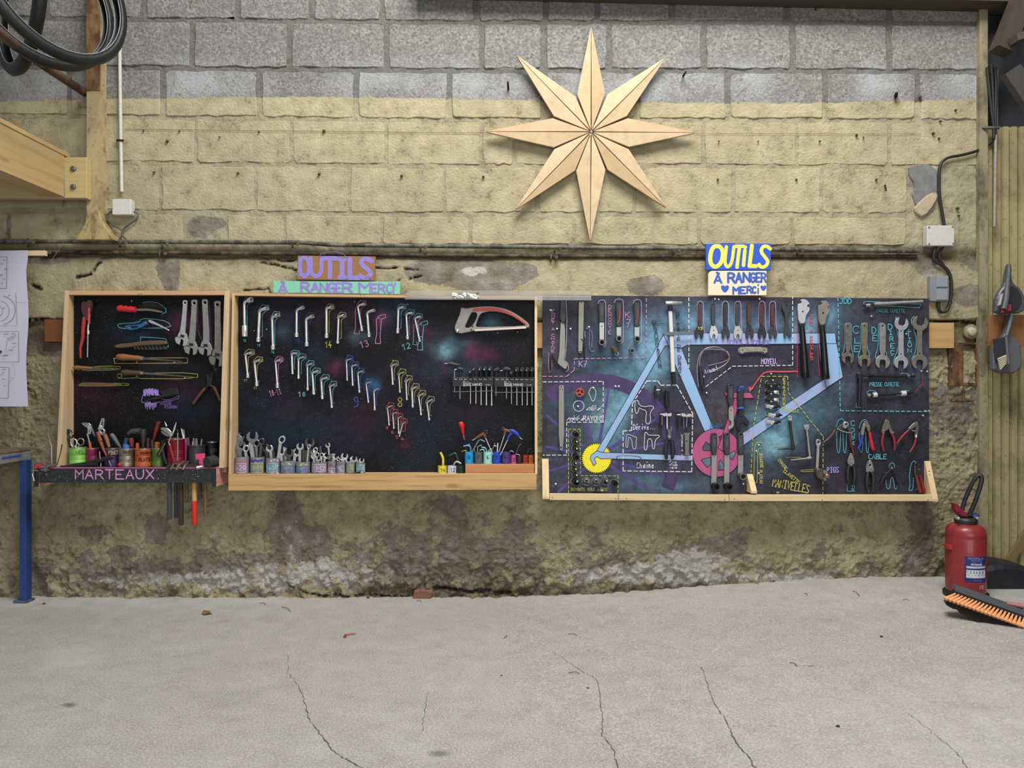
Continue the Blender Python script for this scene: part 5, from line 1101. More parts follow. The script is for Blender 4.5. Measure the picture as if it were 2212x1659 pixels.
m.add(V, [q for i in range(nb) for k in range(4) for q in [(i * 4 + k, i * 4 + (k + 1) % 4, (i + 1) * 4 + (k + 1) % 4, (i + 1) * 4 + k)]] + [(0, 3, 2, 1), tuple(nb * 4 + k for k in range(4))]); t.part('bristle_mass', m, M('1b1a19', .9, 0, .3, 140, .8), kind='stuff')
ORB = M('e2a06c', .75, 0, .14, 160, .4)
for i in range(40):
    f = (i + .5) / 40; lean = -.035 * (1 - f * 1.9) if f < .5 else -.03 * (1 - (f - .5) * 1.6)
    b0 = A + u * (Lb * f) + dn * .026 + wv * .008; b1 = b0 + dn * .018 + u * lean * .5 + wv * .009; b2 = b0 + dn * .036 + u * lean + wv * .020
    m = MB(); m.tube([b0, b1, b2], [.0035, .006, .0095], 7); t.part('bristle_tuft', m, ORB)
m = MB(); c = A + u * Lb / 2 - wv * .02; m.tube([c - dn * .0, c - dn * .05 + wv * .0], .018, 12); t.part('ferrule', m, M('a09a90', .4, .6))
m = MB(); m.tube([c - dn * .045, c + Vector((.3, .25, 1.15))], .0115, 10); t.part('broom_stick', m, wood('6a625a', 'z', '3c3833', .3, False))
m = MB(); m.tube([A + u * Lb * .36 - dn * .004 - wv * .02, c - dn * .02], [.008, .011], 8); t.part('brace', m, M('a86a6a', .5)); t.done()
m = MB(); m.prism(smooth([(P(2132, 0, -.5)[0] + .12, .08), (P(2136, 0, -.5)[0] + .12, .17), (P(2165, 0, -.5)[0] + .12, .215), (P(2215, 0, -.5)[0] + .12, .225), (P(2280, 0, -.5)[0] + .12, .2), (P(2280, 0, -.5)[0] + .12, .07)], True, 1), -.215, -.03, .02)
solo('storage_crate', 'dark navy crate half hidden behind the broom in the corner', 'crate', m, M('171a22', .55, 0, .3))
m = MB(); m.obox(P(2206, 1172, -.02), (.55, 0, .83), (0, 1, 0), (.83, 0, -.55), .12, .008, .02); solo('leaning_slat', 'dusty yellow slat leaning on the corrugated sheet behind the crate', 'slat', m, wood('7d6a42', 'z', '4e4228', .4))

# ---------------------------------------------------------------- litter on the floor
m = MB(); q = [G(435, 1327, .004), G(440, 1323, .012), G(452, 1322, .006), (G(458, 1327, .003)), G(448, 1329, .01), G(441, 1330, .003)]; m.add(q, [(0, 5, 4, 1), (1, 4, 3, 2)]); m.add([(a, b, c - .0015) for a, b, c in q], [(1, 4, 5, 0), (2, 3, 4, 1)]); solo('dry_leaf', 'curled brown leaf on the floor near the wall', 'leaf', m, M('7a6038', .8, 0, .2))
m = MB(); m.tube([G(a, b, .006) for a, b in smooth([(743, 1378), (746, 1374), (754, 1372), (768, 1371)])], .0045, 6, flat=.4); m.tube([G(744, 1374, .006), G(748, 1378, .004)], .004, 6, flat=.4); solo('red_strip', 'scrap of red plastic strip lying on the floor', 'scrap', m, M('b0443c', .5))
for i, (x, y, r_) in enumerate([(1904, 1376, 3.2), (1810, 1570, 4), (95, 1305, 3), (795, 1292, 3.4), (1270, 1487, 2.4), (1083, 1460, 2)]):
    p = G(x, y); k = (D + p[1]) / F; m = MB(); m.ball((p[0], p[1], p[2] + r_ * k * .4), r_ * k, 7, (1.2, .9, .6)); solo('pebble', ['dark pebble on the floor out in front of the push broom', 'dark pebble nearest the viewer, by the long floor crack', 'dark crumb on the floor beside the blue bench leg', 'dark crumb against the wall foot below the wide cabinet', 'tiny crumb on the floor between the two long cracks', 'tiny crumb on the bare middle of the floor'][i], 'pebble', m, M('3a3531', .9), 'crumbs on the floor')
for i, (x, y, x1, y1) in enumerate([(608, 1312, 628, 1322), (1228, 1371, 1246, 1374), (1706, 1433, 1722, 1441), (1842, 1278, 1856, 1288), (1950, 1297, 1964, 1298), (560, 1304, 574, 1307), (1228, 1455, 1252, 1457), (1088, 1380, 1096, 1374), (900, 1299, 910, 1301), (1738, 1283, 1744, 1287)]):
    m = MB(); a, b = G(x, y, .003), G(x1, y1, .003); mid = tuple((a[j] + b[j]) / 2 + (.004 if j == 2 else .005) for j in range(3)); m.tube([a, mid, b], .0013, 5)
    solo('twig', ['twig on the floor below the cup marked 14-15', 'twig on the bare floor below the yellow painted sprocket', 'curled twig on the floor between the upper ends of two long cracks', 'twig near the wall foot below the grey disc', 'twig on the floor just ahead of the fire extinguisher', 'twig against the wall foot below the two first grey cups', 'long twig midway along the faint middle crack', 'short twig below the wooden block of coloured cups', 'short twig by the brick stub at the wall foot', 'short twig close to the wall below the pedal wrenches'][i], 'twig', m, M('4a4036', .9), 'twigs on the floor')
m = MB(); r = random.Random(9); m.prism([(xpx(892) + a, zpy(1283) + b) for a, b in [(0, -.025), (.1, -.02), (.105, .02), (.06, .03), (.01, .024)]], -.03, .05, .006); solo('brick_stub', 'reddish brick stub poking out of the wall foot', 'brick', m, M('7a5a48', .95, 0, .2, 40, .6))
# ================================================================ TOOL BUILDERS
ORD = ['first', 'second', 'third', 'fourth', 'fifth', 'sixth', 'seventh', 'eighth', 'ninth', 'tenth', 'eleventh', 'twelfth']
def plate(pts, y0, th, ch=.0008, holes=()):
    return MB().prism(X2(pts, y0), y0, y0 + th, ch, [X2(h, y0) for h in holes])
def rod(pts, y, r, n=8, flat=1.0):
    """tube through px points at depth y (or per-point depth); r in px"""
    p = [P(q[0], q[1], q[2] if len(q) > 2 else y) for q in pts]
    return MB().tube(p, [px2m(v, y) for v in r] if isinstance(r, (list, tuple)) else px2m(r, y), n, flat=flat)
def tool(name, label, cat, parts, group=None):
    t = Thing(name, label, cat, group); last = None
    for q in parts:
        nm, mb, mat = q[:3]; lab = q[3] if len(q) > 3 else None
        if nm[0] == '>': t.part(nm[1:], mb, mat, lab, last)
        else: last = t.part(nm, mb, mat, lab)
    return t.done()
def open_head(cx, cy, s, ang=0, slot=.46, depth=.12, n=16):
    """outline of an open spanner jaw, opening upwards before turning by ang (clockwise)"""
    w_ = slot * s; a0 = math.degrees(math.acos(slot))
    p = arc(cx, cy, s, a0, a0 - 360 + 2 * (90 - a0), n)
    p += [(cx - w_, cy + depth * s), (cx - w_ * .6, cy + (depth + .22) * s), (cx + w_ * .6, cy + (depth + .22) * s), (cx + w_, cy + depth * s)]
    return rot(p, cx, cy, ang)
def strip(x0, y0, x1, y1, w0, w1=None):
    w1 = w0 if w1 is None else w1; L_ = math.hypot(x1 - x0, y1 - y0); nx, ny = -(y1 - y0) / L_ / 2, (x1 - x0) / L_ / 2
    return [(x0 + nx * w0, y0 + ny * w0), (x1 + nx * w1, y1 + ny * w1), (x1 - nx * w1, y1 - ny * w1), (x0 - nx * w0, y0 - ny * w0)]
REDP = M('b8262c', .4); BLUEP = M('23557f', .45); WOODH = wood('7a5230', 'x', '4a2c18', .4, False); ORG = M('b9521f', .45); OLDS = M('6f6a60', .5, .85, .2)

# ---------------------------------------------------------------- hung in the narrow cabinet
Yt = -.075
tool('pipe_wrench', 'red handled pipe wrench hanging in the corner of the narrow cabinet', 'wrench', [
    ('jaw', plate(smooth([(175, 656), (179, 650), (185, 653), (190, 648), (198, 649), (198, 662), (194, 676), (191, 694), (184, 690), (176, 676)], True, 1), Yt, .018), M('4a2426', .5)),
    ('handle', rod([(183, 685), (180, 710), (179, 730), (174, 752), (174, 774)], Yt + .008, [4.6, 4.2, 3.8, 3, 2.2]), M('9c2a24', .45)),
    ('handle', rod([(193, 665), (192, 700)], Yt + .004, 2.6), M('b04a44', .5)), ('screw_rod', rod([(191, 700), (190, 716)], Yt + .006, 1.8), CHROME),
    ('collar', rod([(191, 714), (191, 722)], Yt + .006, 3), CHROME), ('screw_rod', rod([(190, 722), (189, 772)], Yt + .006, 1.6), STEEL)])
def bristles(m_spots, mat, t, kind=None):
    m = MB()
    for (a, b, c, d_), y in m_spots: m.tube([P(a, b, y), P(c, d_, y - .004)], [.0016, .0026], 5)
    t.part('bristles', m, mat, kind='stuff')
t = Thing('wire_brush', 'wire brush with a bright red grip above the blue handled one', 'brush')
t.part('grip', rod([(253, 667), (257, 667), (262, 666), (267, 668), (272, 667), (277, 669), (282, 668), (287, 669), (293, 669)], Yt, [3.5, 7, 7.5, 6.2, 7.3, 6.2, 7.3, 6.4, 6.6], 12), REDP)
t.part('bar', plate(smooth([(292, 667), (320, 666), (345, 671), (352, 674), (350, 676), (320, 671), (292, 672)], True, 1), Yt - .002, .008), M('7a7560', .5, .6))
bristles([((x, 666 + (x - 305) * .06, x + 2, 655 + max(0, x - 330) * .35 + (4 if x < 308 else 0)), Yt + .004 * (k % 3)) for k, x in enumerate(range(300, 354, 2))], M('24231f', .7, .3), t); t.done()
t = Thing('scraper_brush', 'blue handled brush with a curved silver blade', 'brush')
t.part('handle', plate(smooth([(268, 706), (272, 702), (290, 702), (305, 699), (308, 696), (314, 694), (318, 700), (305, 708), (290, 713), (275, 713)], True, 1), Yt, .014, .003, [smooth([(280, 706), (298, 704), (296, 708), (282, 709)], True, 1)]), BLUEP)
t.part('neck', plate(smooth([(306, 694), (322, 690), (324, 702), (310, 704)], True, 1), Yt + .003, .01), M('18222c', .5))
t.part('blade', plate(smooth([(320, 691), (326, 691), (345, 701), (363, 711), (366, 715), (361, 713), (340, 703), (322, 697)], True, 1), Yt - .004, .005), CHROME); t.done()
t = Thing('scrub_brush', 'old wooden scrubbing brush with dark bristles', 'brush')
t.part('back', plate(smooth([(246, 748), (252, 743), (280, 741), (300, 738), (340, 735), (355, 736), (361, 743), (350, 745), (300, 747), (285, 750), (256, 752), (248, 751)], True, 1), Yt, .022, .004), wood('5d4a33', 'x', '3a2c1c', .4, False))
bristles([((x, 746, x + 3, 756 - abs(x - 325) * .03), Yt + .006 * (k % 4)) for k, x in enumerate(range(288, 360, 2))], M('2a2924', .8), t); t.done()
def file_tool(label, h0, h1, tip, rh, ry, hm, fer=True, bw=5):
    L_ = math.hypot(h1[0] - h0[0], h1[1] - h0[1]); ux, uy = (h1[0] - h0[0]) / L_, (h1[1] - h0[1]) / L_
    ps = [('handle', rod([(h0[0] + ux * L_ * f, h0[1] + uy * L_ * f) for f in (0, .06, .3, .6, .9, 1)], ry, [rh * .5, rh * .95, rh * 1.1, rh * .85, rh * .8, rh * .7], 12), hm)]
    if fer: ps.append(('ferrule', rod([h1, (h1[0] + ux * 6, h1[1] + uy * 6)], ry, rh * .6, 12), STEEL))
    a = (h1[0] + ux * 6, h1[1] + uy * 6); ps.append(('blade', plate(strip(a[0], a[1], tip[0], tip[1], bw, bw * .35), ry - .003, .006), OLDS))
    tool('file', label, 'file', ps)
file_tool('wooden handled file with an orange ferrule, topmost of the files', (252, 771), (304, 774), (394, 781), 7, Yt, wood('8a5a32', 'x', '5a3418', .35, False))
file_tool('short file with a tan handle touching the cabinet side', (158, 794), (194, 795), (255, 796), 4.3, Yt, wood('7f5f38', 'x', '4c341c', .35, False), True, 6)
file_tool('long file with a thick dark handle below the wooden handled one', (262, 805), (304, 806), (422, 815), 6.5, Yt, wood('4a3826', 'x', '2a1e12', .35, False))
tool('wooden_scraper', 'plain reddish wooden scraper lowest of the outlined files', 'scraper', [('blade', plate(smooth([(170, 830), (178, 826), (200, 826), (252, 828), (252, 833), (200, 832), (172, 832)], True, 1), Yt, .008), wood('6e4a36', 'x', '4a2c1e', .3, False)), ('tail', plate([(252, 828.5), (262, 829), (262, 832), (252, 833)], Yt + .001, .006), OLDS)])
tool('brush_pad', 'black sprocket brush over the purple silhouette', 'brush', [('back', plate([(345, 844), (382, 836), (386, 852), (350, 860)], Yt, .02, .003), BLACKR), ('hook', rod([(312, 868), (322, 863), (340, 860), (352, 858)], Yt, 2.6), BLACKR)])
def adj_wrench(label, x, top, w_, jx, jy, s, mat, tilt=0):
    """adjustable wrench hanging jaw down"""
    hole = circ(x, top + w_ * .55, w_ * .22, 10)
    hd = plate(smooth([(x - w_ * .5, top + 3), (x - w_ * .3, top), (x + w_ * .3, top), (x + w_ * .5, top + 3), (x + w_ * .4, top + 14), (jx + w_ * .55 + 2, jy - s * 1.5), (jx + s * .5, jy - s * .8), (jx - s * .5, jy - s * .8), (jx - w_ * .45 + 2, jy - s * 1.5), (x - w_ * .4, top + 14)], True, 1), -.075, .010, .002, [hole])
    body = rot([(jx - s * .62, jy - s * 1.05), (jx + s * .5, jy - s * 1.05), (jx + s, jy - s * .1), (jx + s * .85, jy + s * .75), (jx + s * .38, jy + s), (jx + s * .3, jy + .1 * s), (jx - s * .1, jy - s * .1), (jx - s * .2, jy - s * .25), (jx - s * .75, jy - s * .3)], jx, jy, tilt)
    mov = rot([(jx - s * .95, jy - s * .22), (jx - s * .14, jy - s * .18), (jx - s * .12, jy + s * .1), (jx - s * .2, jy + s * .92), (jx - s * .75, jy + s * .7), (jx - s * 1.05, jy + s * .1)], jx, jy, tilt)
    wn = rot([(jx - s * .3, jy - s * .72), (jx + s * .3, jy - s * .72), (jx + s * .3, jy - s * .32), (jx - s * .3, jy - s * .32)], jx, jy, tilt)
    tool('adjustable_wrench', label, 'wrench', [('handle', hd, mat), ('jaw_body', plate(body, -.078, .014, .0015), mat), ('movable_jaw', plate(mov, -.077, .012, .0015), mat), ('worm_screw', plate(wn, -.0795, .006, .001), DARKM)], 'adjustable wrenches in a row')
adj_wrench('shiny adjustable wrench, smallest of the four in the row', 399, 648, 11, 392, 733, 14, CHROME, 12)
adj_wrench('dull adjustable wrench beside the shiny smallest one', 419, 647, 14, 412, 752, 15, STEEL, 6)
adj_wrench('grey adjustable wrench next to the largest one', 442, 646, 14, 443, 754, 15, STEEL, 6)
adj_wrench('largest adjustable wrench against the cabinet side board', 469, 650, 15, 468, 775, 17, DULL, 8)
def cross_pliers(label, piv, tipl, tipr, hl, hr, ms, mh, y, w_=7, rh=3.4, name='pliers', group=None):
    """pliers: two crossed arms, pivot bolt, two grips"""
    ps = []
    for tp, h in ((tipl, hr), (tipr, hl)):
        j = plate(smooth([(piv[0] - w_ * .6, piv[1] + w_ * .4), (piv[0] - w_ * .75, piv[1] - w_ * .5), (tp[0] - 1.4, tp[1] + 3), (tp[0], tp[1]), (tp[0] + 1.4, tp[1] + 3), (piv[0] + w_ * .75, piv[1] - w_ * .5), (piv[0] + w_ * .6, piv[1] + w_ * .4)], True, 1), y + (0 if tp is tipl else .004), .007, .001); ps.append(('jaw', j, ms))
        mid = h[len(h) // 2] if len(h) > 2 else ((piv[0] + h[-1][0]) / 2, (piv[1] + h[-1][1]) / 2)
        ps.append(('shank', rod([piv, h[0]], y + .004, [w_ * .42, rh * .8], 8), ms)); ps.append(('grip', rod(smooth(h, False, 1), y + .004, rh, 10), mh if not isinstance(mh, tuple) else mh[0 if h is hl else 1]))
    ps.append(('pivot', MB().lathe(P(piv[0], piv[1], y), (0, -1, 0), [(px2m(w_ * .34), 0), (px2m(w_ * .3), .003)], 10), ms))
    tool(name, label, 'pliers', ps, group)
cross_pliers('dark snap ring pliers with orange edged grips in the narrow cabinet', (452, 832), (448, 808), (458, 806), [(444, 838), (432, 852), (418, 872)], [(462, 836), (470, 852), (476, 866)], DARKM, M('5c3420', .6), -.075, 7, 3.2)

# ---------------------------------------------------------------- tins and their tools on the tray shelf
def tin(label, x0, x1, y0, y1, hexc, Yc, words=(), ribs=True, metal=0.25, name='tin_can', taper=1.0, rough=.45, rim=None):
    k = (D + Yc) / F; c = ((x0 + x1) / 2 - 1106) * k; r = (x1 - x0) / 2 * k; zt, zb = H - (y0 - 829.5) * k, H - (y1 - 829.5) * k; h = zt - zb
    t = Thing(name, label, 'can', 'painted tins on the tray' if name == 'tin_can' else None)
    pr = [(r * taper, 0), (r * taper * 1.02, h * .03), (r * taper, h * .06)]
    if ribs:
        for f in (.34, .42, .5, .58): g = taper + (1 - taper) * f; pr += [(r * g, h * (f - .025)), (r * g * .965, h * f), (r * g, h * (f + .025))]
    pr += [(r * .99, h * .95), (r * 1.03, h * .97), (r * 1.03, h)]
    m = MB(); m.lathe((c, Yc, zb), (0, 0, 1), pr + [(r * .93, h), (r * .9, h * .5), (r * .9, h * .04)], 24); t.part('body', m, M(hexc, rough, metal, .1))
    m = MB(); m.tube([(c + r * 1.0 * math.cos(a * math.pi / 12), Yc + r * 1.0 * math.sin(a * math.pi / 12), zt) for a in range(24)], .0016, 6, True); t.part('rim', m, rim or M('b9b4a6', .35, .8))
    for s, a, b, c_, d_, lw, hx in words:
        m = MB(); text(m, s, a, b, c_, d_, lw, Yc - r); k2 = (D + Yc - r) / F
        m.v = [(q[0], q[1], q[2]) for q in m.v]; wrap(m, c, Yc, r * 1.045, math.atan2(c, D + Yc) * .4); t.part('lettering', m, M(hx, .6))
    t.done(); return c, zt
Yc = -.105
tin('bright green painted tin at the open end of the tray', 152, 187, 967, 1005, '86c860', Yc, [('VELO', 160, 974, 182, 981, 1.1, '4e6a3a')])
tin('dark pink painted tin beside the bright green one', 187, 213, 969, 1005, '8a2450', Yc + .01, [('VIS', 194, 976, 208, 983, 1, '4a1430')])
tin('purple painted tin with pale lettering', 228, 257, 969, 1007, '3f2a58', Yc, [('PINCES', 232, 974, 254, 982, 1.3, 'a89a58')])
tin('bare silver tin with black lettering', 258, 290, 969, 1007, 'a09a88', Yc - .005, [('TORNEVIS', 262, 974, 286, 980, 1.2, '2a2620'), ('LIMES', 266, 992, 280, 998, .8, '6a6458')], True, .85)
tin('orange painted tin with black lettering', 293, 328, 969, 1007, 'b45a30', Yc - .005, [('TOURNE', 299, 976, 322, 981, 1.3, '30180c'), ('PLATS', 298, 989, 318, 997, 1.5, '4a2010')])
tin('olive green painted tin behind the drooping black pliers', 329, 356, 969, 1007, '50702a', Yc)
tin('tall dark red painted tin full of pliers', 362, 398, 948, 1006, '84182e', Yc, (), True, .25)
tin('pink plastic cup wedged behind the tall red tin', 392, 404, 948, 1004, 'd85a98', Yc + .038, (), False, 0, 'plastic_cup', .72, .5, M('e070a8', .5))
t_ = tin('black jar with a pink label', 408, 443, 962, 1007, '2a2d30', Yc - .005, (), False, .0, 'plastic_jar', 1, .5, M('34373a', .5))
tin('almost black tin in the dark end of the tray', 448, 468, 955, 1005, '16181a', Yc + .01, [('CLES', 452, 970, 466, 976, 1, '4a4a20')])
k = (D + Yc) / F
m = MB(); m.poly(X2([(417, 981), (443, 979), (443, 1004), (430, 1004), (430, 993), (417, 992)], Yc - .045), Yc - .045); solo('pink_tag', 'bright pink label stuck on the black jar', 'label', m, M('e04a74', .6))
SH = Yc - .002
def stick(label, pts, r, mat, y=SH, name='screwdriver', cat='screwdriver', tip=None):
    ps = [('grip', rod(pts, y, r, 12), mat)]
    if tip: ps.append(('shank', rod(tip[0], y, tip[1], 8), STEEL))
    tool(name, label, cat, ps, 'handled tools in the tins')
# scissors
tool('scissors', 'steel scissors standing rings up in the green tin', 'scissors', [('ring', rod(circ(159.5, 956.5, 6.5, 16, 8.5) + [(166, 956.5)], SH - .01, 1.4, 8), CHROME), ('ring', rod(circ(174.5, 954.5, 7, 16, 7.5) + [(181.5, 954.5)], SH - .008, 1.2, 8), STEEL), ('blade', rod([(164, 962), (167, 985)], SH - .01, 1.6), CHROME), ('blade', rod([(171, 962), (169, 985)], SH - .008, 1.6), STEEL)])
tool('scissors', 'black handled scissors leaning against the cabinet side above the green tin', 'scissors', [('ring', rod(rot(circ(146, 938, 4.5, 14, 11), 146, 938, -12), SH, 1.4, 8), BLACKR), ('ring', rod(rot(circ(152, 937, 4.5, 14, 9), 152, 937, -25), SH - .004, 1.6, 8), BLACKR), ('blade', rod([(148, 948), (156, 985)], SH, 2), DARKM)])
tool('water_pump_pliers', 'grey water pump pliers with a slotted jaw in the dark pink tin', 'pliers', [('jaw', plate([(175.5, 913.5), (181, 913), (192, 914), (196, 918), (198, 926), (190, 922), (188, 925), (180, 919)], SH - .01, .008, .001, [smooth([(180, 915), (184, 916), (183.5, 918), (180, 916.5)], True, 1)]), STEEL), ('slot_plate', plate([(189, 919), (196, 921), (195, 938), (189, 937)], SH - .013, .006, .001, [[(191.5, 928), (193.5, 928), (193.5, 935), (191.5, 935)]]), CHROME), ('jaw', plate([(196, 917), (199, 925), (206, 943), (202, 941), (196, 930)], SH - .008, .008), DULL), ('shank', rod([(189, 937), (191, 946), (195, 962)], SH - .01, [2.4, 1.6, 2], 8), STEEL), ('grip', rod([(194, 956), (197, 975)], SH - .01, 3, 10), ORG)])
tool('combination_pliers', 'orange gripped combination pliers standing taller than all the tins', 'pliers', [('jaw', plate(smooth([(211, 926), (217, 910), (219.5, 903), (221, 904), (219, 912), (217, 918), (220, 922), (219, 928), (212, 928)], True, 1), SH - .03, .01, .001), CHROME), ('jaw', plate(smooth([(219, 928), (221, 920), (222, 911), (222, 904), (224, 903), (224, 914), (222, 923), (223, 930)], True, 1), SH - .028, .01, .001), CHROME),
    ('pivot', MB().prism(X2(circ(219, 933, 7.5, 14), SH - .032), SH - .032, SH - .022, .002, [X2(circ(220, 931, 3, 10), SH - .032)]), STEEL), ('grip', rod([(211, 933), (216, 950), (224, 972), (230, 985)], SH - .03, [3.5, 4, 2.6, 1.5], 10), M('8f4a30', .5)), ('grip', rod([(226, 938), (231, 950), (236, 966)], SH - .028, [4, 4.2, 3], 10), M('8a5a48', .55)), ('inlay', rod([(214, 940), (219, 952)], SH - .037, 2, 8), ORG)])
stick('grey screwdriver handle with a yellow end leaning over the purple tin', [(240, 938), (246, 945), (254, 958), (262, 969)], [4.5, 5, 4, 1.2], M('54565a', .5)); stick('blue capped handle poking just out of the silver tin', [(272, 974), (273, 962), (274, 960)], [7, 7, 5], M('2a5aa0', .5), SH - .01)
stick('dark blue screwdriver handle behind the silver tin', [(270, 965), (273, 950), (275, 946)], [5, 5, 3.5], M('24384e', .5), SH + .02); stick('dull red knob behind the silver tin', [(285, 966), (284, 952), (283, 946)], [4, 5.5, 5], M('7a2424', .5), SH + .02)
stick('black hammer like handle, widest above the orange tin', [(309, 968), (310, 948), (310, 930), (310, 927)], [2, 5, 6.5, 5.5], M('26292c', .5), SH - .01); stick('grey wooden mallet head lying behind the black handle', [(277, 937), (285, 932), (304, 931)], [4, 6, 6.5], M('3f3f38', .7), SH + .02)
stick('flat orange handle at the edge of the orange tin', [(297, 975), (297, 957)], [3.8, 3.6], ORG, SH); stick('dark red handle between the orange and olive tins', [(320, 972), (320, 946)], [4.6, 4], M('3c1418', .4), SH); stick('black handle over the olive tin', [(330, 972), (329, 950)], [4, 3.8], M('2a2b2e', .5), SH)
stick('short orange handle over the olive tin', [(339, 972), (340, 955)], [5.5, 5.3], M('a85a1c', .5), SH); stick('clear amber screwdriver handle rising above the tall red tin', [(331, 952), (338, 928), (344, 910)], [3, 4.5, 5], M('6a1f0c', .15, 0, .3, 40, 0, .6), SH + .02); stick('small silver bolt behind the grey mallet head', [(287, 934), (287, 926)], [1, 2], STEEL, SH + .03)
tool('side_cutters', 'grey side cutters with open jaws over the tall red tin', 'pliers', [('jaw', plate(smooth([(345, 926), (350, 923), (360, 924), (368, 930), (372, 940), (370, 943), (360, 937), (352, 932)], True, 1), SH - .052, .01, .002), STEEL), ('jaw', plate(smooth([(346, 930), (356, 936), (366, 942), (368, 944), (360, 943), (350, 937)], True, 1), SH - .05, .01, .001), DULL), ('pivot', MB().lathe(P(370, 940, SH - .0522), (0, -1, 0), [(.008, 0), (.007, .004)], 12), CHROME), ('shank', rod([(369, 944), (364, 955), (368, 963)], SH - .052, [2.4, 1.8, 2], 8), STEEL), ('grip', rod([(367, 962), (372, 980), (377, 1000)], SH - .0522, [2.6, 3.2, 2.4], 10), M('8a2018', .45))])
tool('tweezers', 'pair of bright steel points spread above the side cutters', 'tweezers', [('prong', rod([(356, 911), (360, 921)], SH - .034, [.6, 2]), CHROME), ('prong', rod([(381, 912), (377, 926), (373, 938)], SH - .034, [.7, 2.4, 1.8]), CHROME)])
tool('drooping_pliers', 'black pliers hooked over the olive tin with pink striped grips', 'pliers', [('jaw', plate(smooth([(346, 952), (356, 948), (362, 952), (356, 958), (348, 960)], True, 1), SH - .03, .01, .002), BLACKR), ('grip', rod([(357, 955), (349, 970), (341, 984)], SH - .032, [3, 4, 3.6], 10), BLACKR), ('inlay', rod([(357, 957), (350, 970), (343, 984)], SH - .041, .9, 6), M('a86a78', .5)), ('grip', rod([(350, 960), (354, 985), (360, 1003)], SH - .03, [3, 3.8, 3], 10), M('1d2022', .5))])
for i, (x, y, x1, y1, r_, lb) in enumerate([(384, 935, 384, 995, 1.6, 'thin steel rod across the front of the tall red tin'), (383, 927, 385, 940, 3, 'dark plier jaw behind the tall red tin'), (392, 926, 397, 948, 2.2, 'shiny plier handle above the pink cup'), (397, 928, 399, 950, 1.6, 'slim silver shank above the pink cup'), (406, 945, 407, 962, 3.5, 'brown cork like handle beside the black jar'), (418, 946, 419, 964, 2.6, 'grey rod end in the black jar'), (424, 947, 424, 964, 3.6, 'flat grey bar in the black jar'), (436, 948, 434, 964, 2.6, 'round headed rod in the black jar'), (416, 953, 416, 964, 1.1, 'thin shiny pin in the black jar')]):
    m = rod([(x, y), (x1, y1)], SH + (.01 if i else -.05), [r_ * .8, r_]); solo('tool_shank', lb, 'tool', m, [STEEL, DARKM, CHROME, STEEL, M('5a3a34', .7), DULL, M('5f6a6a', .5), DULL, CHROME][i], 'small tools in the tins')
tool('wire_brush', 'black brush lying across the tray in front of the purple tin', 'brush', [('back', rod([(152, 1004), (180, 1003), (213, 995), (240, 987), (246, 990)], -.165, [2, 4.5, 6, 4, 1.5], 10, .6), BLACKR), ('bristle_mass', rod([(130, 1008), (175, 1006), (212, 1003)], -.168, [2, 4.5, 4], 10), M('141414', .9, 0, .3, 200, .8))])
tool('steel_ruler', 'two thin steel strips standing in the tray by the purple tin', 'ruler', [('strip', rod([(215, 975), (216.5, 991)], -.17, 1.2), STEEL), ('strip', rod([(218, 1000), (218, 1008)], -.19, 1), CHROME), ('strip', rod([(235, 995), (240, 1007)], -.19, 1), STEEL)])
m = MB(); m.ball(P(259, 1004, -.185), px2m(4.4), 10); m.m = 0; solo('red_ball', 'small red ball headed knob in front of the silver tin', 'ball', m, REDP)
# hand clamps at the open end, thin tools standing there
def clampy(label, x, y, s, mpad, mb_):
    tool('hand_clamp', label, 'clamp', [('frame', rod([(x - 5 * s, y + 24 * s), (x - 4 * s, y + 5 * s), (x, y), (x + 16 * s, y - 1 * s), (x + 21 * s, y + 3 * s)], -.215, 1.8, 8, 1), mb_), ('pad', plate([(x, y + 4 * s), (x + 13 * s, y + 3 * s), (x + 14 * s, y + 7 * s), (x + 4 * s, y + 8 * s), (x + 1 * s, y + 15 * s), (x - 2 * s, y + 14 * s)], -.214, .012), mpad), ('spindle', rod([(x - 9 * s, y + 17 * s), (x + 6 * s, y + 18 * s)], -.22, 1.3), STEEL), ('lever', rod([(x - 7 * s, y + 24 * s), (x - 3 * s, y + 40 * s)], -.22, 1.3), CHROME)])
clampy('red padded clamp gripping the open end of the hammer tray', 77, 999, 1, M('c83a2a', .45), M('8a8c90', .4, .8))
tool('hand_clamp', 'plain grey clamp hooked over the tray front beside the red one', 'clamp', [('frame', plate(smooth([(92, 1017), (96, 1008), (102, 1003), (116, 1003), (117, 1007), (106, 1008), (100, 1014), (98, 1021)], True, 1), -.214, .02, .002), M('77797c', .45, .7)), ('spindle', rod([(88, 1015), (107, 1015)], -.222, .9), STEEL)])
m = rod([(104, 936), (108, 956), (111, 962), (112, 1003)], -.19, [.6, 1, 1.7, 1.3]); solo('long_tweezers', 'long thin steel tweezers standing at the open end of the tray', 'tweezers', m, STEEL)
m = rod([(123, 1004), (131, 978), (134, 960)], -.17, [.8, .7, 1.2]); solo('wire_hook', 'bent black wire leaning on the cabinet side board', 'hook', m, DARKM)
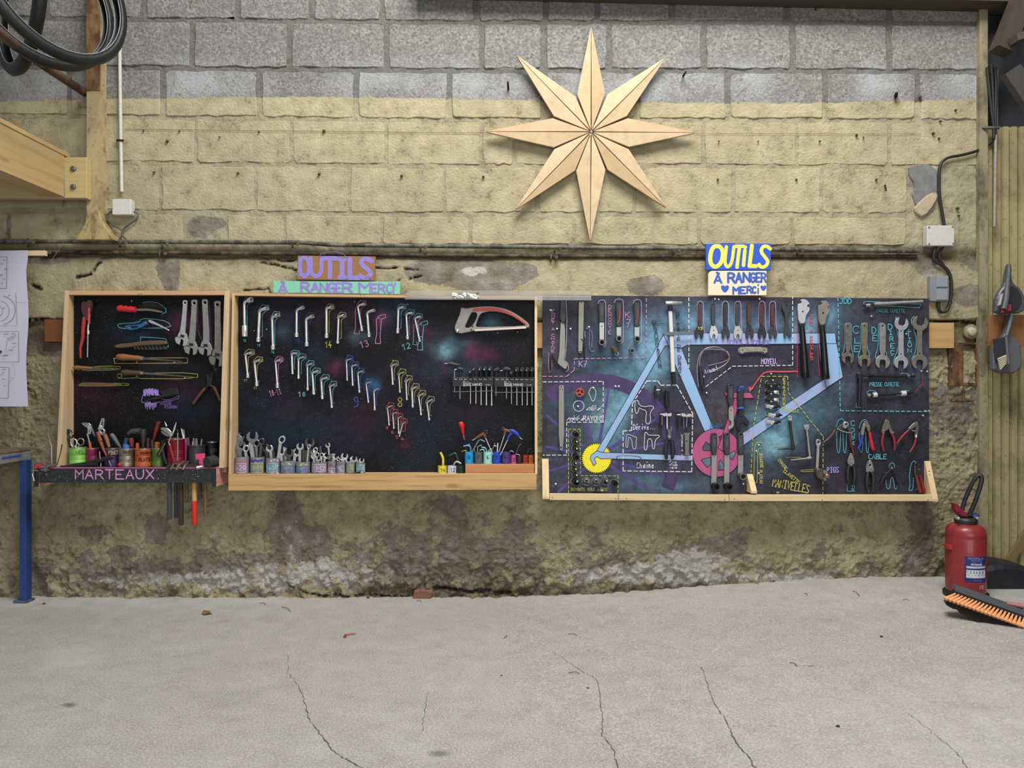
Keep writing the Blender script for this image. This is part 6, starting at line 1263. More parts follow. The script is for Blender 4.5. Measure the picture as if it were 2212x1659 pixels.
# hammers: heads above the slot, handles below
def hammer(label, hx, htop, hbot, rh, mh, head, name='hammer', lower=None):
    t = Thing(name, label, 'hammer', 'hammers hanging in the tray')
    t.part('handle', rod([(hx, htop), (hx, (htop + hbot) / 2), (hx + .5, hbot - 4), (hx + .5, hbot)], -.167, [rh * .75, rh * .95, rh, rh * .85], 12), mh)
    if lower: t.part('dipped_grip', rod([(hx, lower), (hx + .5, hbot - 4), (hx + .5, hbot)], -.167, [rh * 1.08, rh * 1.1, rh * .95], 12), M('cf2a1e', .4))
    for nm, mb, mat in head: t.part(nm, mb, mat)
    t.done()
IRON = M('5e564c', .45, .8, .25, 30)
def hhead(x, y, dx, r_=5):   # head seen end on / sideways
    return [('head', MB().tube([P(x - dx, y + 1, -.205), P(x, y - 3, -.17), P(x + dx, y - 6, -.14)], [px2m(r_ * .8), px2m(r_), px2m(r_ * .6)], 8), IRON)]
hammer('hammer with a grey rubber grip, first of those under the tray', 366, 1004, 1122, 5, M('3f4448', .7, 0, .1, 100, .2), hhead(372, 1008, 10, 5))
hammer('hammer with a slim blue black grip under the tray', 380, 1004, 1118, 4, M('20262c', .5), [('head', MB().tube([P(368, 1016, -.21), P(374, 1004, -.18), P(392, 1001, -.14)], [px2m(3), px2m(4.5), px2m(4)], 8), IRON)])
hammer('hammer with the longest dark brown wooden handle', 391, 1004, 1134, 5.2, wood('3a2a20', 'z', '1f1610', .3, False), [('head', MB().tube([P(380, 1016, -.21), P(386, 1006, -.185), P(398, 998, -.14)], [px2m(4), px2m(5), px2m(4)], 8), M('6a5a4a', .5, .6, .2))])
hammer('hammer with a short brown handle hidden behind the others', 403, 1004, 1076, 4, wood('5a4630', 'z', '35281a', .3, False), [('head', MB().tube([P(394, 1016, -.205), P(400, 1006, -.19), P(407, 998, -.14)], [px2m(3.6), px2m(4.5), px2m(4)], 8), IRON)])
hammer('hammer with a pale handle dipped bright red', 420, 1004, 1133, 5.5, wood('c49a58', 'z', '8a6432', .3, False), [('head', MB().tube([P(404, 1010, -.18), P(428, 1006, -.175)], [px2m(7), px2m(8)], 12), M('4a4440', .45, .7))], 'hammer', 1082)
hammer('rubber mallet with a big black round face', 432, 1004, 1078, 3.6, wood('33291f', 'z', '1d1610', .3, False), [('head', MB().lathe(P(447, 999, -.215), (.35, 1, .1), [(px2m(9.5), 0), (px2m(11.5), .004), (px2m(11.5), .05), (px2m(9.5), .06)], 20), M('2a2c2d', .75, 0, .15, 60, .2))], 'rubber_mallet')
hammer('hammer with a thin tan handle, last of those under the tray', 443.5, 1006, 1113, 3.2, wood('6e5a3a', 'z', '4a3a22', .3, False), [('head', MB().tube([P(424, 1011, -.2), P(441, 1008, -.18)], [px2m(4.5), px2m(4.5)], 8), STEEL)])
# ================================================================ TOOLS OF THE WIDE CABINET
YL = -.078
def lwrench(label, hx, hy, ex, ey, bx, by, r, rs, ls, group='angled socket wrenches on the wide panel', hexc=None):
    """chrome angled socket wrench: short socketed arm at the top, long shank down to a socket"""
    L_ = math.hypot(bx - ex, by - ey); ux, uy = (bx - ex) / L_, (by - ey) / L_
    sx, sy = bx - ux * ls, by - uy * ls
    path = [(hx - (hx - ex) * .35, hy - (hy - ey) * .35, YL - .01), (ex + (hx - ex) * .22, ey + (hy - ey) * .3, YL - .005), (ex + ux * 1.5, ey + uy * 2.5, YL), (ex + ux * 5, ey + uy * 6, YL), (sx, sy, YL)]
    t = Thing('angled_socket_wrench', label, 'wrench', group)
    t.part('shank', rod(path, YL, [r, r * 1.05, r * 1.1, r, r], 10), CHROME)
    t.part('lower_socket', rod([(sx - ux, sy - uy), (sx + ux * 1.5, sy + uy * 1.5), (bx, by)], YL, [r, rs, rs], 10), CHROME)
    a = Vector(P(hx - (hx - ex) * .42, hy - (hy - ey) * .42, YL - .008)); b = Vector(P(hx, hy, YL - .016))
    m = MB(); ax = (b - a).normalized(); m.lathe(a, ax, [(px2m(r), -.001), (px2m(rs * .98), .0015), (px2m(rs * .98), (b - a).length), (px2m(rs * .7), (b - a).length), (px2m(rs * .62), (b - a).length * .6)], 10, False); o = t.part('upper_socket', m, CHROME)
    m = MB(); m.lathe(b - ax * (b - a).length * .38, ax, [(px2m(rs * .66), 0), (px2m(rs * .66), .0005)], 8); t.part('socket_bore', m, HOLE, None, o)
    if hexc:
        q = [(hx - 9, hy - 7), (hx + 3, hy - 6), (hx + 4, hy + 3), (hx - 1, hy + 5), (ex + 6, ey + 7), (ex + 5.5, by - 12), (bx + 5, by - 10)]
        T2x.append((q, hexc)); T2x.append(([(ex - 3, ey + 2), (ex - 1, ey - 4), (ex + 5, hy - 7), (hx - 8, hy - 8)], hexc))
    t.done()
T2x = []
W = [('the chalk 15 and 16, hung highest', 543.5, 647, 528, 653, 529, 727, 3.1, 6, 24, cy), ('the chalk 15 and 16, second along', 577.6, 666, 561, 671, 558, 738.5, 3.4, 4.6, 9, cy), ('the chalk 15 and 16, hung lowest', 601, 680, 588, 686, 590, 755, 3, 4.4, 9, cy),
     ('the dark blue 15, upper of two', 655, 664, 641, 670, 640.6, 728, 2.9, 4.2, 8, '1c3a78'), ('the dark blue 15, lower of two', 676, 683, 661.5, 689, 662.6, 748, 3.1, 4.2, 8, '1c3a78'),
     ('the yellow 14 in the top row, upper of two', 718, 663.5, 705.4, 666, 705.4, 730, 3, 4.2, 8, ye), ('the yellow 14 in the top row, lower of two', 743.7, 681.5, 731.5, 684, 729.5, 742, 2.6, 3.4, 7, ye),
     ('the pink 13, hanging askew', 787.6, 656.5, 773, 661, 782, 715, 2.4, 3.2, 7, pk), ('the pink 13, hanging straight', 808.8, 670, 793.3, 675, 797.4, 728, 2.8, 3.6, 8, None),
     ('the blue 12, first of three', 873.7, 663.5, 860.7, 666, 859, 720, 2.6, 3.6, 10, cy), ('the blue 12, second of three', 891.6, 676, 877.8, 678, 880.5, 733, 2.4, 3.4, 8, cy), ('the blue 12, third of three, hanging askew', 908.7, 684, 896.5, 687, 907, 738, 2.2, 3, 7, cy),
     ('the yellow 11 near the cabinet corner, upper of two', 546, 762, 530.5, 764.5, 535.8, 816, 2.4, 3.6, 7, ye), ('the yellow 11 near the cabinet corner, lower of two', 563.8, 777.6, 550, 781.5, 555.2, 834, 2.7, 3.8, 8, ye), ('the pink 10-11, with a bent foot', 607.8, 777.6, 595.6, 780, 599.6, 838, 2.4, 3.8, 9, pk)]
for c, rows_ in (('the blue 10', [(642.8, 763.8, 630.5, 763, 632, 808, 2.6, 3, 3), (657.4, 771, 645, 774, 645, 818, 2.2, 2.8, 9), (675, 785.8, 664, 788, 664.7, 843, 2.1, 2.9, 7), (689, 802, 675, 804.5, 678, 852, 2.6, 3.6, 9), (707.9, 816, 694, 819, 696.5, 862, 2.6, 3.2, 9), (724, 830.5, 712.7, 834.5, 717, 881, 2.2, 3, 7)]),
                 ('the blue 9', [(759, 775, 748.5, 778.5, 750, 822, 1.8, 2.1, 5), (771, 788, 760, 790.7, 762, 833, 2, 2.4, 6), (783.5, 802, 773, 805, 776.5, 848, 1.9, 2.6, 7), (800.6, 825.7, 791, 828, 796, 870, 1.8, 2.1, 6), (817.7, 839.5, 808, 844, 809.6, 886, 2.1, 2.5, 8)]),
                 ('the yellow 8', [(856.6, 785.8, 846, 790, 848.5, 831, 2.2, 2.5, 5), (873, 803.7, 861.5, 807.8, 864, 848, 1.8, 2.2, 5), (886.7, 818, 877, 823, 879, 864, 2, 2.3, 5), (902, 835.4, 890, 839.5, 891.6, 880, 2.4, 2.8, 7), (916, 850, 904.6, 855, 909.8, 896.5, 2, 2.6, 6), (934.7, 863, 922.5, 868.8, 927.4, 908, 2, 2.6, 6)]),
                 ('the red 7 to 4', [(847.7, 877, 837, 880, 840.8, 919, 1.7, 2, 5), (856.6, 890.8, 848.5, 894, 851, 926, 1.7, 2, 5), (867, 899.8, 860, 903, 861.5, 937, 1.6, 1.9, 5), (876, 911, 869.6, 916, 862.6, 943, 1.5, 1.7, 4)])):
    hx = {'the blue 10': cy, 'the blue 9': bl, 'the yellow 8': ye}.get(c, rd); n = len(rows_)
    for i, q in enumerate(rows_): W.append((c + ', %s of %s stepping down' % (ORD[i], {4: 'four', 5: 'five', 6: 'six'}[n]),) + q + (hx,))
for q in W: lwrench('chrome angled socket wrench by ' + q[0], *q[1:10], hexc=q[10])
for q, hx in T2x: outline(T2, q, hx, Y2, .95, False, 0)
for dx, dy, hx in ((0, 0, pk), (91, 14, cy)):
    outline(T2, [(821 + dx, 691 + dy), (816 + dx, 686 + dy), (822 + dx, 681 + dy), (832 + dx, 679 + dy), (833 + dx, 686 + dy), (824 + dx, 689 + dy), (821 + dx, 725 + dy), (822 + dx, 742 + dy), (811 + dx, 742 + dy), (811 + dx, 734 + dy), (814 + dx, 722 + dy), (813 + dx, 690 + dy), (817 + dx, 684 + dy)], hx, Y2, 1.4, True, 0)
outline(T2, [(768, 665), (768, 710), (766, 714), (766, 721), (776, 721), (776, 713)], pk, Y2, 1.2, False, 0); outline(T2, [(894, 700), (893, 735), (892, 744), (901, 745), (900, 738)], cy, Y2, 1.1, False, 0)

# ---- hacksaw
HG = M('8b8782', .45, .5, .12)
outer = smooth([(995, 663), (1005, 666), (1022, 663.5), (1040, 662), (1061, 661.5), (1087, 665), (1105, 672), (1118, 680), (1132, 690), (1143, 699), (1144.5, 706), (1140, 709), (1135, 707), (1030, 714.5), (1022, 715), (1006, 719), (992, 721), (984, 716), (981, 708), (987, 692), (994, 676)], True, 1)
h1 = smooth([(1017, 678), (1021, 674), (1028, 675), (1031, 681), (1027, 692), (1019, 705), (1010, 709), (1004, 706), (1009, 696)], True, 1)
h2 = smooth([(1043, 675), (1036, 681), (1031, 694), (1028, 704), (1032, 707), (1136, 704), (1131, 699), (1110, 684), (1088, 675.5), (1064, 672)], True, 1)
t = Thing('hacksaw', 'grey hacksaw with a red painted bow', 'saw'); fr_ = t.part('frame', plate(outer, -.085, .02, .003, [h1, h2]), HG)
t.part('red_inset', plate(smooth([(1022, 666), (1040, 664.5), (1061, 664), (1087, 668), (1116, 682), (1140, 701), (1137, 703), (1113, 685.5), (1087, 674.5), (1061, 671), (1020, 673)], True, 1), -.0865, .003, .0008), M('b0352c', .4), None)
t.part('blade', plate([(1024, 711), (1137, 705), (1137, 710), (1025, 716)], -.087, .008, .0015), M('b9a9a2', .35, .8, .08)); t.part('wing_nut', MB().ball(P(988, 715, -.085), px2m(4.5), 10), CHROME)
for a, b in ((1021, 705), (1018, 712)): t.part('rivet', MB().lathe(P(a, b, -.086), (0, -1, 0), [(px2m(1.6), 0), (px2m(1.2), .002)], 8), DARKM)
t.done()
# ---- two racks of T handled hex keys
PL = M('14171c', .5); PW = 'b9bcc4'
def rack(label, x0, x1, y0, y1, ry, tx):
    t = Thing('hex_key_rack', label, 'rack')
    t.part('face_plate', plate([(x0, y0), (x1, y0), (x1, y1), (x0, y1)], -.118, .004, .0006), PL)
    for s in (0, 1): t.part('end_wall', MB().box(P(x0 if s == 0 else x1 - 1, y1 + 12, -.114), tuple(P(x0 + 1 if s == 0 else x1, y0, -.114)[i] if i != 1 else YP - .001 for i in range(3))), PL)
    t.part('cross_wire', rod([(x0, ry[0]), (x1, ry[1])], -.112, .75, 6), M('6f6c62', .4, .8)); t.part('top_edge', rod([(x0, y0 - .5), (x1, y0 - 1)], -.117, .7, 6), M('5a584c', .5, .5))
    def tx_(s, a, b, c, d_, lw): m = MB(); text(m, s, a, b, c, d_, lw, -.1185); t.part('lettering', m, paint(PW))
    tx_('BIKE', tx, y0 + 12, tx + 17, y0 + 17.5, 1.2); tx_('HAND', tx + 20, y0 + 12, tx + 40, y0 + 17, 1.2); m = MB(); m.stroke(X2([(tx, y0 + 17), (tx, y0 + 7.5), (tx + 3.5, y0 + 8), (tx + 3.5, y0 + 11)], -.1185), .0022, -.1185); m.stroke(X2([(tx + 7, y0 + 9), (tx + 11, y0 + 8.5), (tx + 13.5, y0 + 10.5)], -.1185), .002, -.1185); t.part('emblem_marking', m, paint(PW))
    for i in range(8): tx_(['2mm', '2.5', '3mm', '4mm', '5mm', '6mm', '8mm', '10'][i], x0 + 4 + i * 10.6, y0 + 2, x0 + 10 + i * 10.6, y0 + 4, .5)
    tx_('YC', tx + 47, y0 + 14.5, tx + 52, y0 + 16.5, .5); tx_('613', tx + 53, y0 + 14.5, tx + 58, y0 + 16.5, .5); t.done()
rack('black rack of hex keys, the one farther from the cabinet side', 977.6, 1066, 816, 834.5, (846.5, 844.5), 1001)
rack('black rack of hex keys touching the cabinet side board', 1067.5, 1154, 816.5, 835.5, (848, 847.3), 1090)
HB = M('2c3036', .55, 0, .08)
def tkey(label, sx, y0, y1, r, hy, kind, hs=1.0, mat=None, dx=0, ball=False):
    t = Thing('hex_key', label, 'hex key', 'hex keys in the two racks'); ym = -.09; mat = mat or HB
    t.part('shaft', rod([(sx, y0), (sx, y1)], ym, r, 6), CHROME)
    if ball: t.part('ball_tip', MB().ball(P(sx, y1, ym), px2m(r * 1.25), 8), CHROME)
    if kind == 'end':   # cross bar pointing at the room
        t.part('grip', MB().tube([P(sx + dx, hy, -.05 - .01), P(sx + dx, hy, -.1), P(sx + dx, hy + .5, -.142), P(sx + dx, hy + 1, -.147)], [px2m(4.4 * hs), px2m(5.4 * hs), px2m(5.2 * hs), px2m(3.6 * hs)], 12), mat)
        t.part('stem', rod([(sx + dx, hy), (sx, hy + 10), (sx, 817)], ym, [4.4 * hs, 4 * hs, 2.8 * hs], 10), mat); t.part('tip', MB().tube([P(sx + dx - 1, hy + 1.5, -.145), P(sx + dx - 2, hy + 2, -.165)], px2m(max(.9, r)), 6), CHROME)
    else:
        t.part('grip', rod(kind[0], ym - .01, kind[1], 12), mat); t.part('stem', rod(kind[2], ym, kind[3], 10), mat)
        if len(kind) > 4: t.part('tip', rod(kind[4], ym - .01, .9, 6), CHROME)
    t.done()
tkey('hex key raised highest above the first rack, its grip pointing outwards', 982, 795, 846, .7, 0, ([(967.5, 784.5), (975, 785.5), (985, 788), (994, 788)], [3.4, 4.4, 3.8, 1.8], [(979, 789), (984, 797), (986, 802)], [3.4, 2.6, 1.6], [(960, 785.5), (967, 785)]))
tkey('hex key with a flared grip at the open end of the first rack', 993.5, 812, 862, .8, 0, ([(987, 797), (992, 796), (1000, 798)], [2.4, 4.2, 3], [(995, 798), (995, 808), (994, 817)], [4.6, 3, 2], [(982, 798), (987, 798)]))
RB = M('3a2420', .55)
tkey('small dark red gripped hex key in the first rack', 1016.4, 812, 872, 1.2, 802, 'end', .75, RB); tkey('brown red gripped hex key with a bare shaft in the first rack', 1028, 808, 872, 1.2, 796, 'end', .6, M('4a2a22', .5), -3)
tkey('third hex key from the end of the first rack', 1039.3, 815, 875, 1.35, 796, 'end', .95, None, -2); tkey('ball ended hex key second from the end of the first rack', 1050.7, 815, 874, 1.6, 796, 'end', .95, None, -3, True); tkey('thickest ball ended hex key at the end of the first rack', 1062, 815, 875, 1.7, 796, 'end', .95, None, -3, True)
tkey('thin hex key where the two racks meet', 1071.4, 815, 855, .7, 0, ([(1067, 801), (1072, 799), (1078, 797)], [3.2, 4.6, 4], [(1073, 800), (1072, 810), (1071.5, 817)], [4.4, 3, 2]))
tkey('hex key with its grip turned sideways in the second rack', 1094, 815, 861, .85, 0, ([(1086, 799), (1090, 797), (1096, 797), (1103, 799)], [3, 4.8, 4.6, 3], [(1095, 799), (1094, 810), (1094, 817)], [4.4, 3.2, 2.2], [(1081, 801), (1086, 800)]))
tkey('shrunken dark gripped hex key in the middle of the second rack', 1105, 815, 872.5, .9, 804, 'end', .7, M('35302e', .5))
for i, (x, r_) in enumerate([(1116.5, 1.1), (1128, 1.1), (1138.8, 1.2), (1149.3, 1.1)]): tkey('round ended hex key, %s of the four nearest the side board in the second rack' % ORD[i], x, 815, 875.5, r_, 798, 'end', .92, None, 0)

# ---- grey cups of spanners on the shelf
CUP = M('7c8087', .45, 0, .06)
def cup(label, x0, x1, y0, y1, hexc, Yc, marks=(), name='plastic_cup', group=None, mat=None):
    k = (D + Yc) / F; c = ((x0 + x1) / 2 - 1106) * k; r = (x1 - x0) / 2 * k; zt, zb = H - (y0 - 829.5) * k, (.6656 if y1 > 1010 else .7158)
    t = Thing(name, label, 'cup', group); m = MB(); m.lathe((c, Yc, zb), (0, 0, 1), [(r, 0), (r, zt - zb), (r * .9, zt - zb), (r * .88, .004)], 24); t.part('tube', m, mat or M(hexc, .45, 0, .06))
    for f in marks:
        m = MB(); hx = f(m, Yc); m.v = [(q[0], q[1], q[2]) for q in m.v]; wrap(m, c, Yc, r + .0008, math.atan2(c, D + Yc) * .5); t.part('lettering' if hx[1] else 'painted_marking', m, paint(hx[0]))
    t.done(); return c, Yc, r
def tmk(s, x0, y0, x1, y1, lw, hx): return lambda m, Y: (text(m, s, x0, y0, x1, y1, lw, Y), (hx, True))[1]
def fine(pts): # resample so the strokes can roll round the cup
    o = [pts[0]]
    for a, b in zip(pts, pts[1:]):
        n = max(1, int(math.hypot(b[0] - a[0], b[1] - a[1]) / 3)); o += [(a[0] + (b[0] - a[0]) * i / n, a[1] + (b[1] - a[1]) * i / n) for i in range(1, n + 1)]
    return o
def omk(pts, lw, hx, closed=True): return lambda m, Y: (m.stroke(X2(fine(pts + pts[:1]) if closed else fine(pts), Y), px2m(lw, Y), Y), (hx, False))[1]
def dmk(x, y, r, hx): return lambda m, Y: (m.dot(X2([(x, y)], Y)[0], px2m(r, Y), Y, 12), (hx, False))[1]
box_ = lambda a, b, c, d_: [(a, b), (c, b), (c, d_), (a, d_)]
CG = 'grey cups of spanners'; YC_ = -.095
cups = [cup('grey cup marked >20 in pink, first on the shelf', 509, 538, 986, 1024, 0, YC_, [tmk('>20', 512, 1003, 532, 1014, 1.6, 'd9a3cf'), omk(box_(511, 1000, 533, 1019), 1.4, 'd9a3cf'), omk([(511, 995), (515, 994), (519, 996), (525, 994), (530, 995), (537, 994)], 2.2, 'c0626a', False)], 'plastic_cup', CG, CUP),
        cup('grey cup marked 18-19 with a purple moustache', 541.5, 571, 987, 1024, 0, YC_, [tmk('18-19', 545, 1004, 566, 1013, 1.4, 'b5b055'), omk(box_(543, 1000, 568, 1020), 1.4, 'b5b055'), omk([(543, 995), (547, 993), (550, 996), (554, 992), (559, 995), (568, 993)], 3.2, '3a2a86', False)], 'plastic_cup', CG, CUP),
        cup('grey cup marked 16-17 with pink dots', 575, 605, 989, 1024, 0, YC_, [tmk('16-17', 580, 1004, 598, 1014, 1.4, '7fd0cf'), omk(box_(579, 1000, 600, 1018), 1.4, '7fd0cf'), dmk(588, 994, 2.3, 'e0a0d4'), dmk(595, 991, 1.8, 'e0a0d4'), dmk(601, 994, 2.2, 'e0a0d4'), dmk(590, 1022, 1.8, 'e0a0d4'), dmk(601, 1021, 2.3, 'e0a0d4'), dmk(601.5, 1005, 1.4, 'd0c0dc')], 'plastic_cup', CG, CUP),
        cup('first grey cup marked 14-15 in blue', 606.6, 638, 995, 1024, 0, YC_, [tmk('14-15', 612, 1010, 630, 1018, 1.3, '3f62a0'), omk(box_(609, 1005, 634, 1021), 1.2, '4a6fa8'), omk([(612, 1000), (615, 1002)], 2.6, 'c9c04a', False), omk([(625, 999), (629, 1002)], 2.8, 'c9c04a', False)], 'plastic_cup', CG, CUP),
        cup('second grey cup marked 14-15 in blue', 639.6, 670, 997, 1024, 0, YC_, [tmk('14-15', 645, 1011, 664, 1020, 1.3, '3f62a0'), omk(box_(642, 1006, 667, 1021), 1.2, '4a6fa8'), omk([(651, 1004), (654, 1001)], 2.6, 'd2cb3e', False), omk([(661, 1003), (666, 1002)], 1.8, 'c9c04a', False)], 'plastic_cup', CG, CUP),
        cup('wide grey cup marked 13-12 in pink', 673.5, 706.5, 998, 1024, 0, YC_, [tmk('13-12', 679, 1005, 702, 1014, 1.6, 'd9b3d4'), omk(box_(676, 1002, 704, 1017), 1.3, 'd9b3d4'), dmk(688, 1023, 4.5, '2a5ab4')], 'plastic_cup', CG, CUP),
        cup('narrow grey cup marked 10-11 with a red flame, nearer the wide one', 708, 725.5, 996, 1024, 0, YC_, [tmk('10', 711, 1014, 719, 1020, 1.1, 'cfc6e6'), tmk('11', 717, 1019, 723, 1023, 1.1, 'cfc6e6'), omk(box_(709, 1011, 724, 1024), 1.1, 'b7a8dc'), omk([(714, 1006), (716, 1001), (719, 1006)], 3, '7c4a4e', False)], 'plastic_cup', CG, CUP),
        cup('narrow grey cup marked 10-11 beside the one marked 8-9', 727, 746, 997, 1024, 0, YC_, [tmk('10', 731, 1008, 737, 1012, .9, 'cfc6e6'), tmk('11', 735, 1014, 741, 1018, 1.1, 'cfc6e6'), omk(box_(728, 1006, 743, 1022), 1.1, 'b7a8dc'), omk([(733, 1002), (740, 1001)], 3, '7c565c', False)], 'plastic_cup', CG, CUP),
        cup('narrow grey cup marked 8-9 in yellow', 747.6, 766.6, 998.5, 1024, 0, YC_, [tmk('8-9', 751, 1008, 762, 1014, 1.1, 'b0ab50'), omk(box_(749, 1005, 763, 1017), 1.1, 'b0ab50'), omk([(754, 1023), (757, 1020), (760, 1023)], 1.2, '7fc8c8', False)], 'plastic_cup', CG, CUP),
        cup('last grey cup, marked 6-7 in turquoise', 769, 789, 1000, 1024, 0, YC_, [tmk('6-7', 773, 1008, 786, 1015, 1.2, '7fd0cf'), omk(box_(771, 1004, 787, 1018), 1.2, '7fd0cf')], 'plastic_cup', CG, CUP)]
CN = ['the cup marked >20', 'the moustached cup', 'the pink dotted cup', 'the first 14-15 cup', 'the second 14-15 cup', 'the wide 13-12 cup', 'the first 10-11 cup', 'the second 10-11 cup', 'the 8-9 cup', 'the 6-7 cup']
cnt = [0] * 10
def spanner(ci, kind, hx, hy, s, ang, bx, mat, dy=0.0, wd=None):
    i = cnt[ci]; cnt[ci] += 1; y = YC_ + dy; top = [986, 987, 989, 995, 997, 998, 996, 997, 998, 1000][ci]; wd = wd or s * .75
    lb = {'o': 'open ended spanner', 'r': 'ring spanner', 't': 'spanner seen edge on'}[kind]
    t = Thing('spanner', lb + ', %s from the outer side of ' % ORD[i] + CN[ci], 'spanner', 'spanners standing in the grey cups')
    th = .005 + s * .0002
    if kind == 'o': hd = plate(open_head(hx, hy, s, ang), y, th, .0008)
    elif kind == 'r': hd = plate(rot(circ(hx, hy, s * .8, 18, s), hx, hy, ang), y - .003, th + .005, .0012, [rot(circ(hx, hy, s * .5, 12, s * .62), hx, hy, ang)])
    else: hd = plate(smooth([(hx - s * .4, hy - s), (hx + s * .3, hy - s * .9), (hx + s * .4, hy + s), (hx - s * .4, hy + s)], True, 1), y - .004, .012, .001)
    a = math.radians(ang); sx, sy = hx - math.sin(a) * s * .7, hy + math.cos(a) * s * .7
    t.part('head', hd, mat); t.part('shank', plate(strip(sx, sy, bx, top + 14, wd, wd * .9), y + .0005, th - .001, .0012), mat); t.done()
S1, S2, S3 = M('9a9c9e', .35, .9, .08), CHROME, M('6a665e', .42, .9, .12)
for q in [(0, 'o', 510, 953, 15, -12, 513, S1, .012), (0, 'o', 518, 945, 9.5, 40, 516, S1, .028), (0, 'o', 520, 964, 11, 18, 520, S1, -.006), (0, 'r', 531, 969, 8, 10, 533, S2, -.01), (0, 't', 526, 960, 6, 0, 526, S3, .02),
          (1, 't', 539, 962, 6, -14, 546, S2, -.015), (1, 'o', 545, 944, 13, 6, 549, S1, .02), (1, 't', 543.5, 966, 6, -14, 549, S2, -.02), (1, 'r', 554, 958, 9, 5, 554, S1, 0), (1, 'r', 565, 954, 8, 8, 560, S3, -.01),
          (2, 'o', 573, 968, 9, -20, 580, S3, .02), (2, 'o', 582, 969, 8, -20, 587, S2, -.004), (2, 't', 589, 972, 7, -25, 591, S3, .01), (2, 'r', 608.5, 950, 9, 28, 599, S2, -.01),
          (3, 'o', 608, 977, 8, 20, 611, S2, -.01), (3, 't', 613, 970, 5, 3, 613, S2, .01), (3, 't', 617, 973, 6, 0, 617, S2, .0), (3, 'o', 624, 979, 10, 0, 624, S3, -.014), (3, 'o', 640, 978, 9, 28, 634, S2, -.006),
          (4, 'o', 648, 965, 8, 5, 647, S2, -.01), (4, 't', 655, 972, 8, 0, 655, S3, .01), (4, 'o', 661, 970, 9, 0, 660, S3, .012), (4, 'o', 669, 956, 11, 8, 664, S3, .0), (4, 'r', 667, 965, 5, 12, 662, S2, -.014),
          (5, 'o', 676, 976, 6, -10, 678, S2, .01), (5, 'r', 680.5, 973, 7, 20, 681, S2, .0), (5, 'o', 677, 986, 6, -10, 679, S2, -.015), (5, 'r', 685, 983, 5.5, 30, 685, S2, -.01), (5, 't', 692.5, 970, 7, 5, 691, S3, .01), (5, 'r', 694.5, 983, 5, 0, 694, S2, -.012), (5, 'o', 688, 991, 5.5, 10, 688, S2, -.02), (5, 'o', 704, 985, 7, 35, 699, S2, -.004),
          (6, 'o', 708, 962, 5.5, -20, 713, S2, .0), (6, 'r', 712, 988, 6, 0, 712, S3, -.008), (6, 'r', 718, 986, 6, 10, 717, S2, .005), (6, 'o', 724, 987, 7, 40, 720, S2, -.004),
          (7, 'r', 730, 992, 5, -50, 733, S2, .0), (7, 'r', 735, 996, 4.5, -10, 736, S2, -.008), (7, 'o', 744, 986, 8, 15, 740, S2, .004), (7, 't', 742, 995, 4, 40, 739, S2, -.01),
          (8, 'o', 753, 995, 7, -5, 753, S2, -.004), (8, 'o', 764, 992, 7.5, 12, 761, S2, .004),
          (9, 't', 772, 997, 4, -10, 774, S2, 0), (9, 't', 776, 999, 3.4, 0, 777, S2, -.006), (9, 'o', 781, 995, 6, 10, 780, S2, .003)]:
    spanner(*q)
tool('pruning_hook', 'black hooked tool lying in front of the last grey cup', 'tool', [('shaft', rod([(745, 1024), (765, 1023), (780, 1019.5)], -.135, [1, 1.6, 2], 8), BLACKR), ('tip', rod([(778, 1020), (783, 1021), (784, 1024)], -.135, [1.8, 1.6, 1], 8), STEEL)])

# ---- coloured cups of hex keys
m = MB(); m.box(P(1005, 1023, -.136), tuple(P(1154.5, 1003, -.136)[i] if i != 1 else YP - .001 for i in range(3)), .0015); solo('wood_block', 'short plank step on the shelf under the coloured cups', 'block', m, wood('bd8552', 'x', '7d4c26', .5))
CCG = 'coloured cups of hex keys'
def ccup(nm, num, x0, x1, y0, y1, hexc, Yc=-.1, ink_='151518', lw=1.1):
    w_ = x1 - x0; marks = [tmk(num, x0 + w_ * .38, y0 + (y1 - y0) * .25, x0 + w_ * .38 + 4.5 * len(num), y0 + (y1 - y0) * .25 + 8, lw, ink_)] if num else []
    cup(nm, x0, x1, y0, y1, hexc, Yc, marks, 'coloured_cup', CCG)
ccup('bright yellow cup marked 14 on the shelf', '14', 946, 965, 1006, 1024, 'ddd02c'); ccup('white cup marked 12 on the shelf', '12', 966.5, 986, 1006, 1024, 'c9cbdc'); ccup('dark green cup half hidden by the wooden step', '', 987, 1004, 1005, 1024, '0f2d20')
for nm, num, x0, x1, y0, hx in [('sky blue cup marked 8', '8', 1004, 1022.7, 976, '1a95cf'), ('slate grey cup marked 7', '7', 1024.5, 1042.5, 976, '50555c'), ('mint cup marked 6', '6', 1044, 1063, 976, '98d4cc'), ('royal blue cup marked 5', '5', 1064.3, 1082, 976, '1c43b0'), ('purple cup marked 4', '4', 1083, 1103, 976, '44366e'), ('small pink cup marked 3', '3', 1103.8, 1114.8, 983, 'b8508c'), ('small blackish brown cup', '', 1116, 1128, 983, '2a1f20'), ('small rust red cup marked 2', '2', 1129, 1140.6, 983, '9c2f20'), ('small ochre cup marked 1', '1', 1141.3, 1152.6, 983, '9a5e28')]:
    ccup(nm + ' on the wooden step', num, x0, x1, y0, 1003, hx)
def hexkey(label, pts, r, mat, y=-.1, group='hex keys in the coloured cups'):
    m = rod(smooth(pts, False, 1), y, r, 6); solo('hex_key', label, 'hex key', m, mat, group)
YEL = M('d8ca38', .4); GRNM = M('17402c', .45)
hexkey('thick yellow painted hex key in the yellow cup', [(956.7, 1018), (957.5, 993), (956, 986), (951, 977)], 2.9, YEL); hexkey('pale bare hex key bending out of the white cup', [(978, 1018), (980, 1004), (984, 997), (990, 998), (996, 1002)], 2.4, M('a9a898', .4, .6))
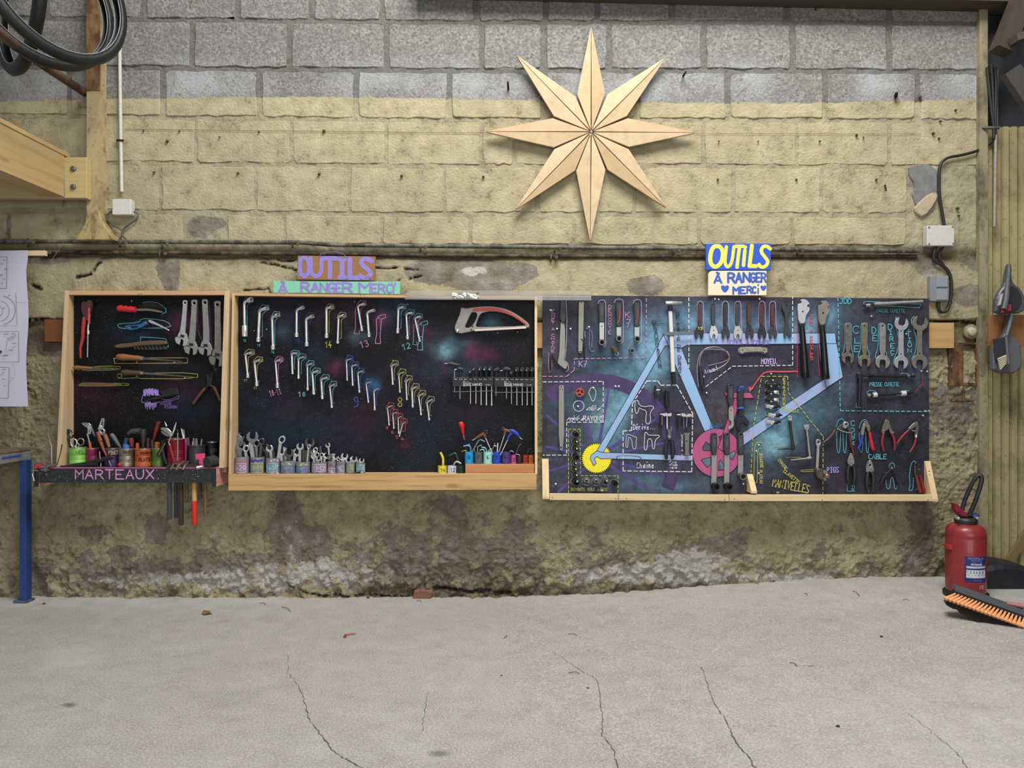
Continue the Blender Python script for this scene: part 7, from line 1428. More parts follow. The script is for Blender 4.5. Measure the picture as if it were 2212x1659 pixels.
hexkey('thick dark green hex key leaning out of the green cup', [(993, 1018), (991.5, 1003), (988, 988), (984, 979), (980, 979), (970.5, 985)], 2.8, GRNM, -.09)
LB = M('6aa0be', .4, .3)
hexkey('light blue hex key bent over the sky blue cup', [(1017, 990), (1017, 972), (1016, 964), (1010, 962), (1001, 964)], 1.7, LB); hexkey('second light blue hex key lower in the sky blue cup', [(1010, 990), (1009, 972), (1005, 966), (1008, 961), (1016, 960)], 1.4, M('3f7ea6', .4, .3), -.085); hexkey('brassy bent key at the rim of the sky blue cup', [(1010, 985), (1007, 974), (1003, 973), (997, 976)], 1.9, M('8a7040', .4, .6), -.11)
hexkey('tall grey blue hex key leaning from the slate cup', [(1018, 980), (1025, 967), (1033, 953), (1036, 949), (1041, 951), (1048, 954)], 1.6, M('86a6b4', .35, .6), -.09); hexkey('grey hex key with a ball end in the slate cup', [(1033, 990), (1031, 970), (1032, 965), (1036, 963), (1041, 961)], 1.4, STEEL); hexkey('thin grey key crossing in the slate cup', [(1029, 990), (1024, 968)], 1, STEEL, -.09); hexkey('thin dark hex key with a long bend behind the mint cup', [(1052, 985), (1053, 960), (1054, 951), (1058, 949), (1067, 950.5)], .9, DARKM, -.08)
hexkey('mint painted hex key bent over the mint cup', [(1053, 990), (1051, 972), (1048, 967), (1040, 966)], 1.4, M('8fc0ba', .4, .3)); hexkey('second mint hex key lower in the mint cup', [(1047, 990), (1046, 974), (1044, 970), (1036, 973)], 1.6, M('7fb4b0', .4, .3), -.11); hexkey('short bright pin in the mint cup', [(1055, 985), (1055, 972)], 1.2, CHROME, -.11); hexkey('small bright key end between mint and royal blue cups', [(1060, 985), (1057, 970), (1062, 970)], .9, CHROME, -.11)
hexkey('bare steel key leaning out over the royal blue cup', [(1060, 985), (1066, 965), (1069, 956)], 1.5, M('84908e', .35, .8), -.09); hexkey('straight white handled key in the royal blue cup', [(1074, 990), (1074.5, 970), (1075.3, 957)], 1.4, M('d9d6cc', .4)); hexkey('stub of bright key over the royal blue cup', [(1067, 962), (1072, 964)], 1.1, CHROME, -.09)
hexkey('small hooked bright key at the rim of the purple cup', [(1099, 988), (1101, 976), (1103, 973.5), (1108, 975), (1110, 978)], .9, STEEL); hexkey('pink painted slim hex key in the small pink cup', [(1111, 995), (1114, 981), (1122, 961), (1124, 959), (1125.5, 960.5)], .9, M('8a3a54', .45)); hexkey('thin key lying on the rim of the blackish cup', [(1113, 982), (1118, 981), (1124, 984)], .7, STEEL, -.11); hexkey('thinnest hex key in the rust red cup', [(1135, 995), (1138, 982), (1143, 969), (1148, 969.5)], .6, M('4a3428', .5)); hexkey('hair thin hex key in the ochre cup', [(1146, 995), (1147, 980), (1152, 972)], .5, M('40342a', .5))
def thandle(label, s0, s1, grip, gr, stem, mat, tip, eye=None, y=-.1):
    ps = [('shaft', rod([s0, s1], y, 1.25, 8), CHROME), ('grip', rod(grip, y, gr, 12, .7), mat), ('stem', rod(stem, y, [3.4, 2.8, 2.2][:len(stem)], 10, .7), mat), ('tip', rod(tip, y, 1, 6), CHROME)]
    if eye: ps.append(('hanging_eye', rod(circ(eye[0], eye[1], 3.2, 12) + [(eye[0] + 3.2, eye[1])], y, 1.5, 8), M('35302c', .5)))
    tool('t_handle_key', label, 'hex key', ps, 'T handled keys in the coloured cups')
BRN = M('6f4028', .5)
thandle('brown T handled key leaning over the mint cup', (1066, 985), (1049, 946), [(1027.5, 947), (1034, 943), (1046, 936)], [2.6, 3.4, 3.6], [(1046, 938), (1048.5, 945)], BRN, [(1020.5, 951), (1027, 947.5)], (1050, 933)); thandle('brown T handled key leaning over the purple cup', (1075, 985), (1089.5, 940), [(1088, 928), (1098, 931), (1110.5, 937)], [3, 3.6, 2.6], [(1092, 931), (1089.5, 940)], BRN, [(1111, 937), (1118, 939.5)], (1087, 926.5), -.092)
thandle('blue T handled key pointing down at the cabinet side', (1080, 985), (1096, 951), [(1101, 928.5), (1108, 931), (1116, 936), (1122, 944)], [2, 4, 4.4, 2.2], [(1105, 935), (1099, 943), (1096, 951)], M('2440a8', .35), [(1122, 944), (1128, 949)], None, -.108)
tool('screwdriver', 'bright red insulated screwdriver standing in the sky blue cup', 'screwdriver', [('grip', rod([(995, 911.5), (995.5, 914), (998, 920), (999, 924), (999.3, 929), (1000.5, 936)], -.1, [4, 5.6, 6, 4.6, 3.6, 3.2], 14), M('cf1f22', .35)), ('sleeve', rod([(1000.5, 936), (1003, 950)], -.1, [1.7, 1.5], 8), M('a8443a', .5)), ('shaft', rod([(1003, 950), (1008, 972), (1010, 990)], -.1, .9, 6), DARKM)])
# ================================================================ TOOLS OF THE OPEN BOARD
YR = -.072   # front of flat tools
GRP = M('34383b', .6, 0, .08); SIL = M('a9a9a8', .4, .7, .06); FLAT = M('8b897f', .45, .75, .1); BRG = M('4a302e', .6, 0, .1); DKS = M('3f4144', .45, .6, .08)
def ringp(x, y, r, n=12): return circ(x, y, r, n)
def bike_chain(t, pts, n):
    """short run of chain plates"""
    p = smooth(pts, False, 2); L_ = [0]
    for a, b in zip(p, p[1:]): L_.append(L_[-1] + math.hypot(b[0] - a[0], b[1] - a[1]))
    at = lambda s: next(((a[0] + (b[0] - a[0]) * (s - l0) / max(1e-6, l1 - l0), a[1] + (b[1] - a[1]) * (s - l0) / max(1e-6, l1 - l0)) for a, b, l0, l1 in zip(p, p[1:], L_, L_[1:]) if l1 >= s), p[-1])
    q = [at(L_[-1] * i / n) for i in range(n + 1)]
    for i in range(n):
        m = MB(); m.prism(X2(strip(q[i][0], q[i][1], q[i + 1][0], q[i + 1][1], 3.4 if i % 2 else 2.6), YR + (.002 if i % 2 else 0)), YR + (.002 if i % 2 else 0), YR + .009, .0006); m.lathe(P(q[i][0], q[i][1], YR - .001), (0, -1, 0), [(px2m(1.5), 0), (px2m(1.3), .001)], 8); t.part('chain_link', m, M('2b2a28', .45, .7, .2))
hp = lambda x, y, r=2.2: circ(x, y, r, 8)
# chain whips
t = Thing('chain_whip', 'chain whip with a black grip and hooked grey blade', 'chain whip')
t.part('grip', plate(smooth([(1210, 654), (1212, 650), (1220, 650), (1223, 654), (1222, 697), (1210, 697)], True, 1), YR - .006, .016, .003), GRP); t.part('bar', plate(smooth([(1211, 696), (1221, 696), (1221, 760), (1220, 770), (1218, 778), (1222, 782), (1228, 786), (1222, 799), (1213, 792), (1207, 787), (1204, 784), (1208, 765), (1209, 735)], False, 1), YR, .007, .001, [hp(1216, 698, 1.2)]), FLAT)
bike_chain(t, [(1205, 786), (1198, 778), (1194, 768), (1191, 766), (1190, 775), (1190, 800)], 13); t.done()
t = Thing('chain_whip', 'flat bar chain whip with a chain hanging from it', 'chain whip'); t.part('bar', plate(smooth([(1250, 653), (1252, 651), (1260, 651), (1262, 654), (1259, 758), (1255, 764), (1250, 762), (1249, 755)], True, 1), YR, .007, .001, [hp(1256, 653, 1.3), hp(1254, 760, 1.6)]), FLAT); bike_chain(t, [(1256, 733), (1260, 737), (1262, 750), (1263, 776)], 10); t.done()
# cassette removers
def socket_end(t, x, y, r, mat, L_=.026, nm='socket'):
    m = MB(); m.lathe(P(x - r * .3, y - r * .15, YR + .006), (.12, -1, -.08), [(px2m(r), 0), (px2m(r), L_), (px2m(r * .68), L_), (px2m(r * .62), L_ * .35)], 18, False); o = t.part(nm, m, mat)
    m = MB(); m.lathe(P(x - r * .3, y - r * .15, YR + .004 - L_ * .3), (.12, -1, -.08), [(px2m(r * .7), 0), (px2m(r * .7), .0006)], 12); t.part('bore', m, HOLE, None, o)
for lb, x, g1, y1, rd_ in [('cassette remover with a plain black grip', 1300, 696, 740, False), ('cassette remover with a red striped grip, beside the letter K', 1337, 706, 732, True), ('cassette remover with a red striped grip, by the dashed line', 1376, 706, 733, True)]:
    t = Thing('cassette_remover', lb, 'wrench', 'cassette removers')
    w_ = 7 if not rd_ else 6.4
    t.part('grip', plate(smooth([(x - w_ * .9, 655), (x - w_ * .6, 649), (x + w_ * .6, 649), (x + w_ * .9, 655), (x + w_, 668), (x + w_ * .8, 690), (x + w_, g1), (x - w_, g1), (x - w_ * .8, 690), (x - w_, 668)], True, 1), YR - .006, .017, .004, [hp(x, 652, 1.8)]), GRP)
    if rd_: t.part('inlay', plate(smooth([(x + 1, 664), (x + 4, 662), (x + 4, 685), (x + 1, 698), (x - 4, 701), (x - 3, 696), (x, 688)], True, 1), YR - .0075, .004, .001), M('7c3a38', .55))
    else: t.part('inlay', plate([(x - 3, 662), (x + 3, 662), (x + 3, 682), (x - 3, 682)], YR - .007, .003, .001), M('3d4347', .5))
    t.part('shank', plate([(x - 5.3, g1), (x + 5.3, g1), (x + 5, y1), (x - 5, y1)], YR, .007, .001, [hp(x, g1 + 9, 1)] if not rd_ else ()), SIL); socket_end(t, x, y1, 6.6, DULL); t.done()
t = Thing('freewheel_socket', 'brassy splined socket below the cassette removers', 'socket'); m = MB(); m.lathe(P(1324, 752, YR + .01), (.3, -1, -.35), [(px2m(5), 0), (px2m(5), .03), (px2m(3.4), .03), (px2m(3.4), .04)], 12); t.part('body', m, M('8a7a55', .4, .7)); t.part('hanger_loop', rod([(1330, 760), (1327, 765), (1332, 769), (1336, 765), (1334, 760)], YR, .7, 6), M('b9a9c4', .5)); t.done()
t = Thing('freewheel_socket', 'small black socket alone above the dashed line', 'socket'); socket_end(t, 1364, 758, 5, DULL, .03); t.done()
# derailleur hanger gauge
t = Thing('alignment_gauge', 'long upright gauge with a sliding grey cross arm', 'gauge')
t.part('pivot_head', rod([(1438, 654.5), (1444, 654.5), (1472, 654.5), (1474, 654.5)], YR - .012, [4, 4.3, 3.4, 1.5], 12), CHROME); t.part('collar', rod([(1448, 660), (1448, 672)], YR - .008, 4.6, 10), BLACKR)
t.part('bar', plate([(1444, 671), (1452.5, 671), (1459, 804), (1450, 804)], YR - .012, .014, .002), M('c9c6bd', .35, .5, .05)); t.part('foot', rod([(1454.5, 803), (1455, 815), (1456, 829)], YR - .006, [4.6, 4.4, 4.2], 12), BLACKR)
t.part('slider', plate([(1442, 717), (1456, 717), (1456, 726), (1442, 726)], YR - .015, .018, .001), DKS); t.part('cross_arm', plate([(1433, 719), (1440, 718), (1499, 716), (1499.5, 723), (1436, 725)], YR - .018, .004, .0006), M('6f7276', .5, .6)); t.done()
# eight cone spanners
cs = [(1512, 653, 713, 15, 8.2, BRG, M('1f2326', .5), 'dark red gripped cone spanner with a black jaw, marked 19', 8), (1541, 655, 713, 15, 7.4, GRP, M('c0c0bf', .4, .4, .05), 'black gripped cone spanner with a white jaw, near the dark one marked 19', 0), (1567, 653, 714, 15, 7.6, M('25292c', .5), M('2b3033', .5), 'all black cone spanner between the two white jawed ones', 0), (1593, 653, 714, 15, 7.6, GRP, M('b4b4b2', .4, .4, .05), 'black gripped cone spanner with a pale jaw above the word cones', 0), (1618.5, 654, 712, 14, 7.4, BRG, DKS, 'dull brown gripped cone spanner with a grey jaw', 0), (1645.5, 653, 713, 15, 7.6, M('4c2a2c', .6), M('1d2124', .5), 'reddish gripped cone spanner with a black jaw', 0), (1669, 653, 713, 15, 7.6, BRG, M('33373a', .5), 'brown gripped cone spanner, last before the waisted one', 0)]
for x, y0, y1, hs, hw, mg, mh, lb, lean in cs:
    L_ = (y1 - y0); jx, jy = x - (2 if lean else -1), y1 + 8 - 4
    t = Thing('cone_spanner', lb, 'spanner', 'cone spanners in a row')
    t.part('grip', plate(smooth([(x - 4.2, y0 + 3), (x - 2.5, y0), (x + 2.5, y0), (x + 4.2, y0 + 3), (x + 4.2, 704), (x - 4.2, 704)], True, 1), YR - .003, .01, .0015, [hp(x, y0 + 3, 1.7)]), mg)
    hw *= 1.22; hp_ = [(x - 4, 703), (x + 4, 703), (jx + hw * .95, 716), (jx + hw, 722), (jx + hw * .86, 729), (jx + hw * .5, 733.5), (jx + hw * .36, 732), (jx + hw * .34, 724), (jx, 721), (jx - hw * .34, 724), (jx - hw * .36, 732), (jx - hw * .5, 733.5), (jx - hw * .86, 729), (jx - hw, 722), (jx - hw * .95, 716)]
    o = t.part('jaw', plate(hp_, YR, .005, .0008, [hp(jx, 714, 1.2)]), mh)
    if lean: m = MB(); text(m, '19', 1508, 706, 1517, 712, 1.3, YR - .0006); t.part('lettering', m, paint('c9c25a'), None, o)
    t.done()
tool('cone_spanner', 'black waisted double ended spanner beside the cone spanners', 'spanner', [('body', plate(smooth([(1688, 664), (1689, 656), (1694, 653), (1698, 664), (1701, 666), (1701, 653), (1706, 656), (1707, 664), (1703, 680), (1702, 700), (1708, 714), (1711, 724), (1707, 732), (1701, 722), (1697, 723), (1698, 733), (1693, 728), (1694, 715), (1697, 700), (1696, 680)], True, 1), YR, .006, .001), M('35393c', .5))])
# pedal wrenches
for lb, dx, mh in (('pedal wrench with a bright white steel head', 0, M('c4c4ce', .35, .4, .06)), ('pedal wrench with a dull grey steel head', 44, M('8e8b84', .45, .5, .08))):
    dy = 3 if dx else 0; q = lambda pts: [(a + dx, b + dy) for a, b in pts]
    tool('pedal_wrench', lb, 'wrench', [('head', plate(q(smooth([(1723, 662), (1724, 656), (1731, 655), (1733, 652), (1729, 649), (1733, 646), (1741, 646.5), (1747, 652), (1749.5, 657), (1744, 658), (1744, 663), (1750, 664), (1748, 672), (1741, 682), (1739, 699), (1725.5, 699)], True, 1)), YR - .006, .008, .0012, [q([(1732.5, 672), (1737, 671.5), (1734, 677)])]), mh),
        ('ferrule', plate(q([(1725.5, 698), (1739, 698), (1739, 706), (1727, 706)]), YR - .01, .014, .002), BLACKR), ('grip', rod(q([(1732, 705), (1733, 720), (1736, 760), (1738.5, 800), (1740, 814), (1740, 816)]), YR - .008, [5.2, 6.4, 7.2, 8, 8.2, 7], 14), M('121315', .3, 0, .1))], 'pedal wrenches')
# magnet pick up
t = Thing('magnetic_pickup', 'flexible wire pick up tool with a black grip, looped on the board', 'pick up tool'); t.part('grip', rod([(1512, 790), (1513, 800), (1515, 815), (1517, 834)], YR, [2, 3.6, 4.8, 5], 12), M('222427', .5)); t.part('wire', rod(smooth([(1512, 795), (1511, 780), (1514, 765), (1522, 753), (1540, 748.5), (1560, 752), (1572, 762), (1576, 772), (1573, 782), (1560, 792), (1541, 801)], False, 2), YR, 1.1, 6), M('a89a86', .4, .7)); t.done()
# hub spanner
tool('hub_spanner', 'short flat double hooked spanner above the word moyeu', 'spanner', [('body', plate(smooth([(1596, 757), (1599, 751), (1606, 750), (1650, 750), (1656, 752), (1658, 757), (1655, 762), (1650, 763), (1649, 759), (1607, 760), (1605, 764), (1600, 763)], True, 1), YR, .005, .0008, [hp(1604, 756, 1.4), hp(1651, 756, 1.4)]), M('9a9a88', .45, .6, .15))])
# headset spanners
HS = [('smallest worn headset spanner, first of the five', 1832, 699, 774, 12, M('7d786a', .5, .7, .25), None), ('tan tinted headset spanner, second of the five', 1868, 698, 780, 13, M('857c6c', .45, .6, .15), None), ('bright headset spanner with a rusty eye, third of the five', 1907, 698, 782, 14.5, M('acaaa6', .35, .7, .12), None)]
for lb, x, y0, jy, s, mt, _ in HS:
    oh = open_head(x, jy, s + 1, 180, .42, .1); t = Thing('headset_spanner', lb, 'spanner', 'headset spanners in a row')
    w_ = 6.2 + (s - 12) * .5; s += 1
    t.part('shank', plate(smooth([(x - w_, y0 + 6), (x - w_ * .7, y0 + 1), (x + w_ * .7, y0 + 1), (x + w_, y0 + 6), (x + w_ * .8, jy - s * .6), (x - w_ * .8, jy - s * .6)], True, 1), YR, .005, .001, [hp(x, y0 + 6, 2)]), mt); t.part('jaw', plate(oh, YR - .0003, .0055, .001), mt); t.done()
for lb, x, y0, y1, s, mt in [('white double jawed headset spanner, fourth of the five', 1947, 697, 783, 15, M('b4b4bb', .35, .5, .05)), ('largest grey double jawed headset spanner, last of the five', 1987, 696, 782, 17, M('86837a', .42, .6, .1))]:
    tool('headset_spanner', lb, 'spanner', [('shank', plate(smooth([(x - 6, y0 + s * .6), (x + 6, y0 + s * .6), (x + 5.4, y0 + 26), (x + 5.4, y1 - 26), (x + 7, y1 - s * .6), (x - 7, y1 - s * .6), (x - 5.4, y1 - 26), (x - 5.4, y0 + 26)], True, 1), YR, .005, .001, [hp(x, y0 + 18, 1.6), hp(x, y1 - 18, 1.6)]), mt), ('jaw', plate(open_head(x + 1, y0 + 2, s, 12, .5, .05), YR - .0004, .0056, .001), mt), ('jaw', plate(open_head(x, y1, s, 184, .42, .05), YR - .0004, .0056, .001), mt)], 'headset spanners in a row')
# cup punch, cup presses
tool('cup_punch', 'bright steel tube punch lying along the top corner of the board', 'punch', [('tube', rod([(1888, 657), (1940, 654), (1993, 651)], YR, [3.6, 3.3, 3], 12), CHROME), ('head', rod([(1870, 660), (1879, 659)], YR, 3.6, 10), CHROME), ('neck', rod([(1866, 660.5), (1871, 660)], YR, 2.6, 8), DARKM), ('neck', rod([(1879, 659), (1888, 658)], YR, 1.8, 8), DARKM)])
tool('cup_press', 'large black headset press with a crank handle at a right angle', 'press', [('handle', rod([(1858, 813), (1857, 840), (1855, 878)], YR - .006, [4.2, 4, 4], 12), M('26282a', .4, .4)), ('elbow', plate([(1853, 806), (1863, 806), (1864, 816), (1853, 817)], YR - .014, .018, .002), BLACKR), ('screw_rod', rod([(1860, 811), (1885, 811)], YR, 2.6, 10), DARKM), ('collar', rod([(1877, 810.5), (1886, 810.5)], YR, 4.2, 12), DARKM), ('sleeve', rod([(1885, 811), (1935, 812)], YR, [3.8, 3.8], 14), M('2b2d30', .35, .3)), ('collar', rod([(1934, 812), (1940, 812)], YR, 4.4, 12), BLACKR), ('screw_rod', rod([(1940, 812), (1976, 812)], YR, 3.4, 12), BLACKR), ('nut', rod([(1958, 812), (1964, 812)], YR, 5, 6), DULL)])
tool('cup_press', 'slender press with two white collars lying below the black one', 'press', [('screw_rod', rod([(1873, 854), (1920, 852), (1970, 848)], YR, 2.4, 10), DARKM), ('nut', rod([(1873, 854), (1880, 853.6)], YR, 4.2, 6), STEEL), ('collar', rod([(1885, 853.4), (1893.5, 852.8)], YR, 5.4, 14), M('cfcfcd', .4, .2)), ('washer', rod([(1881.5, 853.6), (1883, 853.5)], YR, 4.8, 14), DARKM), ('collar', rod([(1946, 850), (1956, 849.4)], YR, 5.8, 14), M('cfcfcd', .4, .2)), ('nut', rod([(1958, 849.3), (1966, 848.6)], YR, 4, 6), DARKM)])
m = rod(smooth([(1988, 802), (1993, 812), (1992, 824), (1995, 830), (1986, 835), (1982, 840), (1979, 846), (1975, 846)], False, 1), YR, .9, 6); solo('red_string', 'thin red cord hanging from a nail beside the presses', 'cord', m, M('8c2a30', .7))
# spoke ruler and spoke key
tool('spoke_ruler', 'long grey metal spoke ruler hanging upright', 'ruler', [('blade', plate(smooth([(1207, 835), (1209, 832), (1217, 832), (1218.5, 835), (1218.5, 973), (1207, 973)], True, 1), YR, .004, .0005, [hp(1212.5, 836, 1.4), hp(1210, 841, 1), hp(1215, 841, 1), [(1211, 965), (1213.5, 965), (1213.5, 969), (1211, 969)]]), FLAT)])
t = Thing('spoke_key', 'round orange red spoke key with cut out lobes', 'spoke key')
t.part('wheel', plate(circ(1252.5, 848, 10, 20), YR, .012, .002, [smooth(arc(1252.5, 848, 6.8, a, a + 80, 5) + arc(1252.5, 848, 2.8, a + 65, a + 15, 2), True, 1) for a in (100, 220, 340)]), M('a8452e', .4)); t.done()
# chain tools
def chain_tool(lb, x, y, s, mh, mb_, tall=1.0):
    tool('chain_tool', lb, 'chain tool', [('cross_bar', rod([(x, y - 9 * s), (x, y + 18 * s * tall)], YR - .004, 2.3 * s, 10), mb_), ('screw', rod([(x, y + 1), (x + 16 * s, y)], YR - .004, 1.6 * s, 8), STEEL), ('body', plate([(x + 11 * s, y - 4 * s), (x + 30 * s, y - 4 * s), (x + 32 * s, y - 1), (x + 31 * s, y + 5 * s), (x + 24 * s, y + 4 * s), (x + 21 * s, y + 2 * s), (x + 17 * s, y + 5 * s), (x + 11 * s, y + 4 * s)], YR - .014, .02, .002), mb_), ('handle', rod([(x + 23 * s, y + 3), (x + 23 * s, y + 12 * s), (x + 24 * s, y + 26 * s * tall), (x + 25 * s, y + 34 * s * tall)], YR - .006, [2.2 * s, 2.8 * s, 4.6 * s, 3.8 * s], 12), mh)], 'chain tools')
chain_tool('large black chain tool with a thick handle', 1415.5, 842, 1.05, BLACKR, M('2a2d30', .4, .4), 1.05)
tool('chain_tool', 'silver chain tool with two hanging bars, above the chain pliers', 'chain tool', [('cross_bar', rod([(1427, 891), (1427, 925)], YR - .004, 2.2, 8), DARKM), ('body', plate([(1430, 893), (1437, 893), (1440, 891), (1443, 894), (1451, 892), (1451, 899), (1446, 900), (1441, 898), (1436, 900), (1430, 897)], YR - .014, .02, .0015), STEEL), ('screw', rod([(1426, 895), (1434, 895)], YR - .006, 1.6, 8), CHROME), ('handle', rod([(1441, 898), (1441, 926)], YR - .004, [1.8, 2.1], 8), CHROME), ('handle', rod([(1430, 898), (1430, 918)], YR - .003, 1.1, 6), STEEL)], 'chain tools')
tool('chain_tool', 'silver chain tool nearest the seat tube, with a dark cross bar', 'chain tool', [('cross_bar', rod([(1463, 891), (1464.5, 926)], YR - .004, 2, 8), DARKM), ('body', plate([(1471, 893), (1480, 893), (1483, 897), (1487, 893), (1495, 895), (1495, 900), (1486, 901), (1473, 900)], YR - .014, .02, .0015), STEEL), ('screw', rod([(1462, 896), (1472, 896)], YR - .006, 1.5, 8), CHROME), ('handle', rod([(1477, 900), (1477, 926)], YR - .004, 1.7, 8), M('6a7075', .4, .6)), ('handle', rod([(1484, 900), (1483, 922)], YR - .003, 1.3, 6), STEEL)], 'chain tools')
def gripped(label, x, y, s, mh, mg, spread=0, jaw='link', name='pliers', mg2=None, tilt=0):
    """closed hand cutters/pliers: forged head on top, two bowed grips below; x,y is the pivot"""
    R_ = lambda pts: rot(pts, x, y, tilt)
    hd = {'link': [(-3, -9), (-6, -16), (-7, -20), (-5, -22), (-2, -18), (-1, -14), (1, -14), (2, -19), (4, -23), (7, -21), (7, -15), (4, -9), (5, 2), (0, 8), (-5, 2)],
          'cut': [(-3.5, -15), (0, -19), (3.5, -16), (6.5, -6), (9, 4), (6.5, 9), (3, 10), (1.5, 7), (0, 6), (-1.5, 7), (-3, 10), (-6.5, 9), (-9, 4), (-6, -6)],
          'beak': [(-2, -17), (0, -19), (3, -16), (5.5, -8), (7.5, -1), (6, 5), (2, 7), (0, 11), (-2, 7), (-6, 5), (-7.5, -1), (-5.5, -8)]}[jaw]
    hole = hp(x, y - 7, 2.6)
    ps = [('head', plate(R_(smooth([(x + a * s, y + b * s) for a, b in hd], True, 1)), YR - .008, .01, .0015, [R_(hole)] if jaw == 'cut' else ()), mh), ('pivot', MB().lathe(P(*R_([(x, y)])[0], YR - .008), (0, -1, 0), [(px2m(2 * s), 0), (px2m(1.7 * s), .0025)], 10), STEEL)]
    for sd, mt in ((-1, mg), (1, mg2 or mg)):
        ps.append(('grip', rod(R_([(x + sd * 4 * s, y + 6 * s), (x + sd * (7 + spread * .4) * s, y + 16 * s), (x + sd * (7.4 + spread * .7) * s, y + 32 * s), (x + sd * (5 + spread) * s, y + 47 * s), (x + sd * (5 + spread) * s, y + 49 * s)]), YR - .004, [2.6 * s, 4 * s, 4.2 * s, 3.4 * s, 2.4 * s], 12, .8), mt))
    tool(name, label, 'pliers', ps)
gripped('black handled master link pliers on the chain stay', 1446, 943, 1.0, M('5f676c', .4, .7), M('1f2329', .5), 1, 'link')
tool('chain_gauge', 'flat grey chain wear gauge hanging beside the dashed line', 'gauge', [('plate', plate([(1477, 935), (1491, 935), (1489, 940), (1488, 975), (1490, 984), (1479, 983), (1480, 975), (1479, 940)], YR, .003, .0005, [hp(1483.5, 953, 1.3)]), M('77756f', .45, .6))])
m = rod(smooth([(1341, 1005), (1332, 992), (1333, 985), (1345, 984), (1360, 984), (1380, 986), (1385, 990), (1384, 998), (1372, 1012)], False, 1), YR, 1.0, 6); solo('wire_hook', 'thin bent grey wire hook over the word chaine', 'hook', m, M('5d6468', .4, .8))
# freewheel sockets
for i, (x, y, r, k_) in enumerate([(1242, 937, 6, 0), (1243, 953, 6, 1), (1243, 968, 6, 1), (1243, 986, 6.4, 0), (1241, 999, 6, 2), (1241, 1012, 5.4, 1), (1243, 1025, 5.4, 1)]):
    t = Thing('freewheel_socket', 'dark freewheel socket, %s from the top of the upright dashed column' % ORD[i], 'socket', 'freewheel sockets'); socket_end(t, x + 2, y + 1, r, [DARKM, M('4a4a46', .45, .7), M('6a6a70', .4, .8)][k_], .03 if k_ == 0 else .022)
    if k_: t.part('peg', MB().lathe(P(x + 2, y, YR + .004), (0, -1, 0), [(px2m(2.2), 0), (px2m(2), .03)], 10), STEEL)
    t.done()
for i, (x, y, r, lb) in enumerate([(1243, 1040, 8, 'freewheel socket at the corner of the dashed rows, with a round bore'), (1266, 1040, 8, 'freewheel socket with a dark slot, next to the corner one'), (1287, 1041, 8, 'freewheel socket with a dark slot, middle of the bottom row'), (1306, 1039, 7, 'domed freewheel socket without a slot in the bottom row'), (1326, 1042, 6.6, 'small freewheel socket ending the bottom row')]):
    t = Thing('freewheel_socket', lb, 'socket', 'freewheel sockets')
    if i in (1, 2):
        m = MB(); m.lathe(P(x, y, YR + .008), (.05, -1, -.05), [(px2m(r), 0), (px2m(r), .024), (px2m(r * .85), .027)], 18); o = t.part('socket', m, M('6f7278', .4, .7)); t.part('slot', plate([(x - 7, y + 1), (x + 7, y + 4), (x + 6.5, y + 7), (x - 6, y + 4.5)], YR - .0205, .003), HOLE, None, o); t.part('bore', MB().lathe(P(x + 1, y - 1.5, YR - .019), (0, -1, 0), [(px2m(2.6), 0), (px2m(2.6), .001)], 10), HOLE, None, o)
    else: socket_end(t, x + 2, y + 1, r, DARKM if i != 3 else M('5d6262', .45, .6), .03)
    if i in (0, 3): t.part('peg', MB().lathe(P(x + 3, y - 2, YR + .004), (0, -1, 0), [(px2m(2.4), 0), (px2m(2.2), .034)], 10), STEEL)
    t.done()
tool('freewheel_socket', 'black socket lying on the ledge below the freewheel sockets', 'socket', [('body', rod([(1288, 1061), (1297, 1060)], -.1, [4.4, 5], 12), BLACKR), ('tip', rod([(1297, 1060), (1303, 1060)], -.1, 2.8, 10), DULL)])
# bottom bracket tools
tool('hook_spanner', 'hook spanner with a black grip and silver crescent over the crank', 'spanner', [('grip', plate(smooth([(1572, 835), (1574, 829), (1583, 829), (1585, 835), (1586, 876), (1573, 877)], True, 1), YR - .01, .018, .004, [hp(1579, 832, 2)]), GRP), ('inlay', plate([(1576, 840), (1582.5, 840), (1582, 860), (1576, 860)], YR - .0115, .003, .001), M('454b50', .5)), ('crescent', plate(smooth([(1574.5, 876), (1585, 876), (1585, 910), (1586, 917), (1583, 924), (1576, 928), (1572.5, 927), (1574, 922), (1578, 920), (1580, 915), (1579, 909), (1574, 906)], True, 1), YR, .006, .001, [hp(1579.5, 887, 1.2)]), M('9c9c98', .4, .6))])
tool('hook_spanner', 'big dark hook spanner with a blue and black grip', 'spanner', [('grip', plate(smooth([(1594.5, 842), (1597, 836), (1607, 833), (1607.5, 850), (1606, 882), (1595, 884), (1594, 860)], True, 1), YR - .012, .02, .004), M('262c31', .6)), ('cap', plate(smooth([(1594, 846), (1597, 836), (1608, 832.5), (1607.5, 842), (1602, 842), (1596, 847)], True, 1), YR - .0135, .022, .003, [hp(1601, 839.5, 1.5)]), M('1f4f9c', .5)), ('band', plate([(1595.5, 880), (1606, 879), (1606, 883), (1595.5, 884)], YR - .0135, .02), M('2a62b4', .5)), ('crescent', plate(smooth([(1596, 884), (1605.5, 884), (1606, 897), (1612, 902), (1619, 912), (1618, 920), (1613, 922), (1612, 918), (1608, 913), (1601, 914), (1596, 920), (1597, 927), (1600, 932), (1594, 929), (1590, 920), (1590, 908), (1595, 898)], True, 1), YR - .004, .009, .0015, [hp(1601, 900, 1.2)]), M('22272c', .45, .3))])
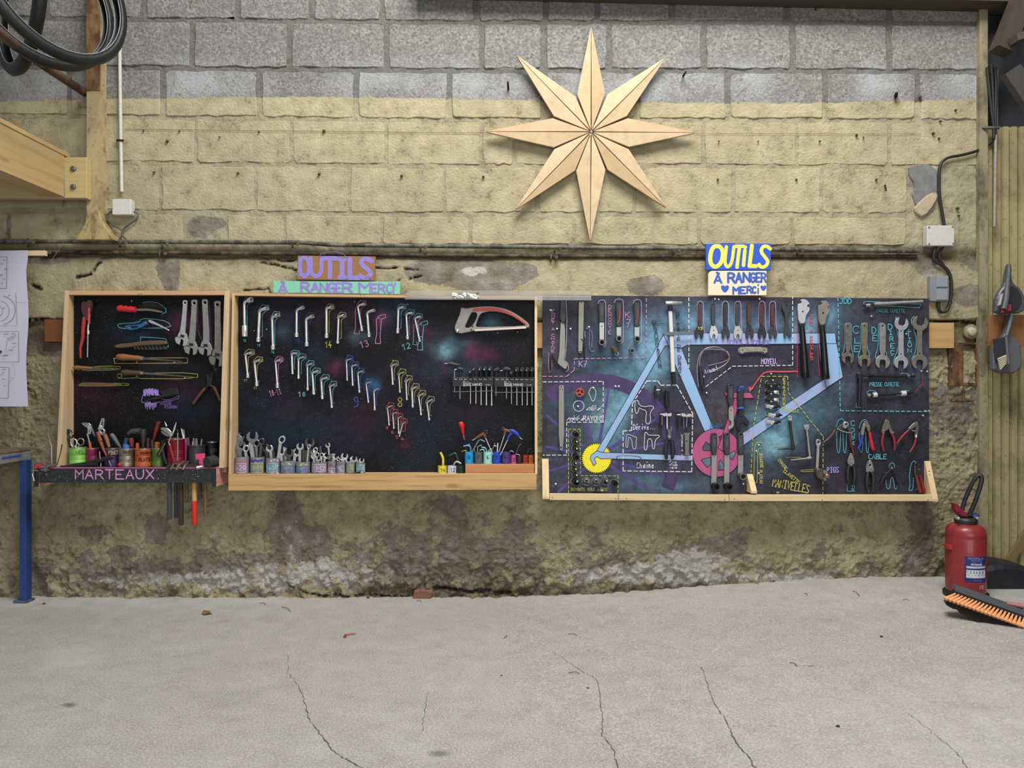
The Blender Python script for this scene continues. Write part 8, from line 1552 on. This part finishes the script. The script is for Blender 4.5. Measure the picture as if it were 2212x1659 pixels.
for lb, x, y0, y1, ls in [('first bottom bracket wrench, hung over the chainring', 1543, 935, 1050, 0), ('second bottom bracket wrench, over the centre of the chainring', 1570.5, 935, 1050, 0), ('shorter bottom bracket wrench at the chainring edge', 1600.5, 935, 1028, 1)]:
    g1 = y0 + 48
    t = Thing('bottom_bracket_wrench', lb, 'wrench', 'bottom bracket wrenches'); t.part('grip', plate(smooth([(x - 6.5, y0 + 6), (x - 4.5, y0), (x + 4.5, y0), (x + 6.5, y0 + 6), (x + 6, g1), (x - 6, g1)], True, 1), YR - .012, .02, .004, [hp(x, y0 + 4, 2)]), GRP)
    t.part('inlay', plate(smooth([(x - 3.4, y0 + 12), (x + 3.4, y0 + 12), (x + 3, y0 + 31), (x - 3, y0 + 31)], True, 1), YR - .0135, .003, .001), M('454b50', .5)); t.part('shank', plate([(x - 5.4, g1), (x + 5.4, g1), (x + 5, y1 - 4), (x + 2, y1), (x - 4, y1), (x - 6.5, y1 - 4)], YR - .002, .007, .001, [hp(x, g1 + 10, 1.1)] if ls else ()), M('9a9a99', .42, .55, .05)); socket_end(t, x + 1.5, y1 - (0 if not ls else 0), 7.6, DARKM if not ls else DULL, .034); t.done()
# crank pullers
for i, (y, a, b, lb) in enumerate([(830, 'd', 'd', 'all black crank puller at the top of the column'), (846.5, 'd', 'c', 'crank puller with a bright outer end, second in the column'), (863, 'd', 'c', 'crank puller with a black head, third in the column'), (877.5, 'c', 'd', 'crank puller with a bright head and black tip, fourth in the column'), (896, 'c', 'd', 'crank puller with a long bright body crossing the down tube'), (911, 'c', 'd', 'shortest crank puller at the bottom of the column')]):
    ma, mb2 = [DARKM if q == 'd' else CHROME for q in (a, b)]; x = 1655 if i < 3 else (1654 if i == 3 else (1659 if i == 4 else 1656))
    t = Thing('crank_puller', lb, 'puller', 'crank pullers in a column'); t.part('head', rod([(x, y), (x + 8, y + .3)], YR, [4.6, 4.6], 14), ma if i != 0 else M('202226', .5)); t.part('thread', rod([(x + 8, y + .3), (x + 16, y + .5)], YR, [2.8, 3.2], 12), ma); t.part('body', rod([(x + 15, y + .5), (x + 17, y + .5), (x + 25, y + .7), (x + 27, y + .7)], YR, [2.6, 4, 4.2, 3], 12), mb2); t.part('tip', rod([(x + 26, y + .7), (x + 31, y + .9)], YR, [2.2, 1.4], 10), DARKM)
    t.done(); nailhead(T3, [(x + 8, y + 5), (x + 23, y + 4.5)], YB, 1.8, None, .022)
tool('crank_puller', 'small dark puller lying on the ledge beside the middle bracket', 'puller', [('body', rod([(1667, 1064), (1676, 1064)], -.1, 3.4, 12), DARKM), ('thread', rod([(1676, 1064), (1683, 1064)], -.1, 2.4, 10), STEEL), ('head', rod([(1683, 1064), (1689, 1064)], -.1, 3, 12), DARKM)])
# cotter pin presses
tool('crank_key', 'dark cranked key with a square chrome eye, by the pale cloud', 'key', [('eye', plate(smooth([(1704, 897), (1711, 898), (1711, 907), (1709, 910), (1703, 908), (1703, 900)], True, 1), YR - .012, .012, .0015, [hp(1707.5, 903, 1.8)]), CHROME), ('bar', rod([(1706, 908), (1709, 935), (1713.5, 966)], YR - .006, [2.6, 2.8, 3], 10), M('4a4440', .4, .8)), ('hub', MB().lathe(P(1712, 968, YR), (0, -1, 0), [(px2m(4), 0), (px2m(4), .012)], 12), DARKM), ('lever', rod([(1712, 968), (1695, 969.5), (1680, 971)], YR - .01, [2, 1.8, 1], 8), DARKM)])
tool('crank_key', 'silver cranked key with a forked top, beside the dark one', 'key', [('fork', plate([(1737, 918), (1748.5, 917), (1748, 924), (1746, 928), (1740, 928), (1738, 923)], YR - .01, .012, .0015, [hp(1743, 924.5, 1.6)]), CHROME), ('bar', rod([(1743, 926), (1746, 955), (1749.5, 988)], YR - .006, [2.6, 2.6, 2.8], 10), STEEL), ('hub', rod([(1743, 990), (1752, 989)], YR - .006, 3.6, 10), STEEL), ('lever', rod([(1744, 990), (1726, 992), (1708, 993.5)], YR - .008, [1.8, 1.6, 1.2], 8), STEEL)])
tool('ratchet_wrench', 'ring ended wrench hung through a small vice near the word pigs', 'wrench', [('shank', plate(strip(1768, 960, 1765.5, 1012, 5.4, 5.6), YR - .008, .007, .001), M('b5b2ad', .4, .6)), ('eye', plate(smooth([(1763, 955), (1764, 950), (1768, 948.5), (1772, 950), (1774, 956), (1772, 962), (1770, 966), (1766, 966), (1763.5, 962)], True, 1), YR - .0085, .008, .0012, [hp(1768.5, 955, 3)]), M('b5b2ad', .4, .6))])
VB = M('5e5c52', .45, .6, .2)
tool('pedal_vice', 'small dark grey screw vice block with a brassy screw', 'vice', [('body', MB().prism(X2(smooth([(1765, 1011), (1776, 1013), (1786, 1016), (1787, 1030), (1782, 1038), (1768, 1034), (1764, 1024)], True, 1), -.10), -.10, YB - .001, .004), VB), ('jaw', plate([(1779, 1016), (1787, 1017), (1787, 1024), (1779, 1024)], -.115, .018, .001), M('8a887c', .4, .6)), ('jaw', plate([(1780, 1031), (1786, 1031), (1785.5, 1039), (1780, 1038)], -.115, .018, .001), M('8a887c', .4, .6)), ('screw', MB().lathe(P(1783, 1027, -.10), (.1, -1, 0), [(px2m(4.6), 0), (px2m(4.6), .022), (px2m(3), .026)], 14), M('9a7a68', .4, .6))])
# cable cutters and pliers
FM = M('8d8876', .4, .75, .12); RGR = M('7e2430', .45, 0, .08)
def cable_pliers(lb, hx, hy, knots, mats, body, extra=()):
    ps = [(n_, plate(smooth(p, True, 1), YR - .01 + dz, .008, .001), m_) for n_, p, m_, dz in body]
    for k_, (pts, r_) in enumerate(knots): ps.append(('grip', rod(smooth(pts, False, 1), YR - .006, r_, 10), mats[k_]))
    ps += list(extra); tool('cable_pliers', lb, 'pliers', ps, 'cable pliers in the upper row')
cable_pliers('wide open cable pliers with brown grips and a curved spring', 1828, 918, [([(1805, 927), (1797, 940), (1788, 950), (1777, 957)], [2.6, 3.4, 3.4, 2.4]), ([(1836, 937), (1837, 955), (1842, 972), (1844, 982)], [2.8, 3, 2.8, 2.2])], [M('4a3236', .5), M('5a262a', .5)], [('arm', [(1808, 922), (1822, 915), (1828, 918), (1826, 924), (1812, 928)], M('55585c', .4, .7), .002), ('head', [(1822, 913), (1828, 910), (1833, 913), (1834, 919), (1830, 922), (1828, 926), (1823, 924), (1821, 919)], CHROME, 0), ('arm', [(1829, 920), (1838, 923), (1840, 933), (1838, 938), (1833, 930)], M('5a5d62', .4, .7), .002)], [('spring', rod(smooth([(1808, 925), (1818, 931), (1828, 934), (1839, 935)], False, 1), YR - .006, 1.2, 6), CHROME), ('bolt', MB().lathe(P(1828, 916, YR - .011), (0, -1, 0), [(px2m(2.4), 0), (px2m(2.2), .003)], 10), HOLE)])
cable_pliers('cable pliers with one blue grip and one red grip', 1870, 915, [([(1863, 941), (1860, 955), (1856, 966), (1852, 970)], [3.2, 3.6, 3, 1.6]), ([(1878, 933), (1881, 950), (1884, 965), (1887, 973)], [3, 4, 4.4, 3.6])], [M('243a94', .4), M('b8202a', .4)], [('head', [(1866, 911), (1870, 909), (1874, 913), (1880, 920), (1880, 932), (1875, 933), (1872, 922), (1866, 919)], FM, 0), ('head', [(1866, 914), (1870, 917), (1868, 928), (1866, 941), (1859, 939), (1862, 925)], M('a3a4a4', .35, .7), -.002)], [('bolt', MB().lathe(P(1875.5, 920, YR - .011), (0, -1, 0), [(px2m(1.8), 0), (px2m(1.5), .003)], 10), CHROME)])
cable_pliers('square headed cable pliers with two dark red grips', 1918, 912, [([(1908, 938), (1905, 955), (1907, 968), (1909, 975)], [3, 3.2, 3, 2.4]), ([(1927, 936), (1932, 950), (1933, 965), (1932, 973)], [2.8, 3, 2.6, 2])], [RGR, RGR], [('head', [(1911, 911), (1913, 907), (1919, 906), (1922, 912), (1922, 921), (1918, 929), (1912, 931), (1911, 938), (1905, 937), (1906, 925)], FM, 0), ('head', [(1920, 912), (1925, 921), (1929, 934), (1928, 938), (1923, 936), (1920, 925)], FM, .002)], [('bolt', MB().lathe(P(1909, 930, YR - .011), (0, -1, 0), [(px2m(1.6), 0), (px2m(1.4), .003)], 10), CHROME), ('bolt', MB().lathe(P(1929, 934, YR - .009), (0, -1, 0), [(px2m(1.6), 0), (px2m(1.4), .003)], 10), CHROME)])
cable_pliers('wide open cable pliers with thin red grips, nearest the board edge', 1980, 918, [([(1963, 929), (1953, 938), (1943, 950), (1937, 959)], [2.2, 2.2, 2, 1.5]), ([(1979, 944), (1976, 960), (1970, 970), (1965, 977)], [2, 2.2, 2, 1.4])], [M('8e2430', .45), M('8e2430', .45)], [('head', [(1962, 925), (1966, 922), (1974, 914), (1981, 911), (1985, 914), (1983, 919), (1974, 924), (1966, 930)], FM, 0), ('head', [(1981, 916), (1986, 920), (1984, 930), (1982, 944), (1976, 943), (1978, 928)], M('7d7a70', .4, .7), .002)], [('bolt', MB().lathe(P(1964.5, 925, YR - .011), (0, -1, 0), [(px2m(2.4), 0), (px2m(2), .003)], 10), CHROME), ('catch', rod([(1970, 930), (1976, 931)], YR - .012, 1.3, 8), CHROME), ('ferrule', rod([(1979, 939), (1978.6, 945)], YR - .008, 2.8, 10), CHROME)])
gripped('shiny headed cable cutters with dark green black grips, under the brown pliers', 1839, 998, 1.02, M('b4adab', .3, .7), M('1d2224', .4), 0, 'beak', 'cable_cutters')
gripped('shiny headed cable cutters with a round hole below the word cable', 1880, 1012, .98, M('b0b0b2', .3, .7), M('1f2626', .4), 0, 'cut', 'cable_cutters')
tool('wire_strippers', 'thin black wire strippers with spread legs', 'pliers', [('head', plate(smooth([(1923, 1006), (1926, 1003), (1929, 1006), (1930, 1014), (1926, 1017), (1922, 1014)], True, 1), YR - .004, .008, .001), M('2a2a2e', .5)), ('bolt', MB().lathe(P(1926.5, 1011, YR - .005), (0, -1, 0), [(px2m(2), 0), (px2m(1.6), .003)], 10), CHROME), ('grip', rod([(1925, 1014), (1916, 1022), (1908, 1034), (1902, 1045)], YR, [1.6, 2, 2.8, 2], 8), BLACKR), ('grip', rod([(1927, 1014), (1932, 1022), (1938, 1038), (1942, 1054)], YR, [1.6, 2, 2.6, 1.8], 8), BLACKR), ('cross_link', rod([(1918, 1024), (1934, 1023)], YR, .8, 6), DARKM)])
tool('crimping_pliers', 'dark headed pliers with brick red grips in the corner bracket', 'pliers', [('head', plate(smooth([(1975, 1005), (1978, 1000), (1984, 1003), (1988, 1013), (1989, 1024), (1986, 1030), (1978, 1027), (1976, 1016)], True, 1), YR - .01, .012, .0015, [hp(1980.5, 1005, 1.5)]), M('3c3a3a', .45, .6)), ('edge_strip', rod(smooth([(1976.5, 1006), (1976, 1018), (1977, 1026)], False, 1), YR - .012, .9, 6), FM), ('bolt', MB().lathe(P(1985, 1014, YR - .011), (0, -1, 0), [(px2m(1.4), 0), (px2m(1.2), .002)], 8), CHROME), ('grip', rod([(1979, 1027), (1983, 1043), (1986, 1055), (1989, 1064)], -.09, [3, 3.8, 4.2, 3.6], 10), M('6e2a26', .5)), ('grip', rod([(1987, 1027), (1991, 1042), (1995, 1058), (1997, 1064)], -.085, [2.6, 3.4, 3.8, 3], 10), M('7c1c22', .5))])
T2.done(); T3.done()
